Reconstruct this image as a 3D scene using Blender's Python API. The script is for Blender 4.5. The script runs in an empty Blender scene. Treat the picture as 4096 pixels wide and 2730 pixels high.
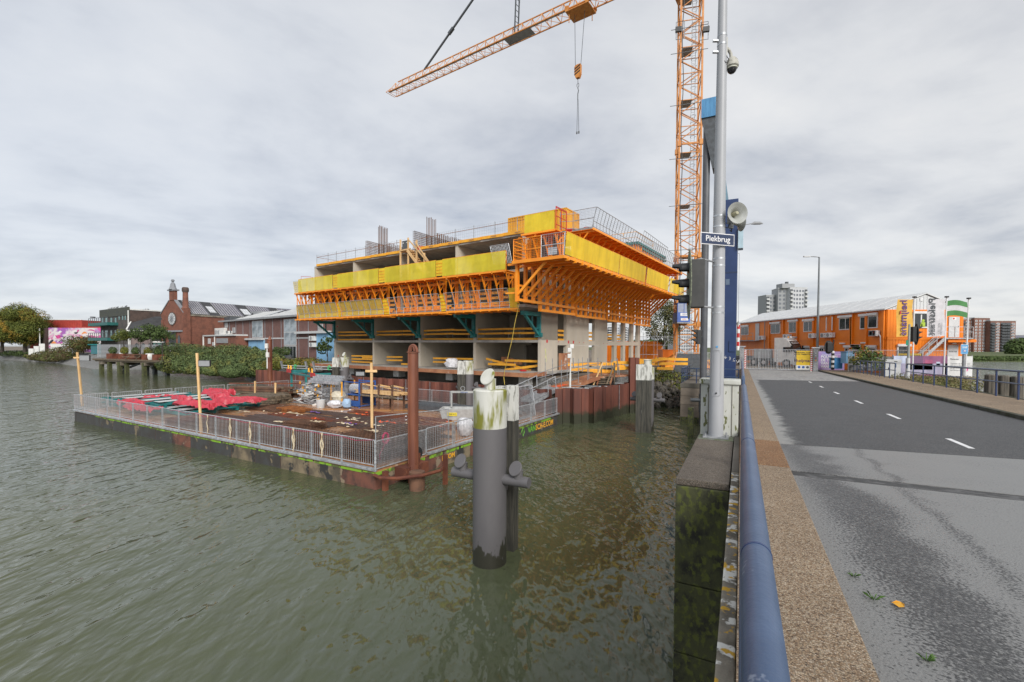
import bpy, math, random
from mathutils import Vector, Matrix, Euler
random.seed(7)
R = math.radians
sc = bpy.context.scene
# ---------------- camera ----------------
F, PIT, ROL, SY, CZ = 1816.26, R(-1.467), R(.251), 62.8, 5.6     # focal length in photo pixels (4096 wide)
cam = bpy.data.cameras.new('camera'); co = bpy.data.objects.new('camera', cam)
sc.collection.objects.link(co); sc.camera = co
cam.sensor_width = 36; cam.lens = F/4096*36; cam.shift_y = SY/4096; cam.clip_end = 4000; cam.clip_start = .05
co.matrix_world = Matrix.Translation((0, 0, CZ)) @ Matrix.Rotation(R(90)+PIT, 4, 'X') @ Matrix.Rotation(ROL, 4, 'Z')
# ---------------- sky and sun ----------------
w = bpy.data.worlds.new('World'); sc.world = w; w.use_nodes = True
nt = w.node_tree; N = nt.nodes; K = nt.links
for n_ in list(N): N.remove(n_)
def nd(N, t, **kw):
    x = N.new(t)
    for k, v in kw.items():
        if k[0] == 'i' and k[1:].isdigit(): x.inputs[int(k[1:])].default_value = v
        else: setattr(x, k, v)
    return x
SUN_EL, SUN_AZ = R(32), R(163)
sky = nd(N, 'ShaderNodeTexSky', sky_type='NISHITA', sun_disc=False, sun_elevation=SUN_EL, sun_rotation=SUN_AZ)
tc = nd(N, 'ShaderNodeTexCoord'); sep = nd(N, 'ShaderNodeSeparateXYZ'); K.new(tc.outputs['Generated'], sep.inputs[0])
zz = nd(N, 'ShaderNodeMath', operation='MAXIMUM', i1=0.0); K.new(sep.outputs[2], zz.inputs[0])
za = nd(N, 'ShaderNodeMath', operation='ADD', i1=.16); K.new(zz.outputs[0], za.inputs[0])
dx = nd(N, 'ShaderNodeMath', operation='DIVIDE'); dy = nd(N, 'ShaderNodeMath', operation='DIVIDE')
K.new(sep.outputs[0], dx.inputs[0]); K.new(za.outputs[0], dx.inputs[1]); K.new(sep.outputs[1], dy.inputs[0]); K.new(za.outputs[0], dy.inputs[1])
cv = nd(N, 'ShaderNodeCombineXYZ'); K.new(dx.outputs[0], cv.inputs[0]); K.new(dy.outputs[0], cv.inputs[1])
mp = nd(N, 'ShaderNodeMapping'); mp.inputs['Rotation'].default_value = (0, 0, R(-35)); mp.inputs['Scale'].default_value = (.8, 1.0, 1); K.new(cv.outputs[0], mp.inputs[0])
n1 = nd(N, 'ShaderNodeTexNoise'); n1.inputs['Scale'].default_value = .9; n1.inputs['Detail'].default_value = 7; n1.inputs['Roughness'].default_value = .56; n1.inputs['Distortion'].default_value = .35
n2 = nd(N, 'ShaderNodeTexNoise'); n2.inputs['Scale'].default_value = 2.6; n2.inputs['Detail'].default_value = 5; n2.inputs['Roughness'].default_value = .55
K.new(mp.outputs[0], n1.inputs['Vector']); K.new(mp.outputs[0], n2.inputs['Vector'])
mx = nd(N, 'ShaderNodeMath', operation='MULTIPLY_ADD', i1=.35); K.new(n2.outputs[0], mx.inputs[0]); K.new(n1.outputs[0], mx.inputs[2])
cr = nd(N, 'ShaderNodeValToRGB'); K.new(mx.outputs[0], cr.inputs[0])
e = cr.color_ramp.elements; e[0].position = .47; e[0].color = (.47, .5, .565, 1); e[1].position = .84; e[1].color = (.85, .853, .856, 1)
m_ = cr.color_ramp.elements.new(.585); m_.color = (.635, .655, .695, 1); m_ = cr.color_ramp.elements.new(.69); m_.color = (.75, .765, .79, 1)
gr = nd(N, 'ShaderNodeMapRange'); gr.inputs['From Max'].default_value = .75; gr.inputs['To Min'].default_value = .46; gr.inputs['To Max'].default_value = .435; K.new(zz.outputs[0], gr.inputs[0])
lr = nd(N, 'ShaderNodeMapRange'); lr.inputs['From Min'].default_value = -1; lr.inputs['To Min'].default_value = .0; lr.inputs['To Max'].default_value = 1; K.new(sep.outputs[0], lr.inputs[0])
lc = nd(N, 'ShaderNodeMix', data_type='RGBA'); lc.inputs[6].default_value = (.94, .97, 1.02, 1); lc.inputs[7].default_value = (1.05, 1.03, 1.0, 1); K.new(lr.outputs[0], lc.inputs[0])
lm = nd(N, 'ShaderNodeMix', data_type='RGBA', blend_type='MULTIPLY'); lm.inputs[0].default_value = 1; K.new(cr.outputs[0], lm.inputs[6]); K.new(lc.outputs[2], lm.inputs[7])
sc1 = nd(N, 'ShaderNodeVectorMath', operation='SCALE'); K.new(lm.outputs[2], sc1.inputs[0]); K.new(gr.outputs[0], sc1.inputs['Scale'])
sc2 = nd(N, 'ShaderNodeVectorMath', operation='SCALE'); K.new(sky.outputs[0], sc2.inputs[0]); sc2.inputs['Scale'].default_value = .1
mixs = nd(N, 'ShaderNodeMix', data_type='RGBA'); mixs.inputs[0].default_value = .93; K.new(sc2.outputs[0], mixs.inputs[6]); K.new(sc1.outputs[0], mixs.inputs[7])
bg = nd(N, 'ShaderNodeBackground'); bg.inputs[1].default_value = 1.0; K.new(mixs.outputs[2], bg.inputs[0])
ow = nd(N, 'ShaderNodeOutputWorld'); K.new(bg.outputs[0], ow.inputs[0])
sl = bpy.data.lights.new('sun', 'SUN'); sl.energy = 1.5; sl.angle = R(28); sl.color = (1, .965, .92)
so = bpy.data.objects.new('sun', sl); sc.collection.objects.link(so)
# light comes from behind the camera and to the right
sd = Vector((math.sin(SUN_AZ)*math.cos(SUN_EL), math.cos(SUN_AZ)*math.cos(SUN_EL), math.sin(SUN_EL)))
so.rotation_euler = sd.to_track_quat('Z', 'Y').to_euler()
sc.view_settings.view_transform = 'Standard'; sc.view_settings.look = 'None'; sc.view_settings.gamma = 1; sc.view_settings.exposure = 1.14
sc.render.engine = 'CYCLES'

# ---------------- helpers ----------------
def ray(px, py):
    dx_ = px-2048; dy_ = -(py-1365-SY); c, s = math.cos(ROL), math.sin(ROL)
    X = dx_*c-dy_*s; Y = dx_*s+dy_*c; c, s = math.cos(PIT), math.sin(PIT)
    return Vector((X, F*c-Y*s, F*s+Y*c))/F
def atz(px, py, z): r = ray(px, py); return Vector((0, 0, CZ))+r*((z-CZ)/r.z)      # photo pixel -> point at height z
def aty(px, py, Y): r = ray(px, py); return Vector((0, 0, CZ))+r*(Y/r.y)           # photo pixel -> point at depth Y
class Fr:                                                                           # a local frame: origin and heading
    def __init__(s, o, a): s.o = Vector((o[0], o[1])); s.a = a; s.ex = Vector((math.cos(a), math.sin(a))); s.ey = Vector((-math.sin(a), math.cos(a)))
    def w(s, x, y, z=0): p = s.o+s.ex*x+s.ey*y; return Vector((p.x, p.y, z))
    def hy(s, px, py, y=0):
        r = ray(px, py); d2 = Vector((r.x, r.y)); k = (y+s.ey.dot(s.o))/s.ey.dot(d2); p = d2*k-s.o
        return p.dot(s.ex), CZ+r.z*k
    def hx(s, px, py, x=0):
        r = ray(px, py); d2 = Vector((r.x, r.y)); k = (x+s.ex.dot(s.o))/s.ex.dot(d2); p = d2*k-s.o
        return p.dot(s.ey), CZ+r.z*k
    def hz(s, px, py, z):
        p = atz(px, py, z).xy-s.o; return p.dot(s.ex), p.dot(s.ey)
    def rc(s, x0, y0, x1, y1, y=0):                                                 # photo rectangle -> (x0,z0,x1,z1) on the plane
        a, z1 = s.hy(x0, (y0), y); b, z0 = s.hy(x1, (y1), y); _, z0b = s.hy(x0, y1, y); _, z1b = s.hy(x1, y0, y)
        return min(a, b), (z0+z0b)/2, max(a, b), (z1+z1b)/2
class MB:
    def __init__(s): s.v = []; s.f = []
    def add(s, vs, fs): n = len(s.v); s.v += [tuple(v) for v in vs]; s.f += [tuple(i+n for i in f) for f in fs]; return s
    def box(s, x0, y0, z0, x1, y1, z1):
        if x0 > x1: x0, x1 = x1, x0
        if y0 > y1: y0, y1 = y1, y0
        if z0 > z1: z0, z1 = z1, z0
        return s.add([(x0, y0, z0), (x1, y0, z0), (x1, y1, z0), (x0, y1, z0), (x0, y0, z1), (x1, y0, z1), (x1, y1, z1), (x0, y1, z1)],
              [(3, 2, 1, 0), (4, 5, 6, 7), (0, 1, 5, 4), (1, 2, 6, 5), (2, 3, 7, 6), (3, 0, 4, 7)])
    def bbox(s, x0, y0, z0, x1, y1, z1, b=.02):                                     # box with chamfered edges
        import bmesh
        bm = bmesh.new(); bmesh.ops.create_cube(bm, size=1)
        for v in bm.verts: v.co = ((v.co.x+.5)*(x1-x0)+x0, (v.co.y+.5)*(y1-y0)+y0, (v.co.z+.5)*(z1-z0)+z0)
        bmesh.ops.bevel(bm, geom=bm.edges[:], offset=b, segments=2, affect='EDGES', profile=.6)
        bm.verts.ensure_lookup_table(); bm.verts.index_update()
        s.add([v.co[:] for v in bm.verts], [[v.index for v in f.verts] for f in bm.faces]); bm.free(); return s
    def bar(s, p, q, w=.05, h=None, up=(0, 0, 1)):
        h = h or w; p = Vector(p); q = Vector(q); d = (q-p).normalized(); up = Vector(up)
        if abs(d.dot(up)) > .98: up = Vector((0, 1, 0))
        a = d.cross(up).normalized()*w/2; b = a.cross(d).normalized()*h/2
        return s.add([p-a-b, p+a-b, p+a+b, p-a+b, q-a-b, q+a-b, q+a+b, q-a+b], [(3, 2, 1, 0), (4, 5, 6, 7), (0, 1, 5, 4), (1, 2, 6, 5), (2, 3, 7, 6), (3, 0, 4, 7)])
    def tube(s, p, q, r, n=6, r2=None, cap=True):
        p = Vector(p); q = Vector(q); d = (q-p).normalized(); up = Vector((0, 0, 1)) if abs(d.z) < .95 else Vector((1, 0, 0))
        a = d.cross(up).normalized(); b = a.cross(d); r2 = r if r2 is None else r2; vs = []
        for c, rr in ((p, r), (q, r2)):
            for i in range(n): t = 2*math.pi*i/n; vs.append(c+(a*math.cos(t)+b*math.sin(t))*rr)
        fs = [(i, n+i, n+(i+1) % n, (i+1) % n)[::-1] for i in range(n)]
        if cap: fs += [tuple(range(n))[::-1][::-1], tuple(range(n, 2*n))[::-1]]
        return s.add(vs, fs)
    def path(s, pts, r, n=8, cap=True):
        pts = [Vector(p) for p in pts]; vs = []; m = len(pts); pa = None
        for i, p in enumerate(pts):
            d = (pts[min(i+1, m-1)]-pts[max(i-1, 0)]).normalized()
            if pa is None: up = Vector((0, 0, 1)) if abs(d.z) < .9 else Vector((1, 0, 0)); a = d.cross(up).normalized()
            else: a = (pa-d*pa.dot(d)).normalized()
            pa = a; b = a.cross(d); rr = r[i] if isinstance(r, (list, tuple)) else r
            for k in range(n): t = 2*math.pi*k/n; vs.append(p+(a*math.cos(t)+b*math.sin(t))*rr)
        fs = [(j*n+i, j*n+(i+1) % n, (j+1)*n+(i+1) % n, (j+1)*n+i) for j in range(m-1) for i in range(n)]
        if cap: fs += [tuple(range(n))[::-1], tuple(range((m-1)*n, m*n))]
        return s.add(vs, fs)
    def lathe(s, prof, n=24, o=(0, 0, 0)):
        vs = []; m = len(prof)
        for r_, z in prof:
            for i in range(n): t = 2*math.pi*i/n; vs.append((o[0]+r_*math.cos(t), o[1]+r_*math.sin(t), o[2]+z))
        return s.add(vs, [(j*n+i, j*n+(i+1) % n, (j+1)*n+(i+1) % n, (j+1)*n+i) for j in range(m-1) for i in range(n)]+[tuple(range(n))[::-1], tuple(range((m-1)*n, m*n))])
    def poly(s, pts): return s.add(pts, [tuple(range(len(pts)))])
    def prism(s, pts, off):                                                         # flat polygon pushed along off
        n = len(pts); o = Vector(off); vs = [Vector(p) for p in pts]; vs += [p+o for p in vs]
        return s.add(vs, [tuple(range(n))[::-1], tuple(range(n, 2*n))]+[(i, (i+1) % n, n+(i+1) % n, n+i) for i in range(n)])
    def tf(s, M): s.v = [tuple(M @ Vector(v)) for v in s.v]; return s
    def mesh(s, name, m, smooth=False):
        me = bpy.data.meshes.new(name); me.from_pydata(s.v, [], s.f)
        if m: me.materials.append(m)
        if smooth:
            me.polygons.foreach_set('use_smooth', [True]*len(me.polygons)); me.set_sharp_from_angle(angle=R(35))
        me.update(); return me
    def obj(s, name, m, parent=None, smooth=False, kind=None):
        o = bpy.data.objects.new(name, s.mesh(name, m, smooth)); sc.collection.objects.link(o); o.parent = parent
        if kind: o['kind'] = kind
        return o
def inst(o, parent=None, loc=None, rot=None, scl=None, name=None):
    c = o.copy(); sc.collection.objects.link(c); c.parent = parent if parent is not None else o.parent
    if name: c.name = name
    if loc is not None: c.location = loc
    if rot is not None: c.rotation_euler = rot
    if scl is not None: c.scale = scl
    return c
def dup(root, loc=None, rot=None, label=None, group=None, parent=None, scl=None):
    def rec(o, p):
        c = o.copy(); sc.collection.objects.link(c); c.parent = p
        for ch in list(kids.get(o.name, [])): rec(ch, c)
        return c
    kids = {}
    for o in sc.collection.objects:
        if o.parent: kids.setdefault(o.parent.name, []).append(o)
    c = rec(root, parent)
    if loc is not None: c.location = loc
    if rot is not None: c.rotation_euler = rot
    if scl is not None: c.scale = scl
    if label: c['label'] = label
    if group: c['group'] = group
    return c
def tag(o, label, cat, group=None):
    o['label'] = label; o['category'] = cat
    if group: o['group'] = group
    return o
def thing(name, label, cat, loc=(0, 0, 0), rot=0, group=None):
    o = bpy.data.objects.new(name, None); sc.collection.objects.link(o); o.location = loc
    o.rotation_euler = rot if isinstance(rot, (tuple, list)) else (0, 0, rot)
    return tag(o, label, cat, group)
def text(s, size, m, parent, loc, rot, name='lettering', bold=0, sx=1, ext=.002, align='CENTER'):
    c = bpy.data.curves.new('t', 'FONT'); c.body = s; c.size = size; c.extrude = ext; c.offset = bold; c.align_x = align; c.align_y = 'CENTER'
    t = bpy.data.objects.new('t', c); sc.collection.objects.link(t); me = bpy.data.meshes.new_from_object(t)
    bpy.data.objects.remove(t); me.materials.clear(); me.materials.append(m)
    o = bpy.data.objects.new(name, me); sc.collection.objects.link(o); o.parent = parent; o.location = loc; o.rotation_euler = rot; o.scale = (sx, 1, 1)
    return o
ORD = 'first second third fourth fifth sixth seventh eighth ninth tenth eleventh twelfth thirteenth fourteenth fifteenth sixteenth seventeenth eighteenth nineteenth twentieth'.split()

# ---------------- materials ----------------
MT = {}
def mat(name, c, rough=.7, c2=None, scale=2., thr=(.35, .65), metal=0, bump=0, bscale=20, detail=4, stretch=(1, 1, 1), alpha=1, spec=.5, c3=None, s3=12, t3=(.55, .7), rnd=0):
    m = bpy.data.materials.new(name); m.use_nodes = True; N = m.node_tree.nodes; K = m.node_tree.links; p = N['Principled BSDF']
    p.inputs['Roughness'].default_value = rough; p.inputs['Metallic'].default_value = metal; p.inputs['Specular IOR Level'].default_value = spec
    t = nd(N, 'ShaderNodeTexCoord'); mpn = nd(N, 'ShaderNodeMapping'); mpn.inputs['Scale'].default_value = stretch; K.new(t.outputs['Object'], mpn.inputs[0])
    def noise(sca, det=detail): n = nd(N, 'ShaderNodeTexNoise'); n.inputs['Scale'].default_value = sca; n.inputs['Detail'].default_value = det; n.inputs['Roughness'].default_value = .6; K.new(mpn.outputs[0], n.inputs['Vector']); return n
    def ramp(src, a, b): r = nd(N, 'ShaderNodeMapRange', interpolation_type='SMOOTHSTEP'); r.inputs['From Min'].default_value = a; r.inputs['From Max'].default_value = b; K.new(src, r.inputs[0]); return r.outputs[0]
    def mix(f, a, b):
        x = nd(N, 'ShaderNodeMix', data_type='RGBA'); K.new(f, x.inputs[0])
        for i, v in ((6, a), (7, b)):
            if isinstance(v, tuple): x.inputs[i].default_value = (*v, 1)
            else: K.new(v, x.inputs[i])
        return x.outputs[2]
    if c2 is None: c2 = tuple(x*.82 for x in c); thr = (.3, .7)
    col = mix(ramp(noise(scale).outputs[0], *thr), c, c2)
    if c3: col = mix(ramp(noise(s3).outputs[0], *t3), col, c3)
    if rnd:
        oi = nd(N, 'ShaderNodeObjectInfo'); mr = nd(N, 'ShaderNodeMapRange'); mr.inputs['To Min'].default_value = 1-rnd; mr.inputs['To Max'].default_value = 1+rnd; K.new(oi.outputs['Random'], mr.inputs[0])
        vs = nd(N, 'ShaderNodeVectorMath', operation='SCALE'); K.new(col, vs.inputs[0]); K.new(mr.outputs[0], vs.inputs['Scale']); col = vs.outputs[0]
    K.new(col, p.inputs['Base Color'])
    if bump:
        b = nd(N, 'ShaderNodeBump'); b.inputs['Strength'].default_value = bump; b.inputs['Distance'].default_value = .02; K.new(noise(bscale, 3).outputs[0], b.inputs['Height']); K.new(b.outputs[0], p.inputs['Normal'])
    if alpha < 1: p.inputs['Alpha'].default_value = alpha
    m['h'] = 1; MT[name] = m; return m
def G(m): return m.node_tree.nodes, m.node_tree.links, m.node_tree.nodes['Principled BSDF']
def brickmat(name, c1, c2, mortar, sc_=1., var=(.6, .25, .18)):
    m = mat(name, c1, .85, c2, .9, (.35, .75)); N, K, p = G(m)
    base = p.inputs['Base Color'].links[0].from_socket
    t = nd(N, 'ShaderNodeTexCoord'); s = nd(N, 'ShaderNodeSeparateXYZ'); K.new(t.outputs['Object'], s.inputs[0])
    a = nd(N, 'ShaderNodeMath', operation='ADD'); K.new(s.outputs[0], a.inputs[0]); K.new(s.outputs[1], a.inputs[1])
    cb = nd(N, 'ShaderNodeCombineXYZ'); K.new(a.outputs[0], cb.inputs[0]); K.new(s.outputs[2], cb.inputs[1])
    b = nd(N, 'ShaderNodeTexBrick'); b.inputs['Scale'].default_value = 4.6*sc_; b.inputs['Mortar Size'].default_value = .015; b.inputs['Color1'].default_value = (1, 1, 1, 1); b.inputs['Color2'].default_value = (.6, .6, .6, 1); b.inputs['Mortar'].default_value = (*mortar, 1); b.inputs['Row Height'].default_value = .3
    K.new(cb.outputs[0], b.inputs['Vector'])
    x = nd(N, 'ShaderNodeMix', data_type='RGBA', blend_type='MULTIPLY'); x.inputs[0].default_value = .75; K.new(base, x.inputs[6]); K.new(b.outputs[0], x.inputs[7]); K.new(x.outputs[2], p.inputs['Base Color'])
    return m
ORANGE = mat('orange_paint', (.9, .33, .02), .5, (.85, .27, .016), 1.4, rnd=.08)
ORANGE2 = mat('orange_ply', (.88, .32, .02), .7, (.78, .24, .015), .8, rnd=.12)
CRANE = mat('crane_orange', (.6, .25, .05), .5, (.48, .17, .03), 2.)
YELLOW = mat('plank_yellow', (.85, .42, .03), .65, (.72, .33, .03), 3., rnd=.1)
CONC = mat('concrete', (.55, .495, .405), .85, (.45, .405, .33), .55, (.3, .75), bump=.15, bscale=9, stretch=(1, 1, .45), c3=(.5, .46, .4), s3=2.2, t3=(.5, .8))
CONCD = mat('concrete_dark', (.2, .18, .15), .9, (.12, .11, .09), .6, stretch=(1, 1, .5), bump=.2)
SLABEDGE = mat('slab_edge', (.4, .38, .34), .85, (.28, .27, .25), 1.4, bump=.2)
PLY = mat('plywood', (.42, .2, .1), .8, (.3, .12, .06), .8, (.35, .6), c3=(.62, .5, .42), s3=1.1, t3=(.6, .68))
GALV = mat('galvanised', (.58, .6, .62), .42, (.36, .38, .4), 6., metal=.55)
GALVD = mat('galvanised_dull', (.36, .37, .38), .55, (.22, .23, .24), 5., metal=.3)
DGREY = mat('dark_grey_steel', (.09, .1, .11), .5, (.06, .065, .07), 4.)
TEAL = mat('teal_paint', (.015, .2, .2), .5, (.012, .13, .135), 2.)
RUST = mat('rust', (.19, .06, .028), .85, (.1, .03, .018), 1.2, c3=(.3, .12, .05), s3=6, t3=(.6, .8), bump=.3)
RUSTD = mat('rust_dark', (.17, .085, .05), .7, (.085, .048, .032), 2., bump=.3, rnd=.2)
RUSTO = mat('rust_orange', (.36, .13, .03), .85, (.17, .06, .02), 4., bump=.3)
WHITE = mat('white_paint', (.72, .72, .7), .5, (.6, .6, .57), 2.)
WHITEP = mat('white_plain', (.78, .78, .78), .5)
TIMBER = mat('new_timber', (.74, .5, .25), .7, (.6, .38, .17), 6., stretch=(1, 1, .2), rnd=.12)
TIMBERW = mat('weathered_timber', (.2, .15, .1), .85, (.1, .08, .055), 5., rnd=.3)
BLACK = mat('black_plastic', (.02, .021, .022), .45)
DARK = mat('dark_void', (.02, .02, .018), .9)
GLASS = mat('window_glass', (.035, .045, .05), .06, (.02, .025, .03), .7, spec=.8)
GLASSB = mat('bright_glass', (.32, .37, .4), .08, (.12, .15, .17), .35, (.42, .58), spec=.8)
BLUERAIL = mat('blue_rail', (.045, .08, .155), .38, (.06, .1, .185), 7., (.4, .7), c3=(.2, .24, .32), s3=13, t3=(.65, .7), spec=.6, bump=.08, bscale=60)
BLUEBOX = mat('blue_box', (.025, .05, .14), .4, (.02, .042, .12), 1.)
LBLUE = mat('light_blue', (.09, .28, .5), .6, (.06, .2, .38), 1.5, stretch=(3, 3, .4))
SKYBLUE = mat('sky_blue_door', (.25, .47, .68), .6, (.2, .4, .6), .8)
RED = mat('red_paint', (.55, .03, .03), .5)
LIME = mat('lime_paint', (.22, .42, .03), .7, (.1, .12, .04), 2.5, (.45, .6))
COLT = mat('letters_yellow', (.8, .4, .03), .7); LETG = mat('letters_green', (.15, .45, .04), .7); LETB = mat('letters_navy', (.03, .03, .16), .7)
TARP = mat('red_tarp', (.5, .035, .06), .45, (.4, .025, .045), 1.6, spec=.6)
STRAP = mat('strap', (.72, .62, .45), .8, (.5, .36, .2), 9., (.45, .65)); ORED = mat('orange_red', (.85, .12, .03), .6); PURPLE = mat('purple_strap', (.2, .1, .4), .7); PINKR = mat('pink_hose', (.6, .03, .14), .5)
BAGW = mat('white_bag', (.7, .7, .72), .7, (.5, .5, .52), 5., bump=.6, bscale=8)
BLUES = mat('blue_steel', (.04, .12, .38), .5)
GREYP = mat('grey_panel', (.3, .31, .32), .6); LGREY = mat('light_grey', (.55, .56, .56), .55, (.48, .49, .49), 1.)
ROOFW = mat('white_roof', (.62, .63, .63), .5, (.55, .56, .56), 3.)
OFFICE = mat('office_orange', (.84, .225, .008), .45, (.76, .19, .006), .6)
DOORW = mat('door_grey', (.6, .6, .6), .5)
STONE = mat('stone', (.16, .145, .12), .9, (.07, .065, .055), 3., bump=.5, bscale=6, rnd=.45)
STONEG = mat('slope_stone', (.17, .17, .165), .95, (.09, .09, .085), 1.5, c3=(.24, .24, .235), s3=9, t3=(.45, .6), bump=.8, bscale=5)
GRASS = mat('grass', (.07, .11, .025), .9, (.11, .1, .035), .5, c3=(.045, .07, .018), s3=4, t3=(.45, .6), bump=.8, bscale=14)
SOIL = mat('site_ground', (.2, .16, .12), .95, (.12, .1, .08), .7, bump=.5, bscale=4)
def leafmat(name, c, c2, c3=None, sc_=1.2):
    m = mat(name, c, .75, c2, sc_, (.4, .62), c3=c3, s3=sc_*.45, t3=(.5, .62), spec=.25); N, K, p = G(m)
    base = p.inputs['Base Color'].links[0].from_socket
    g = nd(N, 'ShaderNodeNewGeometry'); mr = nd(N, 'ShaderNodeMapRange'); mr.inputs['To Min'].default_value = .55; mr.inputs['To Max'].default_value = 1.45; K.new(g.outputs['Random Per Island'], mr.inputs[0])
    vs = nd(N, 'ShaderNodeVectorMath', operation='SCALE'); K.new(base, vs.inputs[0]); K.new(mr.outputs[0], vs.inputs['Scale']); K.new(vs.outputs[0], p.inputs['Base Color'])
    return m
LEAFA = leafmat('autumn_leaves', (.115, .13, .025), (.075, .095, .02), (.24, .15, .02), .5)
LEAFG = leafmat('green_leaves', (.07, .105, .03), (.045, .07, .02))
LEAFB = leafmat('bramble_leaves', (.1, .14, .05), (.065, .095, .035), (.15, .16, .045), 1.)
LEAFY = leafmat('yellow_leaves', (.16, .16, .025), (.08, .1, .02), (.2, .13, .03), 2.)
BARK = mat('bark', (.06, .05, .04), .9)
def net_mat(name, c, a):
    m = mat(name, c, .6, tuple(x*.82 for x in c), 1.3, stretch=(1, 1, .3)); N, K, p = G(m)
    p.inputs['Alpha'].default_value = a; tr = p.inputs.get('Transmission Weight'); return m
NET = net_mat('yellow_net', (.78, .64, .03), .8); NET2 = net_mat('yellow_net_thin', (.85, .62, .03), .6); NET3 = net_mat('amber_net', (.92, .64, .03), .84)
def rustpile(name='pile_rust'): return mat(name, (.24, .085, .045), .55, (.13, .045, .028), .7, stretch=(2, 2, .25), c3=(.38, .22, .15), s3=1.2, t3=(.66, .72), bump=.1)
PRUST = rustpile()
# ---------------- water and land ----------------
def S(o, kind='structure'): o['kind'] = kind; return o
wm = mat('river_water', (.074, .088, .052), .07, (.08, .088, .038), .06, (.35, .65), spec=.5); N, K, p = G(wm)
p.inputs['IOR'].default_value = 1.42
t = nd(N, 'ShaderNodeTexCoord'); prev = None
for ang, st, s_, dist, strg in ((28, (1, .45, 1), .8, .14, 1), (-14, (1, .42, 1), 2.3, .085, 1), (46, (1, .5, 1), 5.2, .04, 1)):
    mpn = nd(N, 'ShaderNodeMapping'); mpn.inputs['Rotation'].default_value = (0, 0, R(ang)); mpn.inputs['Scale'].default_value = st; K.new(t.outputs['Object'], mpn.inputs[0])
    n = nd(N, 'ShaderNodeTexNoise'); n.inputs['Scale'].default_value = s_; n.inputs['Detail'].default_value = 1.2; n.inputs['Distortion'].default_value = .3; K.new(mpn.outputs[0], n.inputs['Vector'])
    b = nd(N, 'ShaderNodeBump'); b.inputs['Strength'].default_value = strg; b.inputs['Distance'].default_value = dist; K.new(n.outputs[0], b.inputs['Height'])
    if prev: K.new(prev.outputs[0], b.inputs['Normal'])
    prev = b
K.new(prev.outputs[0], p.inputs['Normal'])
S(MB().box(-1500, -60, -3, 1500, 1500, 0).obj('water', wm))
def land(name, pts, z, wd, m, ms=None, zb=-.6, hill=0):
    n = len(pts); P = [Vector(q[:2]) for q in pts]; area = sum(P[i].x*P[(i+1) % n].y-P[(i+1) % n].x*P[i].y for i in range(n)); sg = 1 if area > 0 else -1
    ins = []
    for i in range(n):
        d1 = (P[i]-P[i-1]).normalized(); d2 = (P[(i+1) % n]-P[i]).normalized(); nn = (Vector((-d1.y, d1.x))+Vector((-d2.y, d2.x))).normalized()*sg
        wi = pts[i][2] if len(pts[i]) > 2 else wd
        ins.append(P[i]+nn*wi)
    S(MB().poly([(q.x, q.y, z) for q in ins][::sg]).obj(name, m))
    b = MB()
    for i in range(n):
        j = (i+1) % n; seg = max(1, int((P[j]-P[i]).length/3)); seg = min(seg, 60)
        for k in range(seg):
            rows = []
            for tt in (k/seg, (k+1)/seg):
                a = P[i].lerp(P[j], tt); c = ins[i].lerp(ins[j], tt); rnd = random.Random(int(tt*1000)+i*7)
                rows.append([a.lerp(c, f).to_3d()+Vector((0, 0, zb+(z-zb)*f**.8)) for f in (0, .25, .5, .75, 1)])
            for f in range(4): b.add([rows[0][f], rows[1][f], rows[1][f+1], rows[0][f+1]], [(0, 1, 2, 3) if sg > 0 else (3, 2, 1, 0)])
    S(b.obj(name.replace('ground', 'bank').replace('lawn', 'bank'), ms or m))
AF = Fr((2.443, 38.058), R(-34.507))          # frame of the unfinished building: x along its long front, y into the block
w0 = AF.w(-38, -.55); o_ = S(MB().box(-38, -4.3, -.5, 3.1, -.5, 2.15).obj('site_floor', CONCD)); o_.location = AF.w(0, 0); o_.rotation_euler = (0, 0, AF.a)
land('site_ground', [(*AF.w(.3, -.55).xy, .05), (4.9, 36.4, .05), (11.6, 43.2, .05), (13.4, 44, 5), (17, 44.6, 5), (24, 41, 4), (26, 24, 5), (34, 27, 5), (46, 38, 5), (49, 60, 4), (47, 175, 2), (47, 600, 2), (-300, 600, 2), (-400, 290, 3), (-169, 150, 4), (-131, 129, 4), (-92, 98, 9), (-66, 94, 9), (-44, 74, 8), (-34, 66.5, 6), (w0.x, w0.y, .05)], 2.9, 4, SOIL, STONEG)
land('far_ground', [(47, 178), (700, 168), (900, 900), (47, 900)], 2.2, 26, GRASS, GRASS)
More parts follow.
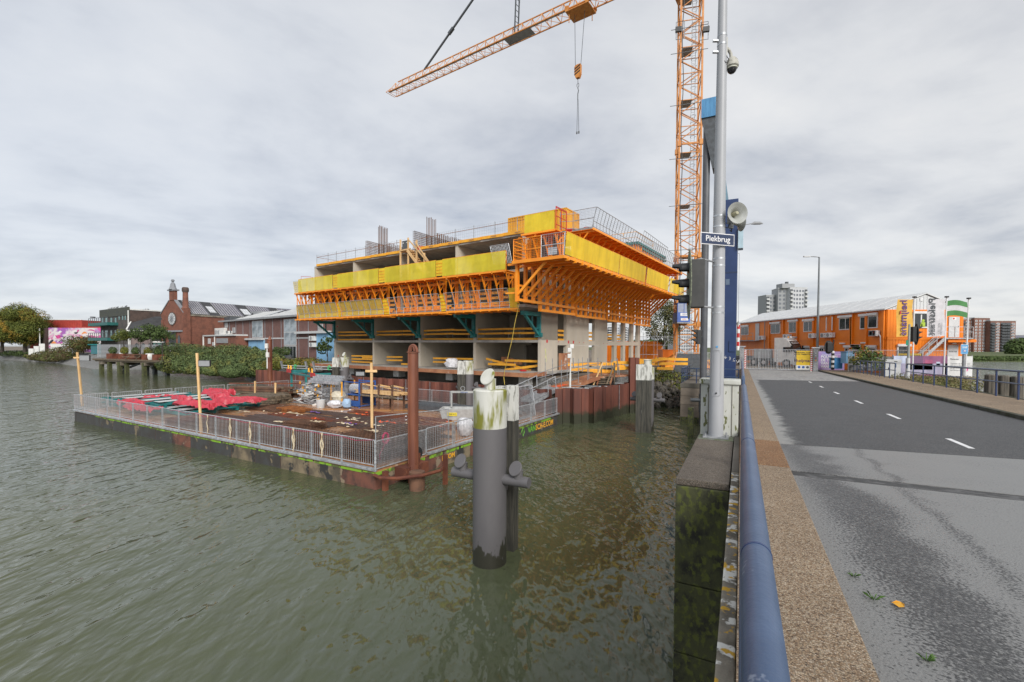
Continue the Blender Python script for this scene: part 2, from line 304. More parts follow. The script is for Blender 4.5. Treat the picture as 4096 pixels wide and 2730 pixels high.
# ---------------- bridge ----------------
BA = R(-26.8); BF = Fr((0, 0), BA); SLP = -.0134
def zr(u): return 3.75+SLP*u
def bs(o): o.location = (0, 0, 3.75); o.rotation_euler = (SLP, 0, BA); return o
def gravelmat(name, cols, scale, rough=.8):
    m = mat(name, cols[0], rough); N, K, p = G(m)
    t = nd(N, 'ShaderNodeTexCoord'); v = nd(N, 'ShaderNodeTexVoronoi'); v.inputs['Scale'].default_value = scale; K.new(t.outputs['Object'], v.inputs['Vector'])
    s = nd(N, 'ShaderNodeSeparateXYZ'); K.new(v.outputs['Color'], s.inputs[0]); r = nd(N, 'ShaderNodeValToRGB'); K.new(s.outputs[0], r.inputs[0]); e = r.color_ramp.elements
    e[0].color = (*cols[0], 1); e[1].color = (*cols[-1], 1); e[1].position = .95
    for i, c in enumerate(cols[1:-1]): q = e.new((i+1)/(len(cols)-1)); q.color = (*c, 1)
    dm = nd(N, 'ShaderNodeMapRange'); dm.inputs['From Max'].default_value = .7; dm.inputs['To Min'].default_value = 1.1; dm.inputs['To Max'].default_value = .45; K.new(v.outputs['Distance'], dm.inputs[0])
    n = nd(N, 'ShaderNodeTexNoise'); n.inputs['Scale'].default_value = 1.3; n.inputs['Detail'].default_value = 5; K.new(t.outputs['Object'], n.inputs['Vector'])
    a = nd(N, 'ShaderNodeMapRange'); a.inputs['To Min'].default_value = .7; a.inputs['To Max'].default_value = 1.3; K.new(n.outputs[0], a.inputs[0])
    mm = nd(N, 'ShaderNodeMath', operation='MULTIPLY'); K.new(dm.outputs[0], mm.inputs[0]); K.new(a.outputs[0], mm.inputs[1])
    vs = nd(N, 'ShaderNodeVectorMath', operation='SCALE'); K.new(r.outputs[0], vs.inputs[0]); K.new(mm.outputs[0], vs.inputs['Scale']); K.new(vs.outputs[0], p.inputs['Base Color'])
    b = nd(N, 'ShaderNodeBump', invert=True); b.inputs['Strength'].default_value = .6; b.inputs['Distance'].default_value = .005; K.new(v.outputs['Distance'], b.inputs['Height']); K.new(b.outputs[0], p.inputs['Normal'])
    return m
GRAV = gravelmat('gravel_path', [(.09, .06, .04), (.3, .2, .12), (.42, .3, .19), (.24, .15, .08), (.55, .45, .34), (.36, .27, .17), (.5, .4, .28)], 95)
GRAVO = gravelmat('gravel_path_rusty', [(.1, .05, .025), (.32, .15, .06), (.42, .22, .09), (.24, .11, .05), (.5, .35, .2)], 95)
ASPH = gravelmat('asphalt', [(.035, .036, .038), (.075, .077, .08), (.11, .112, .115), (.06, .062, .064), (.16, .16, .16)], 60, .62)
def dust(m, v0, v1, col=(.36, .36, .35)):
    N, K, p = G(m); base = p.inputs['Base Color'].links[0].from_socket
    t = nd(N, 'ShaderNodeTexCoord'); s = nd(N, 'ShaderNodeSeparateXYZ'); K.new(t.outputs['Object'], s.inputs[0])
    mp_ = nd(N, 'ShaderNodeMapping'); mp_.inputs['Scale'].default_value = (1.6, 1.3, 1); K.new(t.outputs['Object'], mp_.inputs[0])
    n = nd(N, 'ShaderNodeTexNoise'); n.inputs['Scale'].default_value = 1.6; n.inputs['Detail'].default_value = 6; n.inputs['Roughness'].default_value = .7; K.new(mp_.outputs[0], n.inputs['Vector'])
    a = nd(N, 'ShaderNodeMapRange'); a.inputs['From Min'].default_value = v0; a.inputs['From Max'].default_value = v1; a.inputs['To Min'].default_value = .42; a.inputs['To Max'].default_value = -.3; K.new(s.outputs[0], a.inputs[0])
    ad = nd(N, 'ShaderNodeMath', operation='ADD'); K.new(a.outputs[0], ad.inputs[0]); K.new(n.outputs[0], ad.inputs[1])
    r = nd(N, 'ShaderNodeMapRange', interpolation_type='SMOOTHSTEP'); r.inputs['From Min'].default_value = .5; r.inputs['From Max'].default_value = .78; K.new(ad.outputs[0], r.inputs[0])
    x = nd(N, 'ShaderNodeMix', data_type='RGBA'); K.new(r.outputs[0], x.inputs[0]); K.new(base, x.inputs[6]); x.inputs[7].default_value = (*col, 1); K.new(x.outputs[2], p.inputs['Base Color'])
dust(ASPH, .7, 1.45, (.26, .26, .25))
# worn near surface: pale film of wet silt with the aggregate showing through and darker wheel tracks
WORN = gravelmat('worn_asphalt', [(.03, .03, .031), (.07, .07, .07), (.13, .13, .13), (.05, .05, .05), (.2, .2, .19)], 55, .42); N, K, p = G(WORN)
base = p.inputs['Base Color'].links[0].from_socket; t = nd(N, 'ShaderNodeTexCoord'); s = nd(N, 'ShaderNodeSeparateXYZ'); K.new(t.outputs['Object'], s.inputs[0])
def mth(op, a, b=None, c=None):
    x = nd(N, 'ShaderNodeMath', operation=op)
    for i, v in enumerate((a, b, c)):
        if v is None: continue
        if isinstance(v, (int, float)): x.inputs[i].default_value = v
        else: K.new(v, x.inputs[i])
    return x.outputs[0]
n = nd(N, 'ShaderNodeTexNoise'); n.inputs['Scale'].default_value = 1.1; n.inputs['Detail'].default_value = 5; K.new(t.outputs['Object'], n.inputs['Vector'])
v = nd(N, 'ShaderNodeTexNoise'); v.inputs['Scale'].default_value = 42; v.inputs['Detail'].default_value = 2; K.new(t.outputs['Object'], v.inputs['Vector'])
vv = mth('ADD', s.outputs[0], mth('MULTIPLY', mth('SUBTRACT', n.outputs[0], .5), .9))
def bell(x, c, wd): d = mth('DIVIDE', mth('SUBTRACT', x, c), wd); return mth('POWER', 2.718, mth('MULTIPLY', mth('MULTIPLY', d, d), -1))
vtr = mth('ADD', vv, mth('MULTIPLY', mth('SUBTRACT', 8.3, s.outputs[1]), -.06))
track = mth('MULTIPLY', bell(vtr, 1.12, .36), .8)
track = mth('ADD', track, mth('MULTIPLY', bell(vv, 2.05, .11), .5))
film = mth('SUBTRACT', mth('ADD', .66, mth('MULTIPLY', mth('SUBTRACT', n.outputs[0], .5), .9)), track)
film = mth('SUBTRACT', film, mth('MULTIPLY', mth('SUBTRACT', v.outputs[0], .52), 2.4))
ff = nd(N, 'ShaderNodeMapRange', interpolation_type='SMOOTHSTEP'); ff.inputs['From Min'].default_value = .12; ff.inputs['From Max'].default_value = .5; K.new(film, ff.inputs[0])
x = nd(N, 'ShaderNodeMix', data_type='RGBA'); K.new(ff.outputs[0], x.inputs[0]); K.new(base, x.inputs[6]); x.inputs[7].default_value = (.185, .185, .18, 1); K.new(x.outputs[2], p.inputs['Base Color'])
LCONC = mat('pale_concrete_road', (.25, .245, .235), .6, (.17, .17, .165), .8, (.4, .7), c3=(.42, .41, .4), s3=5, t3=(.5, .7), stretch=(1, .5, 1), bump=.2, bscale=60)
VR0, VR1, VP = .69, 7.25, 9.95
def slab(name, pts, z0, z1, m): return S(bs(MB().prism([(x, y, z0) for x, y in pts], (0, 0, z1-z0)).obj(name, m)))
def un(v): return 10.72+.155*(v-.7)
def uf(v): return 35.7+.34*(v-.7)
slab('road', [(VR0, -9), (VR1, -9), (VR1, 8.08), (VR0, 8.05)], -.35, 0, WORN)
slab('expansion_joint', [(VR0, 8.05), (VR1, 8.08), (VR1, 8.42), (VR0, 8.36)], -.35, -.008, mat('joint_rubber', (.045, .045, .045), .7, (.1, .1, .1), 9, (.5, .6), stretch=(.4, 1, 1), bump=.5))
slab('road', [(VR0, 8.36), (VR1, 8.42), (VR1, un(VR1)), (VR0, un(VR0))], -.35, 0, WORN)
slab('road', [(VR0, un(VR0)), (VR1, un(VR1)), (VR1, uf(VR1)), (VR0, uf(VR0))], -.35, .004, ASPH)
slab('road', [(VR0, uf(VR0)), (VR1, uf(VR1)), (VR1, 62), (VR0, 62)], -.35, 0, LCONC)
for k in range(6):
    v_, u_ = 4.1-.02*k, 12.1+4.42*k+(.1 if k else 0)
    bs(S(MB().box(v_-.05, u_, .004, v_+.05, u_+1.15, .009).obj('lane_marking', WHITEP)))
bs(S(MB().box(5.6, 10.5, .004, 5.7, 11.3, .009).obj('lane_marking', WHITEP)))
for a_, b_, m_ in ((-9, 8.0, GRAV), (8.03, 10.3, GRAVO), (10.31, 62, GRAV)):
    bs(S(MB().bbox(0, a_, -.3, VR0-.004, b_, .12, .012).obj('footpath', m_)))
bs(S(MB().bbox(VR1+.17, -9, -.3, VP, 62, .12, .012).obj('footpath', GRAV)))
KERB = mat('dark_kerb', (.07, .07, .055), .85, (.035, .04, .02), 3, bump=.3)
for k in range(36):
    if k*2-9 > 62: break
    bs(S(MB().bbox(VR1+.004, -9+2*k, -.3, VR1+.166, -9+2*k+1.985, .118, .015).obj('kerb', KERB)))
LICH = mat('lichen_concrete', (.22, .2, .16), .9, (.1, .09, .07), 3, c3=(.62, .62, .58), s3=5, t3=(.52, .58), bump=.5, bscale=30); N, K, p = G(LICH)
base = p.inputs['Base Color'].links[0].from_socket; t = nd(N, 'ShaderNodeTexCoord'); n = nd(N, 'ShaderNodeTexNoise'); n.inputs['Scale'].default_value = 8; n.inputs['Detail'].default_value = 5; K.new(t.outputs['Object'], n.inputs['Vector'])
r = nd(N, 'ShaderNodeMapRange'); r.inputs['From Min'].default_value = .57; r.inputs['From Max'].default_value = .61; K.new(n.outputs[0], r.inputs[0])
x = nd(N, 'ShaderNodeMix', data_type='RGBA'); K.new(r.outputs[0], x.inputs[0]); K.new(base, x.inputs[6]); x.inputs[7].default_value = (.5, .3, .03, 1); K.new(x.outputs[2], p.inputs['Base Color'])
bs(S(MB().bbox(-.11, -9, -.75, -.004, 7.9, -.02, .01).obj('edge_beam', LICH)))
bs(S(MB().bbox(-.11, 7.92, -.9, -.004, 62, -.02, .01).obj('edge_beam', CONCD)))
bs(S(MB().box(.0, -9, -1.1, VP-.01, 61, -.36).obj('bridge_girder', CONCD)))
bs(S(MB().bbox(VP, -9, -.8, VP+.15, 61, .14, .01).obj('edge_beam', KERB)))
# concrete pier beside the road, built of large blocks
MOSS = mat('mossy_concrete', (.075, .08, .035), .95, (.03, .03, .024), 4.5, (.4, .65), c3=(.11, .125, .03), s3=11., t3=(.5, .62), bump=.6, bscale=14, stretch=(1, 1, .7)); N, K, p = G(MOSS)
base = p.inputs['Base Color'].links[0].from_socket; t = nd(N, 'ShaderNodeTexCoord')
n = nd(N, 'ShaderNodeTexNoise'); n.inputs['Scale'].default_value = 3.; n.inputs['Detail'].default_value = 9; n.inputs['Roughness'].default_value = .75; K.new(t.outputs['Object'], n.inputs['Vector'])
r = nd(N, 'ShaderNodeMapRange'); r.inputs['From Min'].default_value = .58; r.inputs['From Max'].default_value = .76; K.new(n.outputs[0], r.inputs[0])
x = nd(N, 'ShaderNodeMix', data_type='RGBA'); K.new(r.outputs[0], x.inputs[0]); K.new(base, x.inputs[6]); x.inputs[7].default_value = (.12, .13, .02, 1); K.new(x.outputs[2], p.inputs['Base Color'])
PTOP = gravelmat('pier_top', [(.08, .065, .05), (.2, .16, .12), (.14, .12, .1), (.3, .26, .21), (.17, .13, .1)], 80)
pier = S(bs(MB().bbox(-.86, 7.25, -.16, -.125, 14, -.055, .02).obj('bridge_pier', PTOP)))
for za_, zb_ in ((-1.62, -.165), (-2.68, -1.635), (-3.7, -2.695), (-5, -3.715)):
    MB().bbox(-.855, 7.2, za_, -.13, 14, zb_, .015).obj('concrete_block', MOSS, pier)
p2 = S(bs(MB().bbox(-4.0, 35.5, -.75, -.12, 46, -.42, .02).obj('bridge_pier', CONCD)))
P2C = mat('pier_blocks', (.24, .2, .16), .9, (.17, .14, .11), .9, bump=.3)
for za_, zb_, m_ in ((-1.35, -.765, P2C), (-2.0, -1.365, P2C), (-2.9, -2.015, P2C), (-5, -2.915, MOSS)):
    MB().bbox(-3.97, 35.53, za_, -.14, 46, zb_, .015).obj('concrete_block', m_, p2)
# weeds and a leaf in the gutter
def weed(x, y, n, h, lab):
    b = MB(); rr = random.Random(int(x*97+y*13))
    for i in range(n):
        a = rr.uniform(0, 6.28); L = h*rr.uniform(.5, 1); d = Vector((math.cos(a), math.sin(a), 0)); s_ = Vector((-d.y, d.x, 0))*.003; c = d*.01
        b.add([c-s_, c+s_, c+d*L*.5+Vector((0, 0, L*.6))+s_*.8, c+d*L+Vector((0, 0, L*.65))], [(0, 1, 2, 3)])
    o = b.obj('weed', mat('weed_green%d' % n, (.06, .13, .02), .8)); p_ = BF.w(x, y, zr(y)); o.location = p_; return tag(o, lab, 'weed')
weed(.86, 4.62, 16, .05, 'small green weed tuft in the gutter beside the yellow leaf, nearer the bridge joint')
weed(.92, 4.25, 18, .07, 'larger grass tuft in the gutter just before the yellow fallen leaf')
weed(1.03, 3.55, 16, .05, 'low green weed spread flat in the road, nearest the camera')
b = MB(); b.poly([(.05*math.cos(i*.7)*(1.0 if i % 2 else .7), .04*math.sin(i*.7)*(1.0 if i % 2 else .75), .008+.01*(i % 3)) for i in range(9)])
o = b.obj('fallen_leaf', mat('leaf_yellow', (.7, .36, .03), .7)); o.location = BF.w(1.06, 4.22, zr(4.2)); tag(o, 'yellow fallen leaf on the wet road near the left footpath', 'leaf')
# near handrail on the left
def railing(name, lab, v, u0, u1, step, joints=(), near=False, lift=.12):
    root = thing(name, lab, 'railing', (0, 0, 3.75), (SLP, 0, BA)); n = 24 if near else 12
    MB().path([(v, u0, lift+1.12-.3), (v, u0+.02, lift+1.12-.06), (v, u0+.1, lift+1.12)]+[(v, u0+.1+(u1-u0-.2)*i/12, lift+1.12) for i in range(1, 12)]+[(v, u1-.1, lift+1.12), (v, u1-.02, lift+1.06), (v, u1, lift+.82)], .041, n).obj('handrail', BLUERAIL, root, True)
    MB().tube((v-.012, u0, lift+.62), (v-.012, u1, lift+.62), .03, n).obj('mid_rail', BLUERAIL, root, True)
    pm_ = None; k = 0
    while u0+.15+k*step < u1:
        u = u0+.15+k*step; k += 1
        if pm_ is None: pm_ = MB().bbox(v-.02, -.05, lift-.1, v+.02, .05, lift+1.1, .004).obj('post', BLUEBOX, root); pm_.location = (0, u, 0)
        else: inst(pm_, loc=(0, u, 0))
    for u in joints: MB().tube((v, u-.006, lift+1.12), (v, u+.006, lift+1.12), .0425, n).obj('joint_ring', BLUEBOX, root, True)
    return root
railing('bridge_railing', 'blue tubular bridge railing running close past the camera along the left footpath', .05, -4, 9.4, 1.75, (1.52, 3.4, 6.), True)
railing('bridge_railing', 'blue bridge railing on the left side between the pale cabinet and the site gate', .05, 12.6, 52, 1.75, (), False)
railing('bridge_railing', 'long blue bridge railing along the right footpath beyond the road', 9.75, 2, 38.4, 1.75, (), False)
railing('bridge_railing', 'far blue railing on the right footpath between the grey cabinet and the checkered post', 9.6, 40.2, 55.5, 1.3, (), False)
# white utility cabinet on the pier
CABW = mat('cabinet_white', (.56, .57, .53), .6, (.45, .46, .41), 1.5, c3=(.13, .14, .05), s3=5, t3=(.6, .64), stretch=(1.6, 1.6, .6))
t_ = thing('utility_cabinet', 'off-white moss-spotted utility cabinet behind the grey pole on the mossy pier', 'cabinet', (0, 0, 3.75), (SLP, 0, BA))
MB().bbox(-.82, 11.32, -.05, -.04, 11.9, 1.13, .012).obj('body', CABW, t_)
MB().bbox(-.86, 11.27, 1.13, .0, 11.95, 1.24, .025).obj('lid', CABW, t_)
for v_ in (-.66, -.45, -.17): MB().box(v_-.006, 11.306, -.03, v_+.006, 11.32, 1.11).obj('panel_seam', CONCD, t_)
# tall pole
POLE = mat('pole_grey', (.38, .39, .41), .45, (.33, .34, .355), 1.2, c3=(.3, .31, .31), s3=9, t3=(.68, .75), stretch=(1, 1, .4))
pb = BF.w(-.48, 11.06, zr(11)-.1)
t_ = thing('pole', 'tall tapered grey steel pole standing on the pier in front of the cabinet', 'pole', pb, BA)
MB().path([(0, 0, .1), (0, 0, 5.1), (0, 0, 10), (0, 0, 12)], [.152, .122, .088, .075], 28).obj('shaft', POLE, t_, True)
MB().bbox(-.36, -.28, .0, .36, .28, .06, .01).obj('base_plate', mat('mossy_plate', (.16, .17, .15), .8, (.1, .12, .06), 6), t_)
MB().bbox(-.26, -.2, .06, .26, .2, .1, .01).obj('flange', GALVD, t_)
for a in ((-.21, -.15), (.21, -.15), (.21, .15), (-.21, .15)): MB().tube((a[0], a[1], .1), (a[0], a[1], .16), .022, 6).obj('bolt', GALVD, t_)
hd = MB()
for z0, z1 in ((.95, 1.92),):
    for i in range(9):
        pass
k0 = [(-.075+.01*0, z) for z in (1.0,)]
hd = MB().path([(-.09, -.148, 1.05), (-.09, -.146, 1.95), (-.06, -.15, 2.0), (.06, -.15, 2.0), (.09, -.146, 1.95), (.09, -.148, 1.05), (.06, -.153, 1.0), (-.06, -.153, 1.0), (-.09, -.148, 1.05)], .0035, 5).obj('hatch_seam', GREYP, t_)
MB().tube((0, -.14, 1.06), (0, -.165, 1.06), .018, 10).obj('lock', BLACK, t_)
MB().tube((.0, -.135, 2.08), (.0, -.15, 2.08), .022, 12).obj('badge', mat('badge_blue', (.1, .35, .65), .5), t_)
for z in (3.9, 4.25, 2.2+0*1): pass
def band(z, r_): MB().tube((0, 0, z), (0, 0, z+.035), r_, 24).obj('clamp_band', GALV, t_, True)
for py in (1040, 1068, 1232, 1256, 870, 912, 148, 185):
    z = aty(2868, py, pb.y).z-pb.z; rr = .152-(.152-.122)*min(z, 5.1)/5 if z < 5.1 else .122-(z-5.1)*.0069
    band(z, rr+.004)
# traffic light for shipping
pc = lambda px, py, Y=pb.y: aty(px, py, Y)
TLM = mat('mossy_plate_edge', (.22, .24, .17), .9, (.12, .13, .1), 14, (.45, .6), bump=.3)
o0 = pc(2782, 1236, 9.75)
t_ = thing('traffic_light', 'dark three-lens traffic light with mossy oval backplate bolted to the tall pole', 'traffic light', o0, R(180-14))
MB().bbox(-.16, -.14, .02, .12, .14, 1.04, .02).obj('housing', mat('tl_housing', (.035, .036, .036), .6, (.05, .05, .048), 4), t_)
pl = [(0, .36*math.cos(a), .53+.75*math.sin(a)*(1-.12*abs(math.cos(a)))) for a in [i*math.pi/20 for i in range(40)]]
MB().prism([(.125, y, z) for _, y, z in pl], (.02, 0, 0)).obj('backplate', TLM, t_)
for z in (.18, .52, .86):
    b = MB(); n = 14; vs = []
    for rr, xx, dr in ((.125, .145, 0), (.118, .3, .02), (.1, .48, .05)):
        for i in range(n+1):
            a = -math.pi*.12+i*(math.pi*1.24)/n; cut = .0 if i not in (0, n) else .0
            vs.append((xx-(.14 if (i < 3 or i > n-3) and xx > .4 else 0), rr*math.cos(a), z+rr*math.sin(a)))
    for j in range(2):
        for i in range(n): b.add([vs[j*(n+1)+i], vs[j*(n+1)+i+1], vs[(j+1)*(n+1)+i+1], vs[(j+1)*(n+1)+i]], [(0, 1, 2, 3)])
    b.obj('visor', BLACK, t_, True)
    MB().tube((.14, 0, z), (.16, 0, z), .1, 18).obj('lens', mat('lens%d' % int(z*100), (.03, .012, .01), .15), t_)
M3 = Matrix.Rotation(-R(180-14), 4, 'Z')
for z, pyy in ((1.04, 1042), (.03, 1244)):
    q = pc(2858, pyy, pb.y)-o0; q = M3 @ q
    MB().path([(-.02, 0, z), (-.1, 0, z+.02), (q.x, q.y, z+.02)], .022, 8).obj('bracket', GALVD, t_)
# street sign
sn = thing('street_sign', 'dark blue street name plate with white letters reading Piekbrug on the tall pole', 'sign', pc(2870, 958, pb.y-.22), R(16))
MB().bbox(-.435, -.008, -.128, .435, .008, .128, .004).obj('plate_border', WHITEP, sn)
NAVY = mat('sign_navy', (.028, .045, .1), .4)
MB().bbox(-.418, -.012, -.11, .418, -.0085, .11, .0015).obj('plate', NAVY, sn)
text('Piekbrug', .17, WHITEP, sn, (0, -.0135, -.0), (R(90), 0, 0), bold=.002, sx=1.06)
# horn loudspeakers and dome camera
def horn(name, lab, p, yaw, s=1.):
    t_ = thing(name, lab, 'loudspeaker', p, yaw)
    prof = [(.04, -.3), (.055, -.28), (.06, -.18), (.09, -.1), (.15, -.03), (.225, .0), (.23, .006), (.222, .0), (.145, -.035), (.085, -.105), (.05, -.18), (.001, -.18)]
    b = MB(); n = 28; vs = []
    for r_, z in prof:
        for i in range(n): a = 2*math.pi*i/n; vs.append((z*s, r_*s*math.cos(a), r_*s*math.sin(a)))
    b.add(vs, [(j*n+i, (j+1)*n+i, (j+1)*n+(i+1) % n, j*n+(i+1) % n) for j in range(len(prof)-1) for i in range(n)])
    b.obj('bell', mat('horn_'+name+str(int(p[0]*100)), (.4, .41, .39), .5, (.33, .34, .31), 5), t_, True)
    MB().lathe([(.05*s, -.2*s), (.042*s, -.02*s), (.03*s, .0), (.0, .002)], 18).tf(Matrix.Rotation(R(90), 4, 'Y')).obj('driver_cone', mat('horn_cone'+str(int(p[0]*100)), (.42, .4, .27), .5), t_, True)
    MB().bbox(-.34*s, -.03, -.16*s, -.24*s, .03, .05, .005).obj('mount', GREYP, t_)
    MB().path([(-.28*s, 0, -.14*s), (-.3*s, -.03, -.25*s), (-.36*s, -.05, -.22*s)], .012, 6).obj('cable', BLACK, t_)
    return t_
horn('loudspeaker', 'round grey horn loudspeaker facing the road beside the Piekbrug sign', pc(2950, 852, pb.y-.25), R(-84), 1.0)
horn('loudspeaker', 'second grey horn loudspeaker turned away behind the round one on the pole', pc(2966, 893, pb.y+.12), R(2), .8)
t_ = thing('security_camera', 'weathered white dome security camera on a bracket high on the pole', 'camera', pc(2928, 250, pb.y), 0)
DOME = mat('dome_weathered', (.42, .41, .36), .6, (.2, .19, .16), 9, (.5, .65))
MB().lathe([(.03, .1), (.07, .09), (.115, .03), (.135, -.05), (.137, -.1), (.118, -.12), (.0, -.12)][::-1], 24).obj('hood', DOME, t_, True)
MB().lathe([(.113, -.12), (.113, -.145), (.1, -.15)][::-1], 24).obj('ring', mat('cam_ring', (.6, .6, .5), .5), t_, True)
MB().lathe([(.0, -.245), (.05, -.235), (.085, -.2), (.1, -.15)], 24).obj('dome', mat('dome_glass', (.03, .03, .035), .08), t_, True)
MB().path([(-.02, 0, .1), (-.03, 0, .18), (-.08, 0, .27), (-.16, 0, .33), (-.2, 0, .33)], .033, 12).obj('arm', DOME, t_, True)
MB().bbox(-.28, -.07, .1, -.13, .07, .5, .01).obj('junction_box', mat('box_grey', (.45, .45, .42), .5), t_)
MB().path([(-.24, -.06, .1), (-.2, -.1, -.05), (-.14, -.1, -.08), (-.1, -.08, 0), (-.15, -.06, .1)], .008, 6).obj('cable', BLACK, t_)
for z in (.44, .2): MB().box(-.42, -.03, z, -.28, .03, z+.03).obj('bracket', GALV, t_)

# ---------------- lifting bridge tower behind the pole ----------------
U = 37.2; TF = Fr(BF.w(0, U).xy, BA)
def vz(px, py, dy=0): return TF.hy(px, py, dy)
t_ = thing('bridge_tower', 'dark blue and grey steel bridge tower with pale blue cap behind the tall pole', 'bridge tower', TF.w(0, 0, 0), BA)
xa, _ = vz(2846, 1400); xb, _ = vz(2949, 1100); _, zt = vz(2930, 797); _, zb = vz(2900, 1500)
MB().bbox(xa, 0, 3.0, xb, 1.6, zt, .02).obj('box_column', BLUEBOX, t_)
MB().bbox(xb-.85, -.05, zt-1.7, xb-.1, -.005, zt-.9, .01).obj('access_plate', BLUEBOX, t_)
x0, z0 = vz(2916, 1370); x1, z1 = vz(2940, 1408); MB().bbox(x0, -.06, z1, x1, -.005, z0+.1, .01).obj('door_box', BLUEBOX, t_)
x0, z0 = vz(2902, 1118); x1, z1 = vz(2918, 1140); MB().bbox(x0, -.02, z1, x1, -.004, z0, .004).obj('notice', mat('notice_blue', (.12, .17, .25), .5), t_)
MB().box(xa-.01, -.015, zt-5.4, xb+.01, -.003, zt-5.3).obj('seam_strip', NAVY, t_)
gx, gz = vz(2916, 1430); b = MB(); rr = random.Random(3)
for i in range(4):
    x = gx-.25+i*.28; b.path([(x+rr.uniform(-.12, .12), -.008, gz-.1*i+rr.uniform(-.15, .15)) for _ in range(9)], .012, 4)
b.obj('graffiti', WHITEP, t_)
cx, _ = vz(2816, 1300, -2.6); b = MB()
MB().tube((cx, -2.6, -.5), (cx, -2.6, vz(2820, 500, -2.6)[1]), .235, 24).obj('round_column', mat('column_grey', (.1, .105, .115), .45, (.075, .08, .09), 1.), t_, True)
xl, z1 = vz(2808, 413, -2.6); xr, z0 = vz(2868, 474, -2.6)
MB().box(xl, -3.1, z0, xr+.3, -1.6, z1).obj('cap_beam', LBLUE, t_)
MB().prism([(xl+.02, -3.0, z0-.002), (xr+.25, -3.0, z0-.002), (xr+.25, -3.0, z0-3.5), (xl+.75, -3.0, z0-3.5)], (0, 1.2, 0)).obj('tapered_bracket', DGREY, t_)
xe, ze = vz(2796, 1615, -2.6); MB().tube((cx, -2.6, ze-.6), (cx, -2.6, ze+.7), .28, 20).obj('lower_sleeve', DGREY, t_, True)
MB().tube((cx-.8, -2.7, ze+.25), (cx, -2.7, ze+.25), .13, 12).obj('side_bollard', DGREY, t_, True)
xp, zp = vz(2965, 995); _, zq = vz(2965, 912); MB().bbox(xb+.02, -.2, zp, xp+.12, .7, zq, .01).obj('side_box', mat('pale_blue_panel', (.45, .6, .68), .5), t_)
b = MB(); 
for zz_ in (zt-9.2, zt-4): b.tube((xb-.03, -.02, zz_), (xb+.12, -.02, zz_), .015)
b.tube((xb+.12, -.02, zt-9.2), (xb+.12, -.02, zt-4), .015); b.obj('grab_rail', GREYP, t_)
xs, zs = vz(2893, 800); xs2, zs2 = vz(2878, 640)
MB().prism([(xs-.5, .2, zs), (xs+.35, .2, zs), (xs-.02, .2, zs2-.3), (xs-.5, .2, zs2-.3)], (0, .5, 0)).obj('upper_fin', mat('fin_pale', (.18, .3, .38), .5), t_)
# railing round the tower foot
g = thing('guard_railing', 'blue two-bar guard railing around the foot of the bridge tower', 'railing', TF.w(0, 0, zr(36)-.42), BA)
b = MB()
for z in (1.1, .55):
    b.tube((-3.9, -1.5, z), (-.15, -1.5, z), .035, 8); b.tube((-3.9, -1.5, z), (-3.9, 5, z), .035, 8)
b.obj('rails', BLUERAIL, g, True); pst = MB().box(-.03, -.03, 0, .03, .03, 1.1).obj('post', BLUEBOX, g); pst.location = (-3.9, -1.5, 0)
for x, y in [(-3.9, -.2), (-3.9, 1.1), (-3.9, 2.4), (-3.9, 3.7), (-2.9, -1.5), (-1.9, -1.5), (-.95, -1.5), (-.15, -1.5)]: inst(pst, loc=(x, y, 0))
q = TF.w(cx+.02, -2.85, 0); pz_ = aty(2790, 1378, q.y)
t_ = thing('traffic_light', 'small dark traffic light seen side on beside the grey bridge column in the distance', 'traffic light', (pz_.x-.1, q.y-.1, pz_.z), 0)
MB().bbox(-.02, -.14, 0, .28, .14, 1.0, .02).obj('housing', BLACK, t_)
for z in (.15, .46, .77): MB().prism([(-.02, -.1, z), (-.02, -.1, z+.26), (-.4, -.1, z+.24)], (0, .2, 0)).obj('visor', BLACK, t_)
MB().tube((.2, 0, .5), (.5, .2, .5), .03).obj('bracket', DGREY, t_)
t_ = thing('mooring_post', 'dark weathered square timber post in the water against the second pier', 'post', atz(2762, 1752, 0), BA)
MB().bbox(-.16, -.16, -1, .16, .16, 1.85, .02).obj('timber', MOSS, t_)
# ---------------- unfinished concrete building ----------------
Z0, Z1, Z2, Z3, Z4 = 3.383, 6.044, 8.86, 11.67, 14.485; AO = AF.w(0, 0, 0)
def Q(z, x, y): return {1: (1150+x/4.48, 900+y/4.48), 2: (1600+x/4.48, 850+y/4.48), 3: (1250+x/4.48, 1200+y/4.48), 4: (1700+x/4.48, 1200+y/4.48), 5: (2150+x/3.137, 1200+y/3.137), 6: (2000+x/5.2275, 800+y/5.2275), 7: (2350+x/3.92, 800+y/3.92)}[z]
bld = thing('unfinished_building', 'large unfinished concrete building of open floors behind the pontoon', 'building', AO, AF.a)
def P_(name, m, *bxs, parent=bld, b=0):
    o = MB()
    for q in bxs: o.bbox(*q, b) if b else o.box(*q)
    return o.obj(name, m, parent)
P_('floor_slab', SLABEDGE, (-29.2, -2.75, Z0-.22, .4, 25, Z0))
b = MB()
x = -29.2
k = 0
while x < .5:
    x1 = min(x+2.44, .52); MB().box(x+.01, -2.85-.012*(k % 3), Z0-.32+.01*(k % 2), x1-.01, -2.76, Z0+.02).obj('edge_board', PLY, bld); x = x1; k += 1
for k in range(2): MB().box(.42, -2.75+k*1.4, Z0-.32, .52, -1.38+k*1.4, Z0+.02).obj('edge_board', PLY, bld)
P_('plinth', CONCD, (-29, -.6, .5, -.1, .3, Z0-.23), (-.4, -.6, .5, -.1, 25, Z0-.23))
for k in range(5): P_('pad', WHITE, (-7.2*k-1.2-(.9 if k else 0), -1.6, 2.35, -7.2*k-.4-(.9 if k else 0), -.7, Z0-.24))
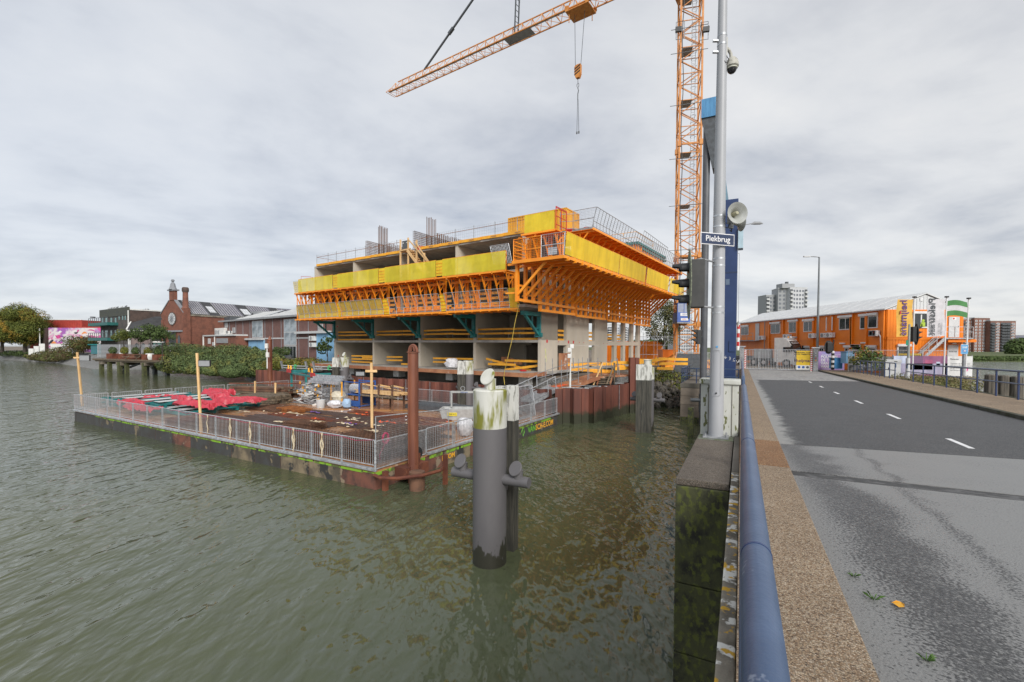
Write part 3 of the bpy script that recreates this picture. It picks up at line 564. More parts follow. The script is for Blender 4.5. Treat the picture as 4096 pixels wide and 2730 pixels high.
P_('floor_slab', SLABEDGE, (-28.9, -.02, Z1-.215, -.3, 25, Z1)); P_('floor_slab', SLABEDGE, (-28.9, -2.5, Z2-.22, 0, 25, Z2))
P_('floor_slab', SLABEDGE, (-28.8, -2.5, Z3-.22, 0, 25, Z3)); P_('roof_slab', SLABEDGE, (-28.8, -2.5, Z4-.2, 0, 25, Z4), b=.015)
for k in range(5):
    x = -7.2*k; xa = x-.14 if k else -.32; xb = x+.14 if k else .0
    if k == 4: xa, xb = -28.8, -28.5
    y1 = 12 if k else 2.83
    P_('party_wall', CONC, (xa, 0, Z0, xb, y1, Z1-.216)); P_('party_wall', CONC, (xa, .003, Z1+.001, xb, y1, Z2-.221))
    if k: P_('party_wall', CONC, (xa, -2.49, Z2+.001, xb, 12, Z3-.221))
    P_('party_wall', CONC, (xa, -2.49, Z3+.001, xb if k else -.02, 12 if k else 3, Z4-.201))
for z0, z1 in ((Z0, Z1-.216), (Z1+.001, Z2-.221), (Z2+.001, Z3-.221), (Z3+.001, Z4-.201)):
    P_('rear_wall', CONC, (-21.4, 11, z0, -7.4, 11.2, z1), (-7.0, 5.4, z0, -4.35, 5.6, z1), (-3.5, 5.4, z0, -.4, 5.6, z1))
    if z0 > Z1+.01: P_('rear_wall', CONC, (-28.4, 11, z0, -21.8, 11.2, z1))
    else: P_('rear_wall', CONC, (-28.4, 11, z0, -27.0, 11.2, z1), (-23.6, 11, z0, -21.8, 11.2, z1))
for z0, z1 in ((Z0, Z1-.45), (Z1+.001, Z2-.221)):
    for t0, t1 in ((4.53, 9.3), (10.74, 14.03), (16.04, 16.8), (18.8, 19.5), (21.55, 22.3), (23.9, 24.8)):
        P_('side_wall', CONC, (-.32, t0, z0, 0, t1, z1 if z0 < Z1 else z1))
    P_('side_wall', CONC, (-.32, 0.0, z0, 0, 2.83, z1)) if z0 > Z1 else None
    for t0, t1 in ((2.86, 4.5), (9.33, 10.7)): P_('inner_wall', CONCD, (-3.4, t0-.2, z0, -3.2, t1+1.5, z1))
P_('ring_beam', CONC, (-.315, 0, Z1-.44, -.003, 25, Z1-.002))
for t0, t1 in ((-.1, 2.8), (4.5, 9.3), (10.7, 14.), (16, 16.8), (18.8, 19.5), (21.5, 22.3), (23.9, 24.8)): P_('side_wall', CONC, (-.35, t0, Z2, -.05, t1, Z3-.23))
MARK = mat('red_mark', (.6, .05, .06), .7)
for x_, y_ in ((120, 520), (265, 525), (390, 530), (450, 532), (525, 536), (580, 538), (832, 548), (875, 550)):
    t0, z0 = AF.hx(*Q(5, x_, y_), .0); s_ = .13 if x_ in (120, 390, 450) else .05; MB().box(.002, t0-s_, z0-s_, .006, t0+s_, z0+s_).obj('paint_mark', MARK, bld)
for x_, y_ in ((448, 480), (460, 1005)):
    a_, z0 = AF.hy(*Q(3, x_, y_), .0); MB().box(a_-.1, -.004, z0-.08, a_+.1, -.001, z0+.08).obj('paint_mark', MARK, bld)
rr = random.Random(5); b = MB()
for i in range(9): b.tube((.006, .75+rr.uniform(-.12, .12), 4.2+i*.12), (.006, .75+rr.uniform(-.12, .12), 4.3+i*.13), .012, 4)
b.obj('spray_mark', mat('spray_yellow', (.7, .85, .05), .7), bld)
P_('plywood_screen', PLY, (.03, 3.0, Z0, .07, 5.2, Z0+1.5))
# teal brackets
TEALC = []
for k in range(5):
    x = -7.2*k-(.0 if k < 4 else -.15)-(.15 if k == 0 else 0)
    q = thing('steel_bracket', ['teal steel bracket nearest the building corner, under the orange falsework', 'teal steel bracket one bay left of the building corner', 'middle one of the five teal steel brackets under the front walkways', 'fourth teal steel bracket from the building corner', 'teal steel bracket at the far left end of the concrete front'][k], 'bracket', AF.w(x, 0, 0), AF.a, 'teal brackets carrying the front walkways')
    MB().bar((0, -.12, 6.3), (0, -.12, 8.4), .3, .22, (0, 1, 0)).obj('upright', TEAL, q)
    MB().box(-.16, -2.7, 8.0, .16, -.01, 8.32).obj('top_beam', TEAL, q)
    MB().bar((0, -2.35, 8.05), (0, -.25, 6.45), .22, .16).obj('diagonal', TEAL, q)
    MB().bar((0, -1.2, 8.0), (0, -1.2, 7.3), .1).obj('hanger', TEAL, q); MB().bar((0, -.75, 7.0), (0, -.2, 7.0), .1).obj('tie', TEAL, q)
    MB().box(-.3, -.28, 6.28, .3, -.01, 6.62).obj('foot', TEAL, q)
    for z in (6.9, 7.4, 7.9): MB().box(-.17, -.25, z, .17, -.0, z+.025).obj('stiffener', TEAL, q)
# plank barriers in the openings
def planks(lab, lst, grp='orange plank barriers in the building openings', y=.35, h=.17):
    q = thing('plank_barrier', lab, 'barrier', AO, AF.a, grp)
    for it in lst:
        (zx, a, b_, c, d_) = it[:5]; yy = it[5] if len(it) > 5 else y
        x0, z0 = AF.hy(*Q(zx, a, b_), yy); x1, z1 = AF.hy(*Q(zx, c, d_), yy)
        MB().bar((x0, yy, z0), (x1, yy, z1), .035, h).obj('plank', YELLOW, q)
    return q
def posts(q, lst, y=.42):
    for zx, a, b_, c, d_ in lst:
        x0, z0 = AF.hy(*Q(zx, a, b_), y); x1, z1 = AF.hy(*Q(zx, c, d_), y); MB().tube((x0, y, z0), (x1, y, z1), .024, 6).obj('post', GALVD, q)
q = planks('three orange planks across the upper opening in the leftmost bay', [(3, 440, 582, 1000, 578), (3, 438, 640, 980, 632), (3, 680, 712, 800, 712), (3, 430, 716, 1070, 714, .3)]); posts(q, [(3, 473, 560, 473, 725), (3, 690, 590, 690, 720), (3, 770, 560, 770, 720), (3, 860, 560, 860, 640)])
q = planks('orange planks across the upper opening of the second bay from the left', [(3, 1130, 572, 1605, 563), (3, 1615, 560, 1840, 560), (3, 1130, 630, 1605, 625), (3, 1615, 622, 1840, 625)]); posts(q, [(3, 1200, 555, 1190, 722), (3, 1410, 580, 1395, 722), (3, 1510, 590, 1495, 722), (3, 1815, 560, 1812, 722)])
q = planks('orange planks across the upper opening of the third bay from the left', [(4, -20, 557, 528, 535), (4, 528, 543, 830, 543), (4, -20, 622, 510, 605), (4, 512, 612, 830, 612), (4, -120, 703, 880, 705)]); posts(q, [(4, 28, 530, 28, 720), (4, 400, 545, 395, 720), (4, 500, 520, 498, 720), (4, 785, 530, 778, 720)])
q = planks('orange planks across the upper opening nearest the building corner', [(4, 940, 535, 1310, 527), (4, 1312, 525, 1650, 520), (4, 1655, 518, 1960, 517), (4, 940, 610, 1400, 602), (4, 1410, 601, 1650, 598), (4, 1655, 598, 1970, 596), (4, 930, 701, 1280, 701), (4, 1284, 701, 2045, 702)]); posts(q, [(4, 1040, 510, 1045, 720), (4, 1500, 550, 1500, 700), (4, 1955, 500, 1960, 700), (4, 1700, 510, 1700, 700)])
q = planks('stack of orange planks across the lower leftmost opening', [(3, 700, 1005, 1075, 1010), (3, 890, 1036, 1075, 1038), (3, 700, 1058, 1075, 1070), (3, 700, 1108, 1075, 1124)], y=.6); posts(q, [(3, 745, 990, 738, 1135), (3, 985, 990, 975, 1135)], .65)
q = planks('short orange planks in the lower opening behind the rusty spud pile', [(3, 1330, 1025, 1612, 1027), (3, 1330, 1083, 1612, 1086), (3, 1825, 1055, 1905, 1052), (3, 1590, 1150, 1905, 1156)], y=.6); posts(q, [(3, 1380, 1015, 1372, 1165)], .65)
q = planks('two orange planks behind the white bag in the lower opening', [(4, 145, 1048, 880, 1062), (4, 145, 1112, 880, 1135)], y=.6); posts(q, [(4, 222, 1035, 210, 1200), (4, 562, 1045, 562, 1120)], .65)
q = planks('slanting and fallen orange planks in the lower opening nearest the corner', [(4, 1430, 1088, 2035, 1105), (4, 1130, 1150, 1625, 1165), (4, 1430, 1255, 2038, 1180), (4, 1095, 1055, 1900, 1265, .8)], y=.5, h=.2); posts(q, [(4, 1610, 1080, 1600, 1275), (4, 2015, 1090, 2012, 1290), (4, 1187, 1065, 1185, 1160)], .55)
def planksx(lab, lst, x=.03):
    q = thing('plank_barrier', lab, 'barrier', AO, AF.a, 'orange plank barriers in the building openings')
    for a, b_, c, d_ in lst:
        t0, z0 = AF.hx(*Q(5, a, b_), x-.2); t1, z1 = AF.hx(*Q(5, c, d_), x-.2); MB().bar((x-.2, t0, z0), (x-.2, t1, z1), .035, .2).obj('plank', YELLOW, q)
planksx('orange planks in the first gap of the right side wall', [(254, 388, 328, 392), (254, 440, 328, 445), (254, 500, 328, 504)])
planksx('orange planks in the second gap of the right side wall', [(640, 415, 684, 418), (640, 462, 684, 465), (640, 518, 684, 520)])
planksx('orange planks in the third gap of the right side wall, before the slender columns', [(872, 440, 930, 442), (872, 486, 930, 488), (872, 532, 930, 535)])
planksx('orange planks between the first and second slender columns', [(992, 448, 1042, 450), (992, 492, 1042, 494), (992, 536, 1042, 538)])
# white bag, debris
def lump(name, lab, cat, p, s, m, seed=1, parts=()):
    rr = random.Random(seed); b = MB(); n = 12; vs = []; st = 8; off = [rr.uniform(.75, 1.15) for _ in range(200)]
    for j in range(st+1):
        ph = -math.pi/2+math.pi*j/st
        for i in range(n):
            a = 2*math.pi*i/n; k = off[(j*n+i) % 200]; r_ = max(0, math.cos(ph))**.45*k
            vs.append((s[0]*r_*math.cos(a)/2, s[1]*r_*math.sin(a)/2, s[2]*(.5+.5*math.sin(ph)*(1 if k < .95 else .9))))
    b.add(vs, [(j*n+i, j*n+(i+1) % n, (j+1)*n+(i+1) % n, (j+1)*n+i) for j in range(st) for i in range(n)])
    o = b.obj(name, m, None, True); o.location = p; return tag(o, lab, cat)
x_, z_ = AF.hy(*Q(4, 485, 1235), -1.2); lump('rubble_bag', 'full white bulk bag standing on the building floor edge behind the old pile', 'bag', AF.w(x_, -1.2, Z0), (1.35, .9, 1.0), BAGW, 4)
for i, (a_, b_) in enumerate(((1300, 1230), (1520, 1210))):
    q = thing('timber_heap', ['dark heap of scrap timber on the building floor', 'brown boards leaning against the inner wall of the lower opening'][i], 'timber', AF.w(AF.hy(*Q(4, a_, b_), 2.2)[0], 2.2, Z0), AF.a); rr = random.Random(i)
    for j in range(9):
        if i == 0: MB().bar((rr.uniform(-1, -.3), rr.uniform(-.5, .5), .05+.04*j), (rr.uniform(.3, 1.3), rr.uniform(-.4, .4), .08+.04*j), .16, .035).obj('board', TIMBERW, q)
        elif j < 4: MB().box(-1+j*.4, .1*j, .4, -.1+j*.42, .1*j+.03, 1.1-.1*j).obj('board', PLY, q)
x_, z_ = AF.hy(*Q(4, 1760, 1280), -.8); lump('red_tool', 'small red tool lying on the floor edge near the corner', 'tool', AF.w(x_, -.8, Z0), (.6, .25, .16), RED, 9)
# ---- front walkways hung on the building
def netpanel(name, m, x0, x1, zb, zt, y, par, sag=.03, seed=0, ytop=None):
    rr = random.Random(seed); nx = max(3, int((x1-x0)*2)); nz = 5; vs = []
    yt = y if ytop is None else ytop
    for j in range(nz+1):
        for i in range(nx+1):
            f = j/nz; vs.append((x0+(x1-x0)*i/nx, y+(yt-y)*f-(rr.uniform(-sag, sag)*.35 if 0 < i < nx else 0), zb+(zt-zb)*f+(rr.uniform(-.012, .012) if j in (0, nz) else 0)))
    return MB().add(vs, [(j*(nx+1)+i, j*(nx+1)+i+1, (j+1)*(nx+1)+i+1, (j+1)*(nx+1)+i) for j in range(nz) for i in range(nx)]).obj(name, m, par)
def grid(b, p0, ux, uz, nx, nz, r=.006):                                            # wire infill between two directions
    p0, ux, uz = Vector(p0), Vector(ux), Vector(uz)
    for i in range(nx+1): b.bar(p0+ux*i/nx, p0+ux*i/nx+uz, r)
    for j in range(nz+1): b.bar(p0+uz*j/nz, p0+uz*j/nz+ux, r)
    return b
BAYL = [(-29.3, -22.1), (-21.5, -15.0), (-14.1, -7.6), (-6.95, -.42)]; BAYU = [(-29.42, -22.99), (-22.17, -15.71), (-14.79, -8.17), (-7.41, -.79)]
WORDS = ['at the far left end', 'second from the left', 'third from the left', 'nearest the right corner']
parts0 = {}
def shared(key, fn, m):                                                             # one mesh per kind of piece
    if key not in parts0: parts0[key] = fn().mesh(key.split('.')[0], m)
    return parts0[key]
def sp(name, key, fn, m, par, loc=(0, 0, 0), rot=(0, 0, 0)):
    o = bpy.data.objects.new(name, shared(key, fn, m)); sc.collection.objects.link(o); o.parent = par; o.location = loc; o.rotation_euler = rot; return o
for k in range(4):
    x0, x1 = BAYL[k]; q = thing('hanging_scaffold', 'orange lower hanging walkway with '+('amber netting' if k < 2 else 'bare grey mesh')+', '+WORDS[k], 'scaffold', AO, AF.a, 'lower orange walkways on the building front')
    MB().box(x0, -4.05, 8.42, x1, -2.6, 8.47).obj('deck', ORANGE2, q); MB().box(x0, -4.1, 8.3, x1, -4.02, 8.46).obj('edge_beam', ORANGE, q)
    n = 7; st = (x1-x0)/n
    for i in range(n+1): sp('bearer', 'bearer.l', lambda: MB().box(-.04, -4.14, 0, .04, -2.5, .13), ORANGE, q, (x0+.15+(x1-x0-.3)*i/n, 0, 8.24))
    kp = [(0, 8.45), (0, 8.98), (-.34, 9.93)]
    for i in range(n+1):
        sp('fence_post', 'fence_post.l', lambda: MB().path([(0, 0, 0), (0, 0, .55), (0, -.34, 1.5)], .026, 5), GALV, q, (x0+(x1-x0)*i/n, -4.08, 8.43))
    for (dy, z) in ((0, 8.5), (0, 8.98), (-.34, 9.93)): MB().tube((x0, -4.08+dy, z), (x1, -4.08+dy, z), .024, 5).obj('fence_rail', GALV, q)
    b = MB(); nx = int((x1-x0)/.16); grid(b, (x0, -4.07, 8.5), (x1-x0, 0, 0), (0, 0, .48), nx, 3, .009); grid(b, (x0, -4.07, 8.98), (x1-x0, 0, 0), (0, -.34, .95), nx, 7, .009); b.obj('mesh_infill', GALVD, q)
    if k < 2:
        netpanel('netting', NET3, x0, x1, 8.47, 8.98, -4.03, q, .01, k); netpanel('netting', NET3, x0, x1, 8.98, 9.92, -4.03, q, .02, k+9, -4.37)
    for z, yy in ((8.95, -2.62), (9.38, -2.62), (9.8, -2.62)): MB().box(x0+.2, yy, z, x1-.1, yy+.04, z+.2).obj('plank', YELLOW, q)
    for i in range(6): MB().box(x0+.5+i*1.1, -2.9, 8.75, x0+.68+i*1.1, -2.66, 9.05).obj('clamp', ORANGE, q)
    if k < 3:
        x2 = BAYL[k+1][0]; netpanel('gap_netting', NET3, x1+.03, x2-.03, 8.47, 9.9, -4.02, q, .03, 30+k, -4.25)
        for i in range(5): sp('rung', 'rung.l', lambda: MB().bar((0, 0, 0), (.75, 0, 0), .03), ORANGE, q, (x1+.02, -4.1-.05*i, 8.7+.3*i))
        MB().box(x1, -4.1, 8.28, x2, -4.02, 8.4).obj('edge_beam', ORANGE, q)
    if k == 3: netpanel('netting', NET2, x1, x1+.75, 8.47, 9.95, -4.05, q, .02, 77, -4.3); MB().box(x1, -4.1, 8.3, x1+.78, -4.02, 8.44).obj('edge_beam', ORANGE, q)
    if k == 0:
        netpanel('netting', NET2, x0-1.0, x0-.05, 8.47, 9.8, -3.6, q, .02, 78, -3.9); MB().box(x0-1.05, -4.0, 8.3, x0, -2.6, 8.44).obj('deck', ORANGE, q)
        for x_ in (x0-1.02, x0-.4): MB().bar((x_, -3.7, 8.4), (x_, -3.7, 11.3), .07).obj('end_post', ORANGE, q)
        for i in range(6): MB().bar((x0-1.02, -3.7, 8.8+.25*i), (x0-.4, -3.7, 8.8+.25*i), .03).obj('rung', ORANGE, q)
for k in range(4):
    x0, x1 = BAYU[k]; q = thing('climbing_scaffold', 'upper orange walkway with yellow-green netting above braces, '+WORDS[k], 'scaffold', AO, AF.a, 'upper netted walkways on the building front')
    MB().box(x0, -4.02, 11.36, x1, -2.55, 11.41).obj('deck', ORANGE2, q); MB().box(x0, -4.08, 11.28, x1, -3.98, 11.44).obj('edge_beam', ORANGE, q)
    netpanel('netting', NET, x0, x1, 11.43, 12.86, -4.1, q, .035, k+50)
    for i in range(5): MB().box(x0+(x1-x0)*i/4-.02, -4.04, 11.4, x0+(x1-x0)*i/4+.02, -4.0, 12.85).obj('net_post', ORANGE, q)
    MB().tube((x0, -4.05, 12.87), (x1, -4.05, 12.87), .025, 5).obj('top_rail', ORANGE, q)
    n = 6
    for i in range(n):
        x_ = x0+.45+(x1-x0-.6)*i/(n-1)
        for dx_ in (-.1, .1): sp('strongback', 'strongback.u', lambda: MB().bar((0, 0, 8.6), (0, 0, 11.3), .07, .16, (0, 1, 0)), ORANGE, q, (x_+dx_, -2.75, 0))
        sp('brace', 'brace.u', lambda: MB().bar((0, -3.85, 11.3), (0, -2.8, 8.85), .08), ORANGE, q, (x_, 0, 0))
        sp('counter_brace', 'cb.u', lambda: MB().bar((0, -3.42, 10.3), (0, -2.8, 11.0), .07), ORANGE, q, (x_, 0, 0))
        sp('hanger', 'hg.u', lambda: MB().bar((0, -3.42, 11.3), (0, -3.42, 10.3), .06), ORANGE, q, (x_, 0, 0))
        sp('bearer', 'be.u', lambda: MB().box(-.05, -4.08, 11.2, .05, -2.5, 11.35), ORANGE, q, (x_, 0, 0))
    for z, h in ((10.88, .22), (8.72, .16)): MB().box(x0, -2.95, z, x1, -2.87, z+h).obj('waler', ORANGE, q)
    # caged ladder
    xl = x0+2.6
    for dx_ in (0, .42): MB().bar((xl+dx_, -3.1, 8.5), (xl+dx_, -3.1, 11.2), .045).obj('ladder_stile', ORANGE, q)
    for i in range(9): sp('rung', 'rung.u', lambda: MB().bar((0, 0, 0), (.42, 0, 0), .03), ORANGE, q, (xl, -3.1, 8.75+.28*i))
    for z in (10.9, 10.45, 10.0): MB().path([(xl-.05+.26+.36*math.cos(a), -3.15-.36*math.sin(a), z) for a in [math.pi*i/8 for i in range(9)]], .02, 4).obj('safety_hoop', ORANGE, q)
    if k < 3:
        x2 = BAYU[k+1][0]; netpanel('gap_netting', NET3, x1+.02, x2-.02, 11.5, 12.84, -4.07, q, .05, 60+k)
        for i in range(4): MB().bar((x1, -4.1, 11.75+.27*i), (x2, -4.1, 11.75+.27*i), .022).obj('rung', ORANGE, q)
        MB().box(x1-.1, -4.15, 11.26, x2+.2, -3.6, 11.38).obj('trapdoor', ORANGE, q)
    if k == 0:
        netpanel('end_netting', NET2, x0-1.6, x0-.02, 11.5, 12.75, -3.6, q, .02, 61, -3.8); MB().box(x0-1.2, -3.9, 11.28, x0, -2.6, 11.42).obj('deck', ORANGE, q)
        b = MB(); grid(b, (x0-1.2, -3.62, 11.45), (1.2, 0, 0), (-.3, -.2, 1.35), 6, 6, .012); b.obj('mesh_infill', GALVD, q)
        for x_ in (x0-.9, x0-.2, x0+.5): MB().bar((x_, -3.85, 11.3), (x_+.02, -2.8, 8.85), .08).obj('brace', ORANGE, q); MB().bar((x_+.3, -3.3, 11.3), (x_+.3, -3.3, 8.4), .09).obj('end_post', ORANGE, q)
        for y_ in (0, 1.2): MB().bar((x0+.4, -2.6, 12.9+.0), (x0+.4, -2.6, 13.3), .05).obj('red_post', RED, q)
        MB().path([(x0+.1, -3.8, 12.85), (x0+.1, -3.8, 13.25), (x0+1.1, -3.2, 13.2), (x0+1.1, -3.2, 12.9)], .025, 5).obj('red_gate', RED, q)
# grey mesh gate panel and small bits at the right end of the upper walkway
q = thing('mesh_gate', 'grey mesh gate panel at the end of the upper walkway beside the orange cage', 'gate', AO, AF.a)
x0, z0 = AF.hy(*Q(2, 1685, 940), -3.3); x1, z1 = AF.hy(*Q(2, 2010, 560), -3.3); b = MB(); grid(b, (x0, -3.3, z0), (x1-x0, 0, 0), (-.25, -.2, z1-z0), 13, 14, .018); b.obj('mesh_infill', GALV, q)
MB().path([(x0, -3.3, z0), (x1, -3.3, z0), (x1-.2, -3.5, z1), (x0-.25, -3.5, z1), (x0, -3.3, z0)], .03, 5).obj('frame', GALV, q)
# ---- falsework on the right side
ys = [-5.3, -4.2, -3.1, -2.0]; secs = [(-2.28, 3.7), (3.9, 10.5), (11.0, 18.4), (18.9, 25)]
names = ['nearest section of the orange cantilever falsework at the building corner', 'second section of the orange cantilever falsework along the right side wall', 'third section of the orange cantilever falsework along the right side wall', 'farthest section of the orange cantilever falsework above the slender columns']
for k, (ya, yb) in enumerate(secs):
    q = thing('falsework', names[k], 'falsework', AO, AF.a, 'orange cantilever falsework along the right side')
    lo = 8.28-.08*k; y = ya+.25; n = max(5, round((yb-ya)/1.12)); yl = [ya+.2+(yb-ya-.4)*i/n for i in range(n+1)]
    if k == 0: yl = [-5.3, -4.2, -3.1]+yl
    for i, y in enumerate(yl):
        for dy_ in (-.09, .09): sp('upright', 'upr%d.f' % (k == 0 and y < -2.3), lambda: MB().bar((1.12, 0, 8.25 if not (k == 0 and y < -2.3) else 8.75), (1.12, 0, 11.45), .1, .2, (1, 0, 0)), ORANGE, q, (0, y+dy_, 0))
        sp('brace', 'brace.f', lambda: MB().bar((1.2, 0, 9.3), (3.5, 0, 11.42), .13, .18), ORANGE, q, (0, y, 0))
        sp('bearer', 'bearer.f', lambda: MB().box(.3, -.07, 11.4, 5.1, .07, 11.56), ORANGE, q, (0, y, 0))
        sp('inner_post', 'ip.f', lambda: MB().bar((2.2, 0, 10.3), (2.2, 0, 11.4), .08), ORANGE, q, (0, y, 0)) if i % 2 else None
        sp('strut', 'st.f', lambda: MB().box(.1, -.05, 9.35, 1.1, .05, 9.47), ORANGE, q, (0, y, 0)) if i % 2 == 0 else None
        sp('end_hook', 'eh.f', lambda: MB().box(5.0, -.05, 11.3, 5.32, .05, 11.5), ORANGE, q, (0, y, 0))
    y0_ = yl[0]-.1; y1_ = yl[-1]+.1
    MB().box(1.2, -5.4 if k == 0 else y0_, 8.78, 1.34, y1_, 8.98).obj('waler', ORANGE, q); MB().box(1.2, y0_+(3.2 if k == 0 else 0), lo-.05, 1.34, y1_, lo+.15).obj('waler', ORANGE, q)
    MB().box(1.0, -5.4 if k == 0 else y0_, 9.9, 1.08, y1_, 10.05).obj('waler', ORANGE, q)
    yy = -5.8 if k == 0 else ya
    j = 0
    while yy < yb+.0:
        y2 = min(yy+1.5, yb+.4 if k < 3 else yb); MB().box(1.0, yy+.01, 11.565, 5.1, y2-.01, 11.61).obj('deck_board', ORANGE2, q); yy = y2; j += 1
        if y2 >= yb: break
    yn = -5.8 if k == 0 else ya-.1
    MB().box(5.1, yn, 11.42, 5.22, yb, 11.62).obj('edge_beam', ORANGE, q)
    # long yellow net leaning outwards
    nx = int((yb-yn)*1.6); vs = []; rr = random.Random(k)
    for j in range(6):
        for i in range(nx+1): f = j/5; vs.append((5.24+.12*f+rr.uniform(-.006, .006), yn+(yb-yn)*i/nx+.05*f, 11.66+1.52*f+(.38 if 0 else 0)))
    MB().add(vs, [(j*(nx+1)+i, j*(nx+1)+i+1, (j+1)*(nx+1)+i+1, (j+1)*(nx+1)+i) for j in range(5) for i in range(nx)]).obj('netting', NET3, q)
    i = 0
    while yn+i*.62 < yb: sp('net_post', 'np.f', lambda: MB().bar((5.2, 0, 11.5), (5.3, 0, 13.15), .03), GALVD, q, (0, yn+i*.62, 0)); i += 1
    MB().bar((5.35, yn, 13.16), (5.35, yb, 13.16), .03).obj('top_rail', ORANGE, q)
# end guards of that deck
q = thing('guard_cage', 'orange grille guard at the front end of the big cantilever deck', 'guard', AO, AF.a); b = MB(); grid(b, (1.15, -5.75, 11.65), (2.2, 0, 0), (0, 0, 1.45), 18, 12, .014); b.obj('mesh_infill', ORANGE, q)
MB().path([(1.1, -5.78, 11.6), (1.1, -5.78, 13.12), (3.38, -5.78, 13.12), (3.38, -5.78, 11.6)], .035, 6).obj('frame', ORANGE, q); MB().box(1.0, -5.86, 11.4, 5.2, -5.78, 11.62).obj('edge_beam', ORANGE, q); MB().bar((1.1, -5.78, 12.3), (3.38, -5.78, 12.3), .05).obj('rail', ORANGE, q)
for i in range(6): MB().bar((1.1, -5.76, 11.75+.25*i), (1.1, -4.2, 11.75+.25*i), .05).obj('side_rail', ORANGE, q)
for x_ in (1.6, 2.9): MB().path([(x_-.07, -5.78, 13.12), (x_-.05, -5.78, 13.24), (x_+.05, -5.78, 13.24), (x_+.07, -5.78, 13.12)], .02, 5).obj('lifting_eye', ORANGE, q)
MB().bar((1.12, -4.2, 11.7), (1.12, -4.2, 13.1), .05).obj('post', ORANGE, q)
q = thing('safety_fence', 'grey mesh guard panel beside the orange grille on the big cantilever deck', 'guard', AO, AF.a); b = MB(); grid(b, (3.42, -5.78, 11.65), (1.75, 0, 0), (0, 0, 1.45), 13, 11, .013); b.obj('mesh_infill', GALVD, q)
MB().path([(3.42, -5.8, 11.6), (3.42, -5.8, 13.14), (5.25, -5.8, 13.14), (5.15, -5.8, 11.6), (3.42, -5.8, 11.6)], .03, 6).obj('frame', GALV, q); MB().bar((3.42, -5.8, 12.4), (5.2, -5.8, 12.4), .05).obj('rail', GALV, q)
for i in range(4): MB().box(4.0, -5.9, 11.7+i*.13, 4.7, -5.85, 11.81+i*.13).obj('grey_board', GALV, q)
# upper tier: formwork walls and roof deck
q = thing('wall_formwork', 'orange plywood wall formwork standing on the cantilever deck under the roof platform', 'formwork', AO, AF.a)
for i in range(13): MB().box(3.2, -.9+2*i, 11.63, 3.3, -.9+2*i+1.97, 14.2).obj('form_panel', ORANGE2, q)
for i in range(3): MB().box(.2+1.05*i, -2.3, 11.5, .2+1.05*i+1.0, -2.2, 14.2).obj('form_panel', mat('form_dark%d' % i, (.1, .07, .05), .8), q)
for i in range(23):
    y = -1.1+1.15*i
    sp('upright', 'u2.f', lambda: MB().bar((3.42, 0, 11.65), (3.42, 0, 14.2), .08), ORANGE, q, (0, y, 0)); sp('brace', 'b2.f', lambda: MB().bar((3.45, 0, 12.7), (4.75, 0, 14.15), .08), ORANGE, q, (0, y, 0)); sp('hanger', 'h2.f', lambda: MB().bar((4.05, 0, 13.4), (4.05, 0, 14.2), .05), ORANGE, q, (0, y, 0)); sp('bearer', 'be2.f', lambda: MB().box(3.3, -.05, 14.12, 5.2, .05, 14.26), ORANGE, q, (0, y, 0))
for i in range(4):
    x = .5+.95*i
    for dx_ in (-.1, .1): MB().bar((x+dx_, -2.75, 11.6), (x+dx_, -2.75, 13.8), .07, .16, (0, 1, 0)).obj('strongback', ORANGE, q)
    MB().bar((x, -3.85, 13.82), (x, -2.8, 11.9), .08).obj('brace', ORANGE, q); MB().bar((x, -3.42, 13.0), (x, -2.8, 13.6), .07).obj('counter_brace', ORANGE, q); MB().bar((x, -3.42, 13.8), (x, -3.42, 13.0), .06).obj('hanger', ORANGE, q)
MB().box(.6, -4.05, 13.86, 3.6, -2.3, 13.93).obj('deck', ORANGE2, q); MB().box(.6, -4.1, 13.8, 3.5, -4.02, 13.94).obj('edge_beam', ORANGE, q)
for i in range(14): MB().box(3.15, -1.35+2*i*.98, 14.27, 5.2, -1.35+2*(i+1)*.98-.02, 14.32).obj('deck_board', ORANGE2, q) if i < 13 else None
MB().box(5.2, -1.35, 14.2, 5.28, 24.2, 14.36).obj('edge_beam', ORANGE, q)
MB().box(.3, -2.2, 14.2, 3.2, -1.4, 14.3).obj('deck', ORANGE, q)
netpanel('netting', NET, .93, 3.47, 13.92, 15.25, -4.1, q, .03, 91)
q = thing('red_gate', 'tall dark red tube gate beside the yellow netting at the roof corner', 'gate', AO, AF.a)
x0, z0 = AF.hy(*Q(6, 1100, 250), -3.9); _, zt = AF.hy(*Q(6, 1100, 150), -3.9)
for y_ in (-3.9, -3.1, -2.3): MB().bar((3.5, y_, 14.0), (3.5, y_, zt), .05).obj('post', RED, q)
for z in (zt, 14.9, 14.3, 15.5): MB().bar((3.5, -3.9, z), (3.5, -2.3, z), .04).obj('rail', RED, q)
q = thing('roof_fence', 'long kinked grey mesh fence on the outer edge of the roof platform', 'fence', AO, AF.a)
for i in range(42):
    y = -1.3+.61*i
    if y > 24.4: break
    sp('fence_post', 'fp.r', lambda: MB().path([(5.22, 0, 14.3), (5.22, 0, 14.88), (5.5, 0, 15.85)], .024, 5), GALVD, q, (0, y, 0))
for xx, z in ((5.22, 14.45), (5.22, 14.88), (5.5, 15.85)): MB().bar((xx, -1.3, z), (xx, 24.3, z), .035).obj('fence_rail', GALVD, q)
b = MB(); grid(b, (5.22, -1.3, 14.45), (0, 25.6, 0), (0, 0, .43), 130, 3, .006); grid(b, (5.22, -1.3, 14.88), (0, 25.6, 0), (.28, 0, .97), 130, 7, .006); b.obj('mesh_infill', GALVD, q)
q = thing('roof_fence', 'short grey mesh fence panel facing the pontoon at the roof platform corner', 'fence', AO, AF.a)
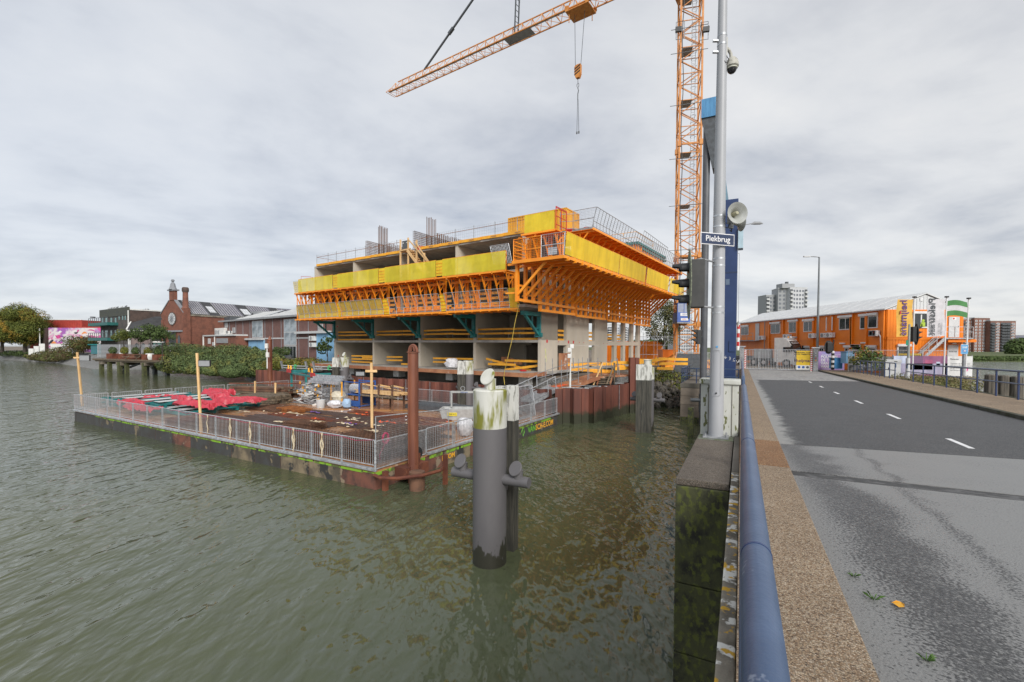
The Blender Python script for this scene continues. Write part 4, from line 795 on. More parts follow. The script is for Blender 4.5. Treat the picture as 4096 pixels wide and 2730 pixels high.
MB().path([(3.55, -1.32, 14.35), (3.55, -1.32, 15.85), (5.45, -1.32, 15.85), (5.15, -1.32, 14.35)], .03, 5).obj('frame', GALVD, q); b = MB(); grid(b, (3.55, -1.32, 14.4), (1.7, 0, 0), (.05, 0, 1.45), 15, 13, .008); b.obj('mesh_infill', GALVD, q)
MB().bar((3.55, -1.32, 15.1), (5.3, -1.32, 15.1), .04).obj('rail', GALVD, q); MB().box(3.5, -1.36, 14.3, 5.15, -1.3, 14.45).obj('toe_board', GALVD, q)
for z in (14.5, 15.05, 15.6): MB().bar((2.7, -1.9, z), (3.9, -1.3, z), .035).obj('rail', GALVD, q)
MB().bar((2.75, -1.9, 14.3), (2.75, -1.9, 15.75), .04).obj('post', GALVD, q)
q = thing('core_formwork', 'orange formwork box with teal rim standing on the far part of the roof', 'formwork', AO, AF.a)
MB().box(-1.5, 14.5, 14.5, 3.0, 24, 16.3).obj('panel_wall', ORANGE2, q); MB().box(-1.8, 14.2, 16.3, 3.3, 24.3, 16.55).obj('rim', TEAL, q)
for i in range(9): MB().box(3.02, 14.7+1.05*i, 14.5, 3.12, 14.8+1.05*i, 16.3).obj('rib', ORANGE, q)
for i in range(7): MB().box(-1.5+i*.7, 14.3, 14.5, -1.4+i*.7, 14.42, 16.3).obj('rib', ORANGE, q)
for i in range(6): MB().box(-1.2+i*.6, 14.4, 16.56, -1.0+i*.6, 20+i*.3, 16.7).obj('timber', TIMBERW, q)
MB().path([(-1.4, 14.3, 16.5), (-1.4, 14.3, 17.6), (3.0, 14.3, 17.6), (3.0, 20, 17.6), (3.0, 20, 16.5)], .03, 5).obj('guard_rail', YELLOW, q); MB().path([(-1.4, 14.3, 17.05), (3.0, 14.3, 17.05), (3.0, 20, 17.05)], .025, 5).obj('guard_rail', YELLOW, q)
for x_ in (.2, 1.6): MB().bar((x_, 14.3, 16.5), (x_, 14.3, 17.6), .04).obj('guard_post', YELLOW, q)
q = thing('roof_fence', 'tall grey barred fence panels on top of the far formwork', 'fence', AO, AF.a)
ta, za = AF.hx(*Q(7, 885, 485), 3.3); tb, zb_ = AF.hx(*Q(7, 1255, 770), 3.3); _, zc = AF.hx(*Q(7, 850, 610), 3.3); tb = min(tb, 29)
for i in range(13): y = ta+(tb-ta)*i/12; MB().path([(3.1, y, zc-1.0), (3.1, y, zc-.2), (3.35, y, za-.02*i)], .024, 4).obj('fence_post', GALVD, q)
MB().bar((3.35, ta, za), (3.35, tb, za-.25), .04).obj('fence_rail', GALVD, q); MB().bar((3.1, ta, zc-.6), (3.1, tb, zc-.8), .04).obj('fence_rail', GALVD, q)
MB().box(2.2, ta, 16.0, 3.2, tb, 16.2).obj('deck', TEAL, q)
# ---- on the roof
q = thing('edge_protection', 'orange kick boards and thin posts with wire mesh along the front roof edge', 'guard rail', AO, AF.a)
px_ = [-28.31, -26.14, -24.63, -22.95, -21.29, -19.7, -18.23, -16.61, -14.9, -11.64, -9.68, -7.35, -5.25, -3.01, -.79]
for x in px_:
    MB().tube((x, -2.5, Z4-.1), (x, -2.5, 15.78), .026, 6).obj('post', GALVD, q)
for i in range(12):
    x0 = -28.3+2.38*i
    if 5.9 < i < 6.9: continue
    MB().bar((x0, -2.56, Z4+.1), (x0+2.5, -2.68, Z4+.04), .03, .24).obj('kick_board', YELLOW, q)
    if i > 5: text('heijmans', .16, LETB, q, (x0+1.5, -2.7, Z4+.07), (R(90), 0, R(-2.7)))
b = MB(); grid(b, (-28.2, -2.52, Z4+.2), (14.5, 0, 0), (0, 0, 1.0), 58, 4, .006); grid(b, (-10.5, -2.52, Z4+.2), (10.4, 0, 0), (0, 0, 1.0), 44, 4, .006); b.obj('mesh_infill', GALVD, q)
b = MB(); b.bar((-28.3, -2.5, 15.5), (-14, -2.5, 15.5), .03); b.bar((-11.8, -2.5, 15.5), (0, -2.5, 15.5), .03); b.bar((-28.3, -2.5, 15.5), (-28.3, 8, 15.5), .03); b.obj('top_rail', RUSTO, q)
def cage(lab, x, y0, y1, h0, h1):
    q = thing('rebar_cage', lab, 'rebar', AO, AF.a); b = MB(); n = int((y1-y0)/.16)
    for dx_ in (0, .18):
        for i in range(n+1): b.bar((x+dx_, y0+.16*i, Z4), (x+dx_, y0+.16*i, Z4+h0+(h1-h0)*i/n), .025)
        for j in range(13): b.bar((x+dx_, y0, Z4+.08+(h0-.1)*j/12), (x+dx_, y1, Z4+.08+(h1-.1)*j/12), .025)
    b.obj('bars', RUSTD, q)
cage('wall cage of crossed rebar standing on the roof, left of the wooden stair', -20.9, -1.5, 9.5, 2.15, 2.0)
cage('wall cage of crossed rebar standing on the roof, right of the wooden stair', -13.7, -1.5, 9.5, 2.2, 2.05)
def bars(lab, x, y0, n, htall, h):
    q = thing('starter_bars', lab, 'rebar', AO, AF.a); rr = random.Random(n)
    for i in range(n):
        hh = htall if i < 6 else h
        y = y0+.22*i if i < 6 else y0+1.3+.3*(i-6)
        for dx_ in (0, .2): sp('rebar', 'rb%d.s' % (i < 6), lambda: MB().bar((0, 0, 0), (0, 0, 1), .045), RUSTD, q, (x+dx_, y, Z4)).scale = (1, 1, hh+rr.uniform(-.1, .1))
t0, zt1 = AF.hx(*Q(1, 1630, 30), -21.6); bars('row of tall vertical starter bars rising from the left part of the roof', -21.6, t0, 36, zt1-Z4, (zt1-Z4)*.62)
t0, zt1 = AF.hx(*Q(2, 480, 85), -14.4); bars('row of tall vertical starter bars rising right of the wooden stair', -14.4, t0, 42, zt1-Z4, (zt1-Z4)*.68)
q = thing('wooden_stair', 'wooden stair with handrails leading from the roof edge down to the netted walkway', 'stair', AO, AF.a)
for x_, z0, z1 in ((-13.6, 11.5, 15.5), (-12.55, 11.5, 15.55), (-11.45, 12.6, 15.2), (-10.45, 12.0, 13.9)): MB().bar((x_, -3.2, z0), (x_, -3.2, z1), .14, .1).obj('post', TIMBER, q)
for y_ in (-3.3, -2.7): MB().bar((-12.6, y_, 14.4), (-10.3, y_, 12.0), .05, .26).obj('stringer', TIMBER, q)
for i in range(10): MB().box(-12.45+.23*i, -3.28, 14.25-.235*i, -12.2+.23*i, -2.72, 14.29-.235*i).obj('tread', TIMBER, q)
for a_, b_ in (((-12.5, -3.28, 15.4), (-9.9, -3.28, 13.0)), ((-11.5, -3.3, 15.0), (-9.7, -3.3, 12.9)), ((-13.6, -3.25, 14.45), (-12.2, -3.25, 14.5))): MB().bar(a_, b_, .05, .12).obj('handrail', TIMBER, q)
MB().box(-13.7, -3.2, 14.38, -12.4, -2.5, 14.46).obj('landing', TIMBER, q); MB().box(-13.45, -3.12, 14.5, -12.65, -3.08, 15.35).obj('black_board', DGREY, q)
for x_ in (-13.3, -12.8): MB().tube((x_, -3.125, 15.15), (x_, -3.14, 15.15), .06, 10).obj('disc', WHITE, q)
MB().box(-13.5, -3.1, 11.6, -12.4, -3.05, 12.7).obj('plywood_board', PLY, q)
CONT = mat('container_yellow', (.72, .36, .03), .55, (.6, .27, .02), 1.)
def container(name, lab, o, a, L, W, H, m, n=22):
    q = thing(name, lab, 'container', o, a); b = MB()
    for i in range(n):
        x = L*i/n; b.box(x+.01, -.02, .12, x+L/n*.5, .03, H-.1); b.box(x+.01, W-.03, .12, x+L/n*.5, W+.02, H-.1)
    b.box(.03, .03, .1, L-.03, W-.03, H-.08); b.obj('corrugated_walls', m, q)
    for x in (0, L-.12):
        for y in (-.03, W-.09): MB().box(x, y, 0, x+.12, y+.12, H).obj('corner_post', m, q)
    MB().box(0, -.04, H-.1, L, W+.04, H).obj('top_frame', m, q); MB().box(0, -.04, 0, L, W+.04, .1).obj('bottom_frame', m, q); return q
container('site_container', 'yellow corrugated container standing on the roof behind the kick boards', AF.w(-4.5, 1.5, Z4), AF.a, 6, 2.4, 2.7, CONT)
lump('red_sack', 'red sack on the roof edge beside the black board of the stair', 'sack', AF.w(-12.2, -1.9, Z4), (.9, .5, .5), RED, 31)
for x, y, n_ in ((4.3, -1.6, 0), (3.0, -1.9, 1)): lump('red_sack', ['red sack at the corner of the roof platform behind the grey panel', 'red bundle beside the dark red gate on the roof platform'][n_], 'sack', AF.w(x, y+1.2, 14.33 if n_ == 0 else 14.31), (.9, .6, .4), RED, 33+n_)
# yellow hanging strap
q = MB(); pts = []
for zx, x_, y_, yy in ((4, 1690, 60, -4.2), (4, 1610, 420, -4.2), (4, 1560, 720, -4.0), (4, 1480, 1050, -3.8), (4, 1430, 1260, -3.4), (4, 1412, 1390, -3.3), (4, 1428, 1520, -3.3)):
    x, z = AF.hy(*Q(zx, x_, y_), yy); pts.append((x, yy, z))
q = q.path(pts, .022, 5).obj('lashing_strap', mat('strap_yellow', (.75, .55, .1), .7)); q.location = AO; q.rotation_euler = (0, 0, AF.a); tag(q, 'thin yellow strap hanging slack from the orange falsework corner to the water side', 'strap')

# ---------------- tower crane ----------------
MC = aty(2742, 1455, 55); cr_ = thing('tower_crane', 'orange lattice tower crane with long jib reaching left over the building', 'crane', (MC.x, MC.y, 0), R(-13)); hw = 1.2; MH = 3.05
def mastsec():
    b = MB(); z0, z1, zm = 0, MH, MH/2; c = [(-hw, -hw), (hw, -hw), (hw, hw), (-hw, hw)]
    for i in range(4):
        a, d = c[i], c[(i+1) % 4]; m_ = ((a[0]+d[0])/2, (a[1]+d[1])/2)
        b.bar((*a, z0), (*d, z0), .08)
        b.bar((*a, z0), (*d, zm), .09) if i % 2 else b.bar((*d, z0), (*a, zm), .09); b.bar((*d, zm), (*a, z1), .09) if i % 2 else b.bar((*a, zm), (*d, z1), .09)
    return b
sec_me = mastsec().mesh('bracing', CRANE); leg_me = MB().box(-.1, -.1, 0, .1, .1, MH-.004).mesh('leg', CRANE)
pl_me = MB().box(-1.0, -.9, 0, .2, .9, .04).mesh('platform', GALVD)
for i in range(17):
    z = 3.9+MH*i
    s_ = bpy.data.objects.new('mast_section', sec_me); sc.collection.objects.link(s_); s_.parent = cr_; s_.location = (0, 0, z)
    for x, y in ((-hw, -hw), (hw, -hw), (hw, hw), (-hw, hw)):
        l = bpy.data.objects.new('leg', leg_me); sc.collection.objects.link(l); l.parent = s_; l.location = (x, y, 0)
    if i % 2 == 0: l = bpy.data.objects.new('platform', pl_me); sc.collection.objects.link(l); l.parent = s_; l.location = (0, 0, .1); l['kind'] = ''
    if i % 2 == 0: del l['kind']
b = MB()
for dx_ in (-.2, .2): b.bar((.35+dx_, -.5, 3.5), (.35+dx_, -.5, 55), .05)
for i in range(170): b.bar((.15, -.5, 3.8+.3*i), (.55, -.5, 3.8+.3*i), .025)
for i in range(62): b.path([(.1, -.5, 4+.82*i), (.05, -.85, 4+.82*i), (.35, -1.05, 4+.82*i), (.65, -.85, 4+.82*i), (.6, -.5, 4+.82*i)], .02, 4)
b.obj('ladder', GALVD, cr_)
for pyy in (590, 1030, 1300):
    z = aty(2742, pyy, 55).z; q = MB()
    for x, y in ((-hw, -hw), (hw, -hw), (hw, hw), (-hw, hw)): q.box(x-.2, y-.2, z-.3, x+.2, y+.2, z+.3)
    q.box(-hw, -hw-.1, z-.15, hw, -hw+.05, z+.05); q.obj('collar', CRANE, cr_)
rr = random.Random(2)
for pyy in (140, 235, 440, 650, 835, 1010, 1175):
    z = aty(2742, pyy, 55).z; MB().bar((-hw-1.1, -hw-.1, z), (hw+.6, -hw-.1, z+.12), .05).obj('scaffold_tube', DGREY, cr_)
MB().path([(-hw+.25+.1*math.sin(i*1.3), -hw-.12, 3.5+i*2.1) for i in range(24)], .05, 5).obj('power_cable', BLACK, cr_)
for sx, pyy in ((-1, 150), (1, 165)):
    z = aty(2742, pyy, 55).z; q = MB().path([(-.45+sx*(hw+.1), -hw-.3, z-1), (.45+sx*(hw+.1), -hw-.3, z-1), (.45+sx*(hw+.1), -hw-.3, z+1), (-.45+sx*(hw+.1), -hw-.3, z+1), (-.45+sx*(hw+.1), -hw-.3, z-1)], .05, 4).obj('lamp_frame', GALV, cr_); MB().box(-.35+sx*(hw+.3), -hw-.55, z-.2, .35+sx*(hw+.3), -hw-.25, z+.35).obj('floodlight', BLACK, cr_)
MB().box(-2.6, -2.6, 2.5, 2.6, 2.6, 3.3).obj('foundation', ORANGE2, cr_)
for x, y in ((-1, -1), (1, -1), (1, 1), (-1, 1)): MB().bar((x*2.5, y*2.5, 3.4), (x*hw, y*hw, 4.4), .3).obj('foot', CRANE, cr_)
# jib, drawn in its own heading
tipv = Vector((-22.13, 84.5)); mv = Vector((MC.x, MC.y)); dj = (mv-tipv).normalized(); Lj = (mv-tipv).length; HJ = 51.5
jib = bpy.data.objects.new('jib', None); sc.collection.objects.link(jib); jib.parent = cr_
jib.matrix_parent_inverse = Matrix(); jr = math.atan2(dj.y, dj.x)
tl = Matrix.Rotation(-R(-13), 4, 'Z') @ Vector((tipv.x-MC.x, tipv.y-MC.y, HJ)); jib.location = tl; jib.rotation_euler = (0, 0, jr-R(-13))
wj, hj, pj = .95, 1.75, 1.72; n = int(Lj/pj)
b = MB(); b.bar((0, -wj, 0), (Lj, -wj, 0), .14); b.bar((0, wj, 0), (Lj, wj, 0), .14); b.bar((1.5, 0, hj), (Lj, 0, hj), .13); b.obj('chords', CRANE, jib)
b = MB()
for i in range(n):
    x = i*pj; xm = x+pj/2
    for s_ in (-1, 1): b.bar((x, s_*wj, 0), (xm, 0, hj), .07); b.bar((x+pj, s_*wj, 0), (xm, 0, hj), .07)
    b.bar((x, -wj, 0), (x, wj, 0), .06); b.bar((x, -wj, 0), (x+pj, wj, 0), .05)
b.obj('lacing', CRANE, jib); MB().box(0, -.95, .02, Lj, -.55, .06).obj('walkway', GALV, jib); MB().bar((2, .2, -.35), (28, .2, -.35), .03).obj('trolley_rope', DGREY, jib)
MB().box(25.6, -.9, -.05, 30.2, .8, .0).obj('platform', GREYP, jib)
MB().path([(-.6, -1, .1), (-.6, 1, .1), (.4, 1, .1), (.4, 1, .9), (-.3, 0, 1.2), (-.6, -1, .1)], .05, 4).obj('tip_frame', CRANE, jib)
apx = Lj+3; MB().bar((8.2, 0, hj), (apx, 0, 34), .24).obj('tie_bar', DGREY, jib)
for f in (.13, .29, .35, .5): MB().bar((8.2+(apx-8.2)*f-.5, 0, hj+(34-hj)*f-.3), (8.2+(apx-8.2)*f+.5, 0, hj+(34-hj)*f+.33), .42).obj('tie_joint', DGREY, jib)
b = MB()
for s_ in (-.45, .45): b.bar((27.3, s_, .1), (27.9, s_, 14), .16)
for i in range(16): b.bar((27.35+.04*i, -.45, .6+.8*i), (27.4+.04*i, .45, .6+.8*i), .06)
b.obj('grey_mast', DGREY, jib); MB().bar((38, 0, hj), (apx, 0, 34), .3).obj('tie_bar', DGREY, jib)
b = MB(); b.box(36.2, -1.3, -.55, 39.6, 1.3, -.4)
for x in (36.4, 39.4):
    for s_ in (-1.2, 1.2): b.tube((x, s_-.08, -.1), (x, s_+.08, -.1), .35, 12); b.bar((x, s_, -.5), (x+.6, s_, .7), .1)
b.tube((36.6, -.9, -.5), (36.6, -.9, -1.9), .06); b.tube((39.2, .9, -.5), (39.2, .9, -1.6), .06); b.obj('trolley', CRANE, jib)
MB().box(Lj-2, -2, -3.5, Lj+2.2, 2, 0).obj('cabin_ring', CRANE, cr_).matrix_parent_inverse = Matrix(); bpy.data.objects['cabin_ring'].location = tl; bpy.data.objects['cabin_ring'].rotation_euler = jib.rotation_euler
bpy.data.objects['cabin_ring'].name = 'slewing_ring'
# hook block
hp = Vector((tipv.x+dj.x*37.9, tipv.y+dj.y*37.9)); zt = HJ-.6; zb = aty(2312, 262, hp.y).z; zl = aty(2312, 305, hp.y).z; zend = aty(2309, 530, hp.y).z; xo = aty(2312, 285, hp.y).x; 
hk = thing('hook_block', 'orange and black striped crane hook block hanging on two ropes', 'hook', (xo, hp.y, 0), jr)
for s_ in (-1, 1): MB().bar((s_*.75+.2, 0, zt), (s_*.4, 0, zb-.3), .05).obj('rope', DGREY, hk)
MB().prism([(-.44, -.25, zb-.2), (-.2, -.25, zb+.0), (.44, -.25, zb+.0), (.44, -.25, zl+.2), (.26, -.25, zl-.3), (-.24, -.25, zl-.3), (-.44, -.25, zl+.2)], (0, .5, 0)).obj('block', CRANE, hk)
for i in range(3): 
    z = zb-.3-.38*i; MB().prism([(-.43, -.275, z-.32), (-.43, -.275, z-.14), (.43, -.275, z+.24), (.43, -.275, z+.06)], (0, .02, 0)).obj('stripe', BLACK, hk)
MB().path([(0, 0, zl-.3), (0, 0, zl-.9), (.14, 0, zl-1.1), (.14, 0, zl-1.4), (0, 0, zl-1.6), (-.14, 0, zl-1.4), (-.14, 0, zl-1.1), (0, 0, zl-1.0)], .04, 6).obj('hook', DGREY, hk)
MB().path([(0, 0, zl-1.6), (.1, 0, zl-2.0), (0, 0, zl-2.4), (0, 0, zl-3.2)], .06, 6).obj('swivel', DGREY, hk)
for s_ in (-.1, .2): MB().bar((s_*.3, 0, zl-3.2), (s_, 0, zend), .045).obj('sling', DGREY, hk); MB().tube((s_, 0, zend-.2), (s_, 0, zend+.1), .1, 6).obj('sling_hook', DGREY, hk)
# hoist cage on the mast
hc = thing('hoist_cage', 'blue goods hoist cage riding on the foot of the crane mast', 'hoist', (MC.x, MC.y, 0), R(0)); BLH = mat('hoist_blue', (.06, .13, .42), .5)
x0 = aty(2709, 1290, 52.6); x1 = aty(2762, 1212, 52.6); lx = x0.x-MC.x; rx = x1.x-MC.x; zb, zt = x0.z, x1.z; yy = 52.6-MC.y; zm = aty(2720, 1250, 52.6).z
MB().box(lx, yy, zb, rx, yy+1.5, zm).obj('lower_panel', BLH, hc)
for x in (lx, (lx+rx)/2, rx-.06): MB().box(x, yy, zm, x+.06, yy+.06, zt).obj('bar', BLH, hc)
MB().box(lx, yy, zt-.08, rx, yy+1.5, zt).obj('top_frame', BLH, hc); MB().box(lx+.06, yy+.03, zm, rx-.06, yy+.04, zt-.1).obj('mesh_pane', mat('hoist_pane', (.3, .34, .45), .4), hc)
MB().box(lx-.05, yy-.1, zb-.12, rx+.1, yy+1.5, zb-.01).obj('floor', GALVD, hc)
MB().box(lx+.35, yy-.02, zm-.42, rx-.15, yy-.005, zm-.08).obj('name_plate', WHITEP, hc); text('GEDA', .26, BLUES, hc, ((lx+rx)/2+.1, yy-.025, zm-.25), (R(90), 0, 0))
MB().box(lx+.4, yy-.02, zm-.95, rx-.25, yy-.005, zm-.68).obj('name_plate', WHITEP, hc); text('GEDA', .18, RED, hc, ((lx+rx)/2+.05, yy-.025, zm-.81), (R(90), 0, 0))
for i in range(3): MB().box(lx, yy-.01, zm-1.15-.0-.3*i, rx, yy-.003, zm-1.13-.3*i).obj('seam', NAVY, hc) if zm-1.15-.3*i > zb else None
# ---------------- sheet pile walls ----------------
SHEET = mat('sheet_rust', (.17, .055, .035), .75, (.1, .035, .025), .9, stretch=(2, 2, .35), bump=.25, rnd=.12); N, K, p = G(SHEET)
base = p.inputs['Base Color'].links[0].from_socket; t = nd(N, 'ShaderNodeTexCoord'); s = nd(N, 'ShaderNodeSeparateXYZ'); K.new(t.outputs['Object'], s.inputs[0])
n = nd(N, 'ShaderNodeTexNoise'); n.inputs['Scale'].default_value = 2.2; K.new(t.outputs['Object'], n.inputs['Vector'])
ad = nd(N, 'ShaderNodeMath', operation='MULTIPLY_ADD', i1=.9); K.new(n.outputs[0], ad.inputs[0]); K.new(s.outputs[2], ad.inputs[2])
r = nd(N, 'ShaderNodeMapRange', interpolation_type='SMOOTHSTEP'); r.inputs['From Min'].default_value = 1.45; r.inputs['From Max'].default_value = .95; K.new(ad.outputs[0], r.inputs[0])
x = nd(N, 'ShaderNodeMix', data_type='RGBA'); K.new(r.outputs[0], x.inputs[0]); K.new(base, x.inputs[6]); x.inputs[7].default_value = (.028, .03, .014, 1); K.new(x.outputs[2], p.inputs['Base Color'])
def sheetwall(name, lab, A, B, top, pitch=1.35, dep=.38, seed=0, grp=None):
    A, B = Vector(A), Vector(B); d = (B-A).normalized(); L = (B-A).length; nn = Vector((d.y, -d.x)); q = thing(name, lab, 'sheet pile wall', (A.x, A.y, 0), math.atan2(d.y, d.x)); rr = random.Random(seed)
    k = max(1, round(L/pitch)); p_ = L/k
    for i in range(k):
        x = i*p_; z = top+rr.uniform(-.03, .03); prof = [(x, -dep), (x+p_*.36, -dep), (x+p_*.5, 0), (x+p_*.86, 0), (x+p_-.006, -dep)]
        b = MB(); th_ = .03
        for (xa, ya), (xb, yb) in zip(prof, prof[1:]):
            b.add([(xa, ya, -1.5), (xb, yb, -1.5), (xb, yb, z), (xa, ya, z), (xa, ya+th_, -1.5), (xb, yb+th_, -1.5), (xb, yb+th_, z), (xa, ya+th_, z)], [(0, 1, 2, 3), (7, 6, 5, 4), (3, 2, 6, 7), (0, 3, 7, 4), (1, 5, 6, 2)])
        b.obj('sheet_pile', SHEET, q)
        if i % 2 == seed % 2: MB().bar((x+p_*.97, -dep-.03, .6), (x+p_*.97, -dep-.03, z), .035).obj('clutch', GALVD if i % 3 else SHEET, q)
    return q
wl = AF.w(-38, -4.35); wr = (3.0, 32.35)
sheetwall('sheet_pile_wall', 'long low rusty sheet pile wall between the pontoon and the building front', (wl.x, wl.y), wr, 2.45, 1.5, .3, 1)
sheetwall('sheet_pile_wall', 'short rusty sheet pile wall facing the camera at the corner under the ramp', wr, (5.75, 32.8), 2.5, 1.3)
sheetwall('sheet_pile_wall', 'tall corrugated rusty sheet pile wall running back under the wooden steps', (5.5, 32.75), (12.4, 41.7), 2.5, 1.42, .5, 2)
tp = MB()
for i, (a_, b_) in enumerate((((300, 1100), (675, 1115)), ((590, 1100), (875, 1088)), ((950, 1045), (1065, 1050)))):
    p0 = aty(*Q(5, *a_), 32.6+2*i); p1 = aty(*Q(5, *b_), 32.8+2*i); o = MB().tube((0, 0, 0), tuple(p1-p0), .04, 6).obj('scaffold_tube', GALVD); o.location = p0; tag(o, ['scaffold tube lying on the nearest sheet pile corner', 'scaffold tube lying across the middle of the rusty sheet piles', 'short scaffold tube by the wooden steps on the sheet piles'][i], 'tube', 'loose tubes on the sheet piles')
# rusty single piles
q = aty(2540, 1440, 37.5); q.x += .85; t_ = thing('steel_pile', 'broad brown steel pile rising behind the white topped timber dolphin', 'pile', (q.x-.85, q.y+.4, 0), 0)
MB().box(-.36, -.3, -1, .06, .3, 4.6).obj('web', SHEET, t_); MB().box(.06, -.38, -1, .38, .2, 4.6).obj('flange', SHEET, t_)
def lugpile(lab, x, y, r_, top, lug=True):
    t_ = thing('spud_pile', lab, 'pile', (x, y, 0), R(-26))
    b = MB()
    b.path([(0, 0, -1.5), (0, 0, top)], r_, 28); b.obj('shaft', PRUST, t_, True)
    for a in (-.5, .85): MB().box(r_*math.cos(a-1.2)-.035, r_*math.sin(a-1.2)-.035, .8, r_*math.cos(a-1.2)+.035, r_*math.sin(a-1.2)+.035, top-.02).obj('guide_bar', PRUST, t_)
    MB().tube((0, 0, top), (0, 0, top+.03), r_+.05, 28).obj('cap_plate', PRUST, t_)
    if lug:
        pts = [(.2*math.cos(a), 0, .03+.27*math.sin(a)) for a in [math.pi*i/12 for i in range(13)]]
        inn = [(.05*math.cos(a), 0, .12+.06*math.sin(a)) for a in [2*math.pi*i/10 for i in range(10)]]
        o = MB().path([(x_*1.0, 0, z_) for x_, _, z_ in pts], .055, 8).obj('lug', PRUST, t_, True); o.location = (0, 0, top)
        o = MB().path([(.17*math.cos(a)*.5, -.03, .05+.2*math.sin(a)) for a in [math.pi*i/12 for i in range(13)]], .045, 8).obj('lug', PRUST, t_, True); o.location = (0, 0, top)
    else: MB().path([(0, 0, top), (0, 0, top+.45)], [r_, .04], 16).obj('tip', PRUST, t_)
    return t_
lugpile('thick rusty brown spud pile with a lifting lug at the near corner of the pontoon', -4.0, 18.35, .215, 5.28)
q = aty(1081, 1545, 47); lugpile('distant rusty brown pile with pointed tip behind the pontoon fence on the left', q.x, q.y, .225, aty(1081, 1362, 47).z, False)
# ---------------- mooring dolphins ----------------
CAPM = mat('cap_white', (.6, .6, .55), .7, (.48, .48, .42), 2., stretch=(1.5, 1.5, .3), c3=(.2, .2, .03), s3=1.9, t3=(.5, .62), bump=.1); 
WOODW = mat('painted_wood', (.6, .6, .56), .8, (.3, .3, .27), 5, (.5, .58), stretch=(2, 2, .3), c3=(.12, .12, .09), s3=8, t3=(.6, .66), bump=.5)
WOODD = mat('dark_wet_wood', (.075, .07, .055), .7, (.03, .03, .025), 4, stretch=(3, 3, .25), bump=.5, c3=(.2, .2, .17), s3=4, t3=(.66, .72))
PGREY = mat('pile_grey', (.13, .124, .128), .5, (.112, .107, .112), 1., stretch=(1, 1, .4), c3=(.15, .145, .15), s3=5, t3=(.66, .76)); N, K, p = G(PGREY)
base = p.inputs['Base Color'].links[0].from_socket; t = nd(N, 'ShaderNodeTexCoord'); s = nd(N, 'ShaderNodeSeparateXYZ'); K.new(t.outputs['Object'], s.inputs[0])
mq = nd(N, 'ShaderNodeMapping'); mq.inputs['Scale'].default_value = (1, 1, .45); K.new(t.outputs['Object'], mq.inputs[0])
n = nd(N, 'ShaderNodeTexNoise'); n.inputs['Scale'].default_value = 3.4; n.inputs['Detail'].default_value = 4; K.new(mq.outputs[0], n.inputs['Vector'])
ad = nd(N, 'ShaderNodeMath', operation='MULTIPLY_ADD', i1=1.5); K.new(n.outputs[0], ad.inputs[0]); K.new(s.outputs[2], ad.inputs[2])
r = nd(N, 'ShaderNodeMapRange', interpolation_type='SMOOTHSTEP'); r.inputs['From Min'].default_value = 1.32; r.inputs['From Max'].default_value = 1.25; K.new(ad.outputs[0], r.inputs[0])
x = nd(N, 'ShaderNodeMix', data_type='RGBA'); K.new(r.outputs[0], x.inputs[0]); K.new(base, x.inputs[6]); x.inputs[7].default_value = (.032, .031, .022, 1); K.new(x.outputs[2], p.inputs['Base Color'])
def disc(b, c, nrm, r_, th_=.035, n=28, sq=1.):
    nrm = (Matrix.Rotation(-BA, 3, 'Z') @ Vector(nrm)).normalized(); up = Vector((0, 0, 1)); a = nrm.cross(up).normalized(); u = a.cross(nrm); c = Vector(c)
    for k_ in (0, 1): pass
    rows = [(r_*.93, 0), (r_, th_*.35), (r_, th_)]
    vs = []
    for rr_, d_ in [(r_, -th_*.6), (r_, 0), (r_*.94, th_*.4), (.001, th_*.4)]:
        for i in range(n): t = 2*math.pi*i/n; vs.append(c+a*rr_*math.cos(t)+u*rr_*sq*math.sin(t)+nrm*d_)
    return b.add(vs, [(j*n+i, j*n+(i+1) % n, (j+1)*n+(i+1) % n, (j+1)*n+i) for j in range(3) for i in range(n)]+[tuple(range(n))[::-1]])
def dolphin(lab, x, y, r_, top, zw, ang, topb=True, sides=True, zs=2.2, sidesR=.95):
    t_ = thing('mooring_pile', lab, 'mooring pile', (x, y, 0), ang)
    MB().path([(0, 0, -2), (0, 0, zw)], r_, 48).obj('shaft', PGREY, t_, True)
    MB().lathe([(r_, zw), (r_, top-.03), (r_-.03, top), (0, top)], 48).obj('white_cap', CAPM, t_, True)
    nd_ = (-.75, -.5, .62)
    if topb:
        MB().tube((.02, 0, top), (.02, 0, top+.27), .135, 24).obj('bollard_neck', CAPM, t_, True); disc(MB(), (-.03, -.09, top+.33), (-.5, -.68, .5), .21, sq=1.1).obj('bollard_head', CAPM, t_, True)
    if sides:
        for sx in (-1, 1):
            b = MB().tube((sx*(r_-.05), 0, zs), (sx*(r_+.68), 0, zs), .135, 24)
            bx = sx*(r_+.38); b.tube((bx, 0, zs), (bx, 0, zs+.28), .12, 24); b.obj('side_bollard', PGREY, t_, True)
            disc(MB(), (bx-.04, -.09, zs+.34), (-.5, -.68, .5), .18, sq=1.1).obj('bollard_head', PGREY, t_, True)
    return t_
D1 = dolphin('big grey steel mooring pile with mossy white cap in the foreground water', -.56, 11.62, .435, 4.47, 3.5, BA)
MB().path([(-.435+.03, -.14, 3.5), (-.43, -.13, 4.4)], .006, 4).obj('weld_seam', CAPM, D1)
def timbers(lab, x, y, ang, items, top, zw):
    t_ = thing('timber_dolphin', lab, 'mooring post', (x, y, 0), ang)
    for (tx, ty, s_, dz) in items:
        MB().bbox(tx-s_/2, ty-s_/2, -1.5, tx+s_/2, ty+s_/2, zw, .012).obj('timber', WOODD, t_); MB().bbox(tx-s_/2-.002, ty-s_/2-.002, zw, tx+s_/2+.002, ty+s_/2+.002, top+dz, .015).obj('painted_top', WOODW, t_)
    return t_
q = Vector((-.56, 11.62)); n2_ = Vector((math.cos(BA), math.sin(BA)))
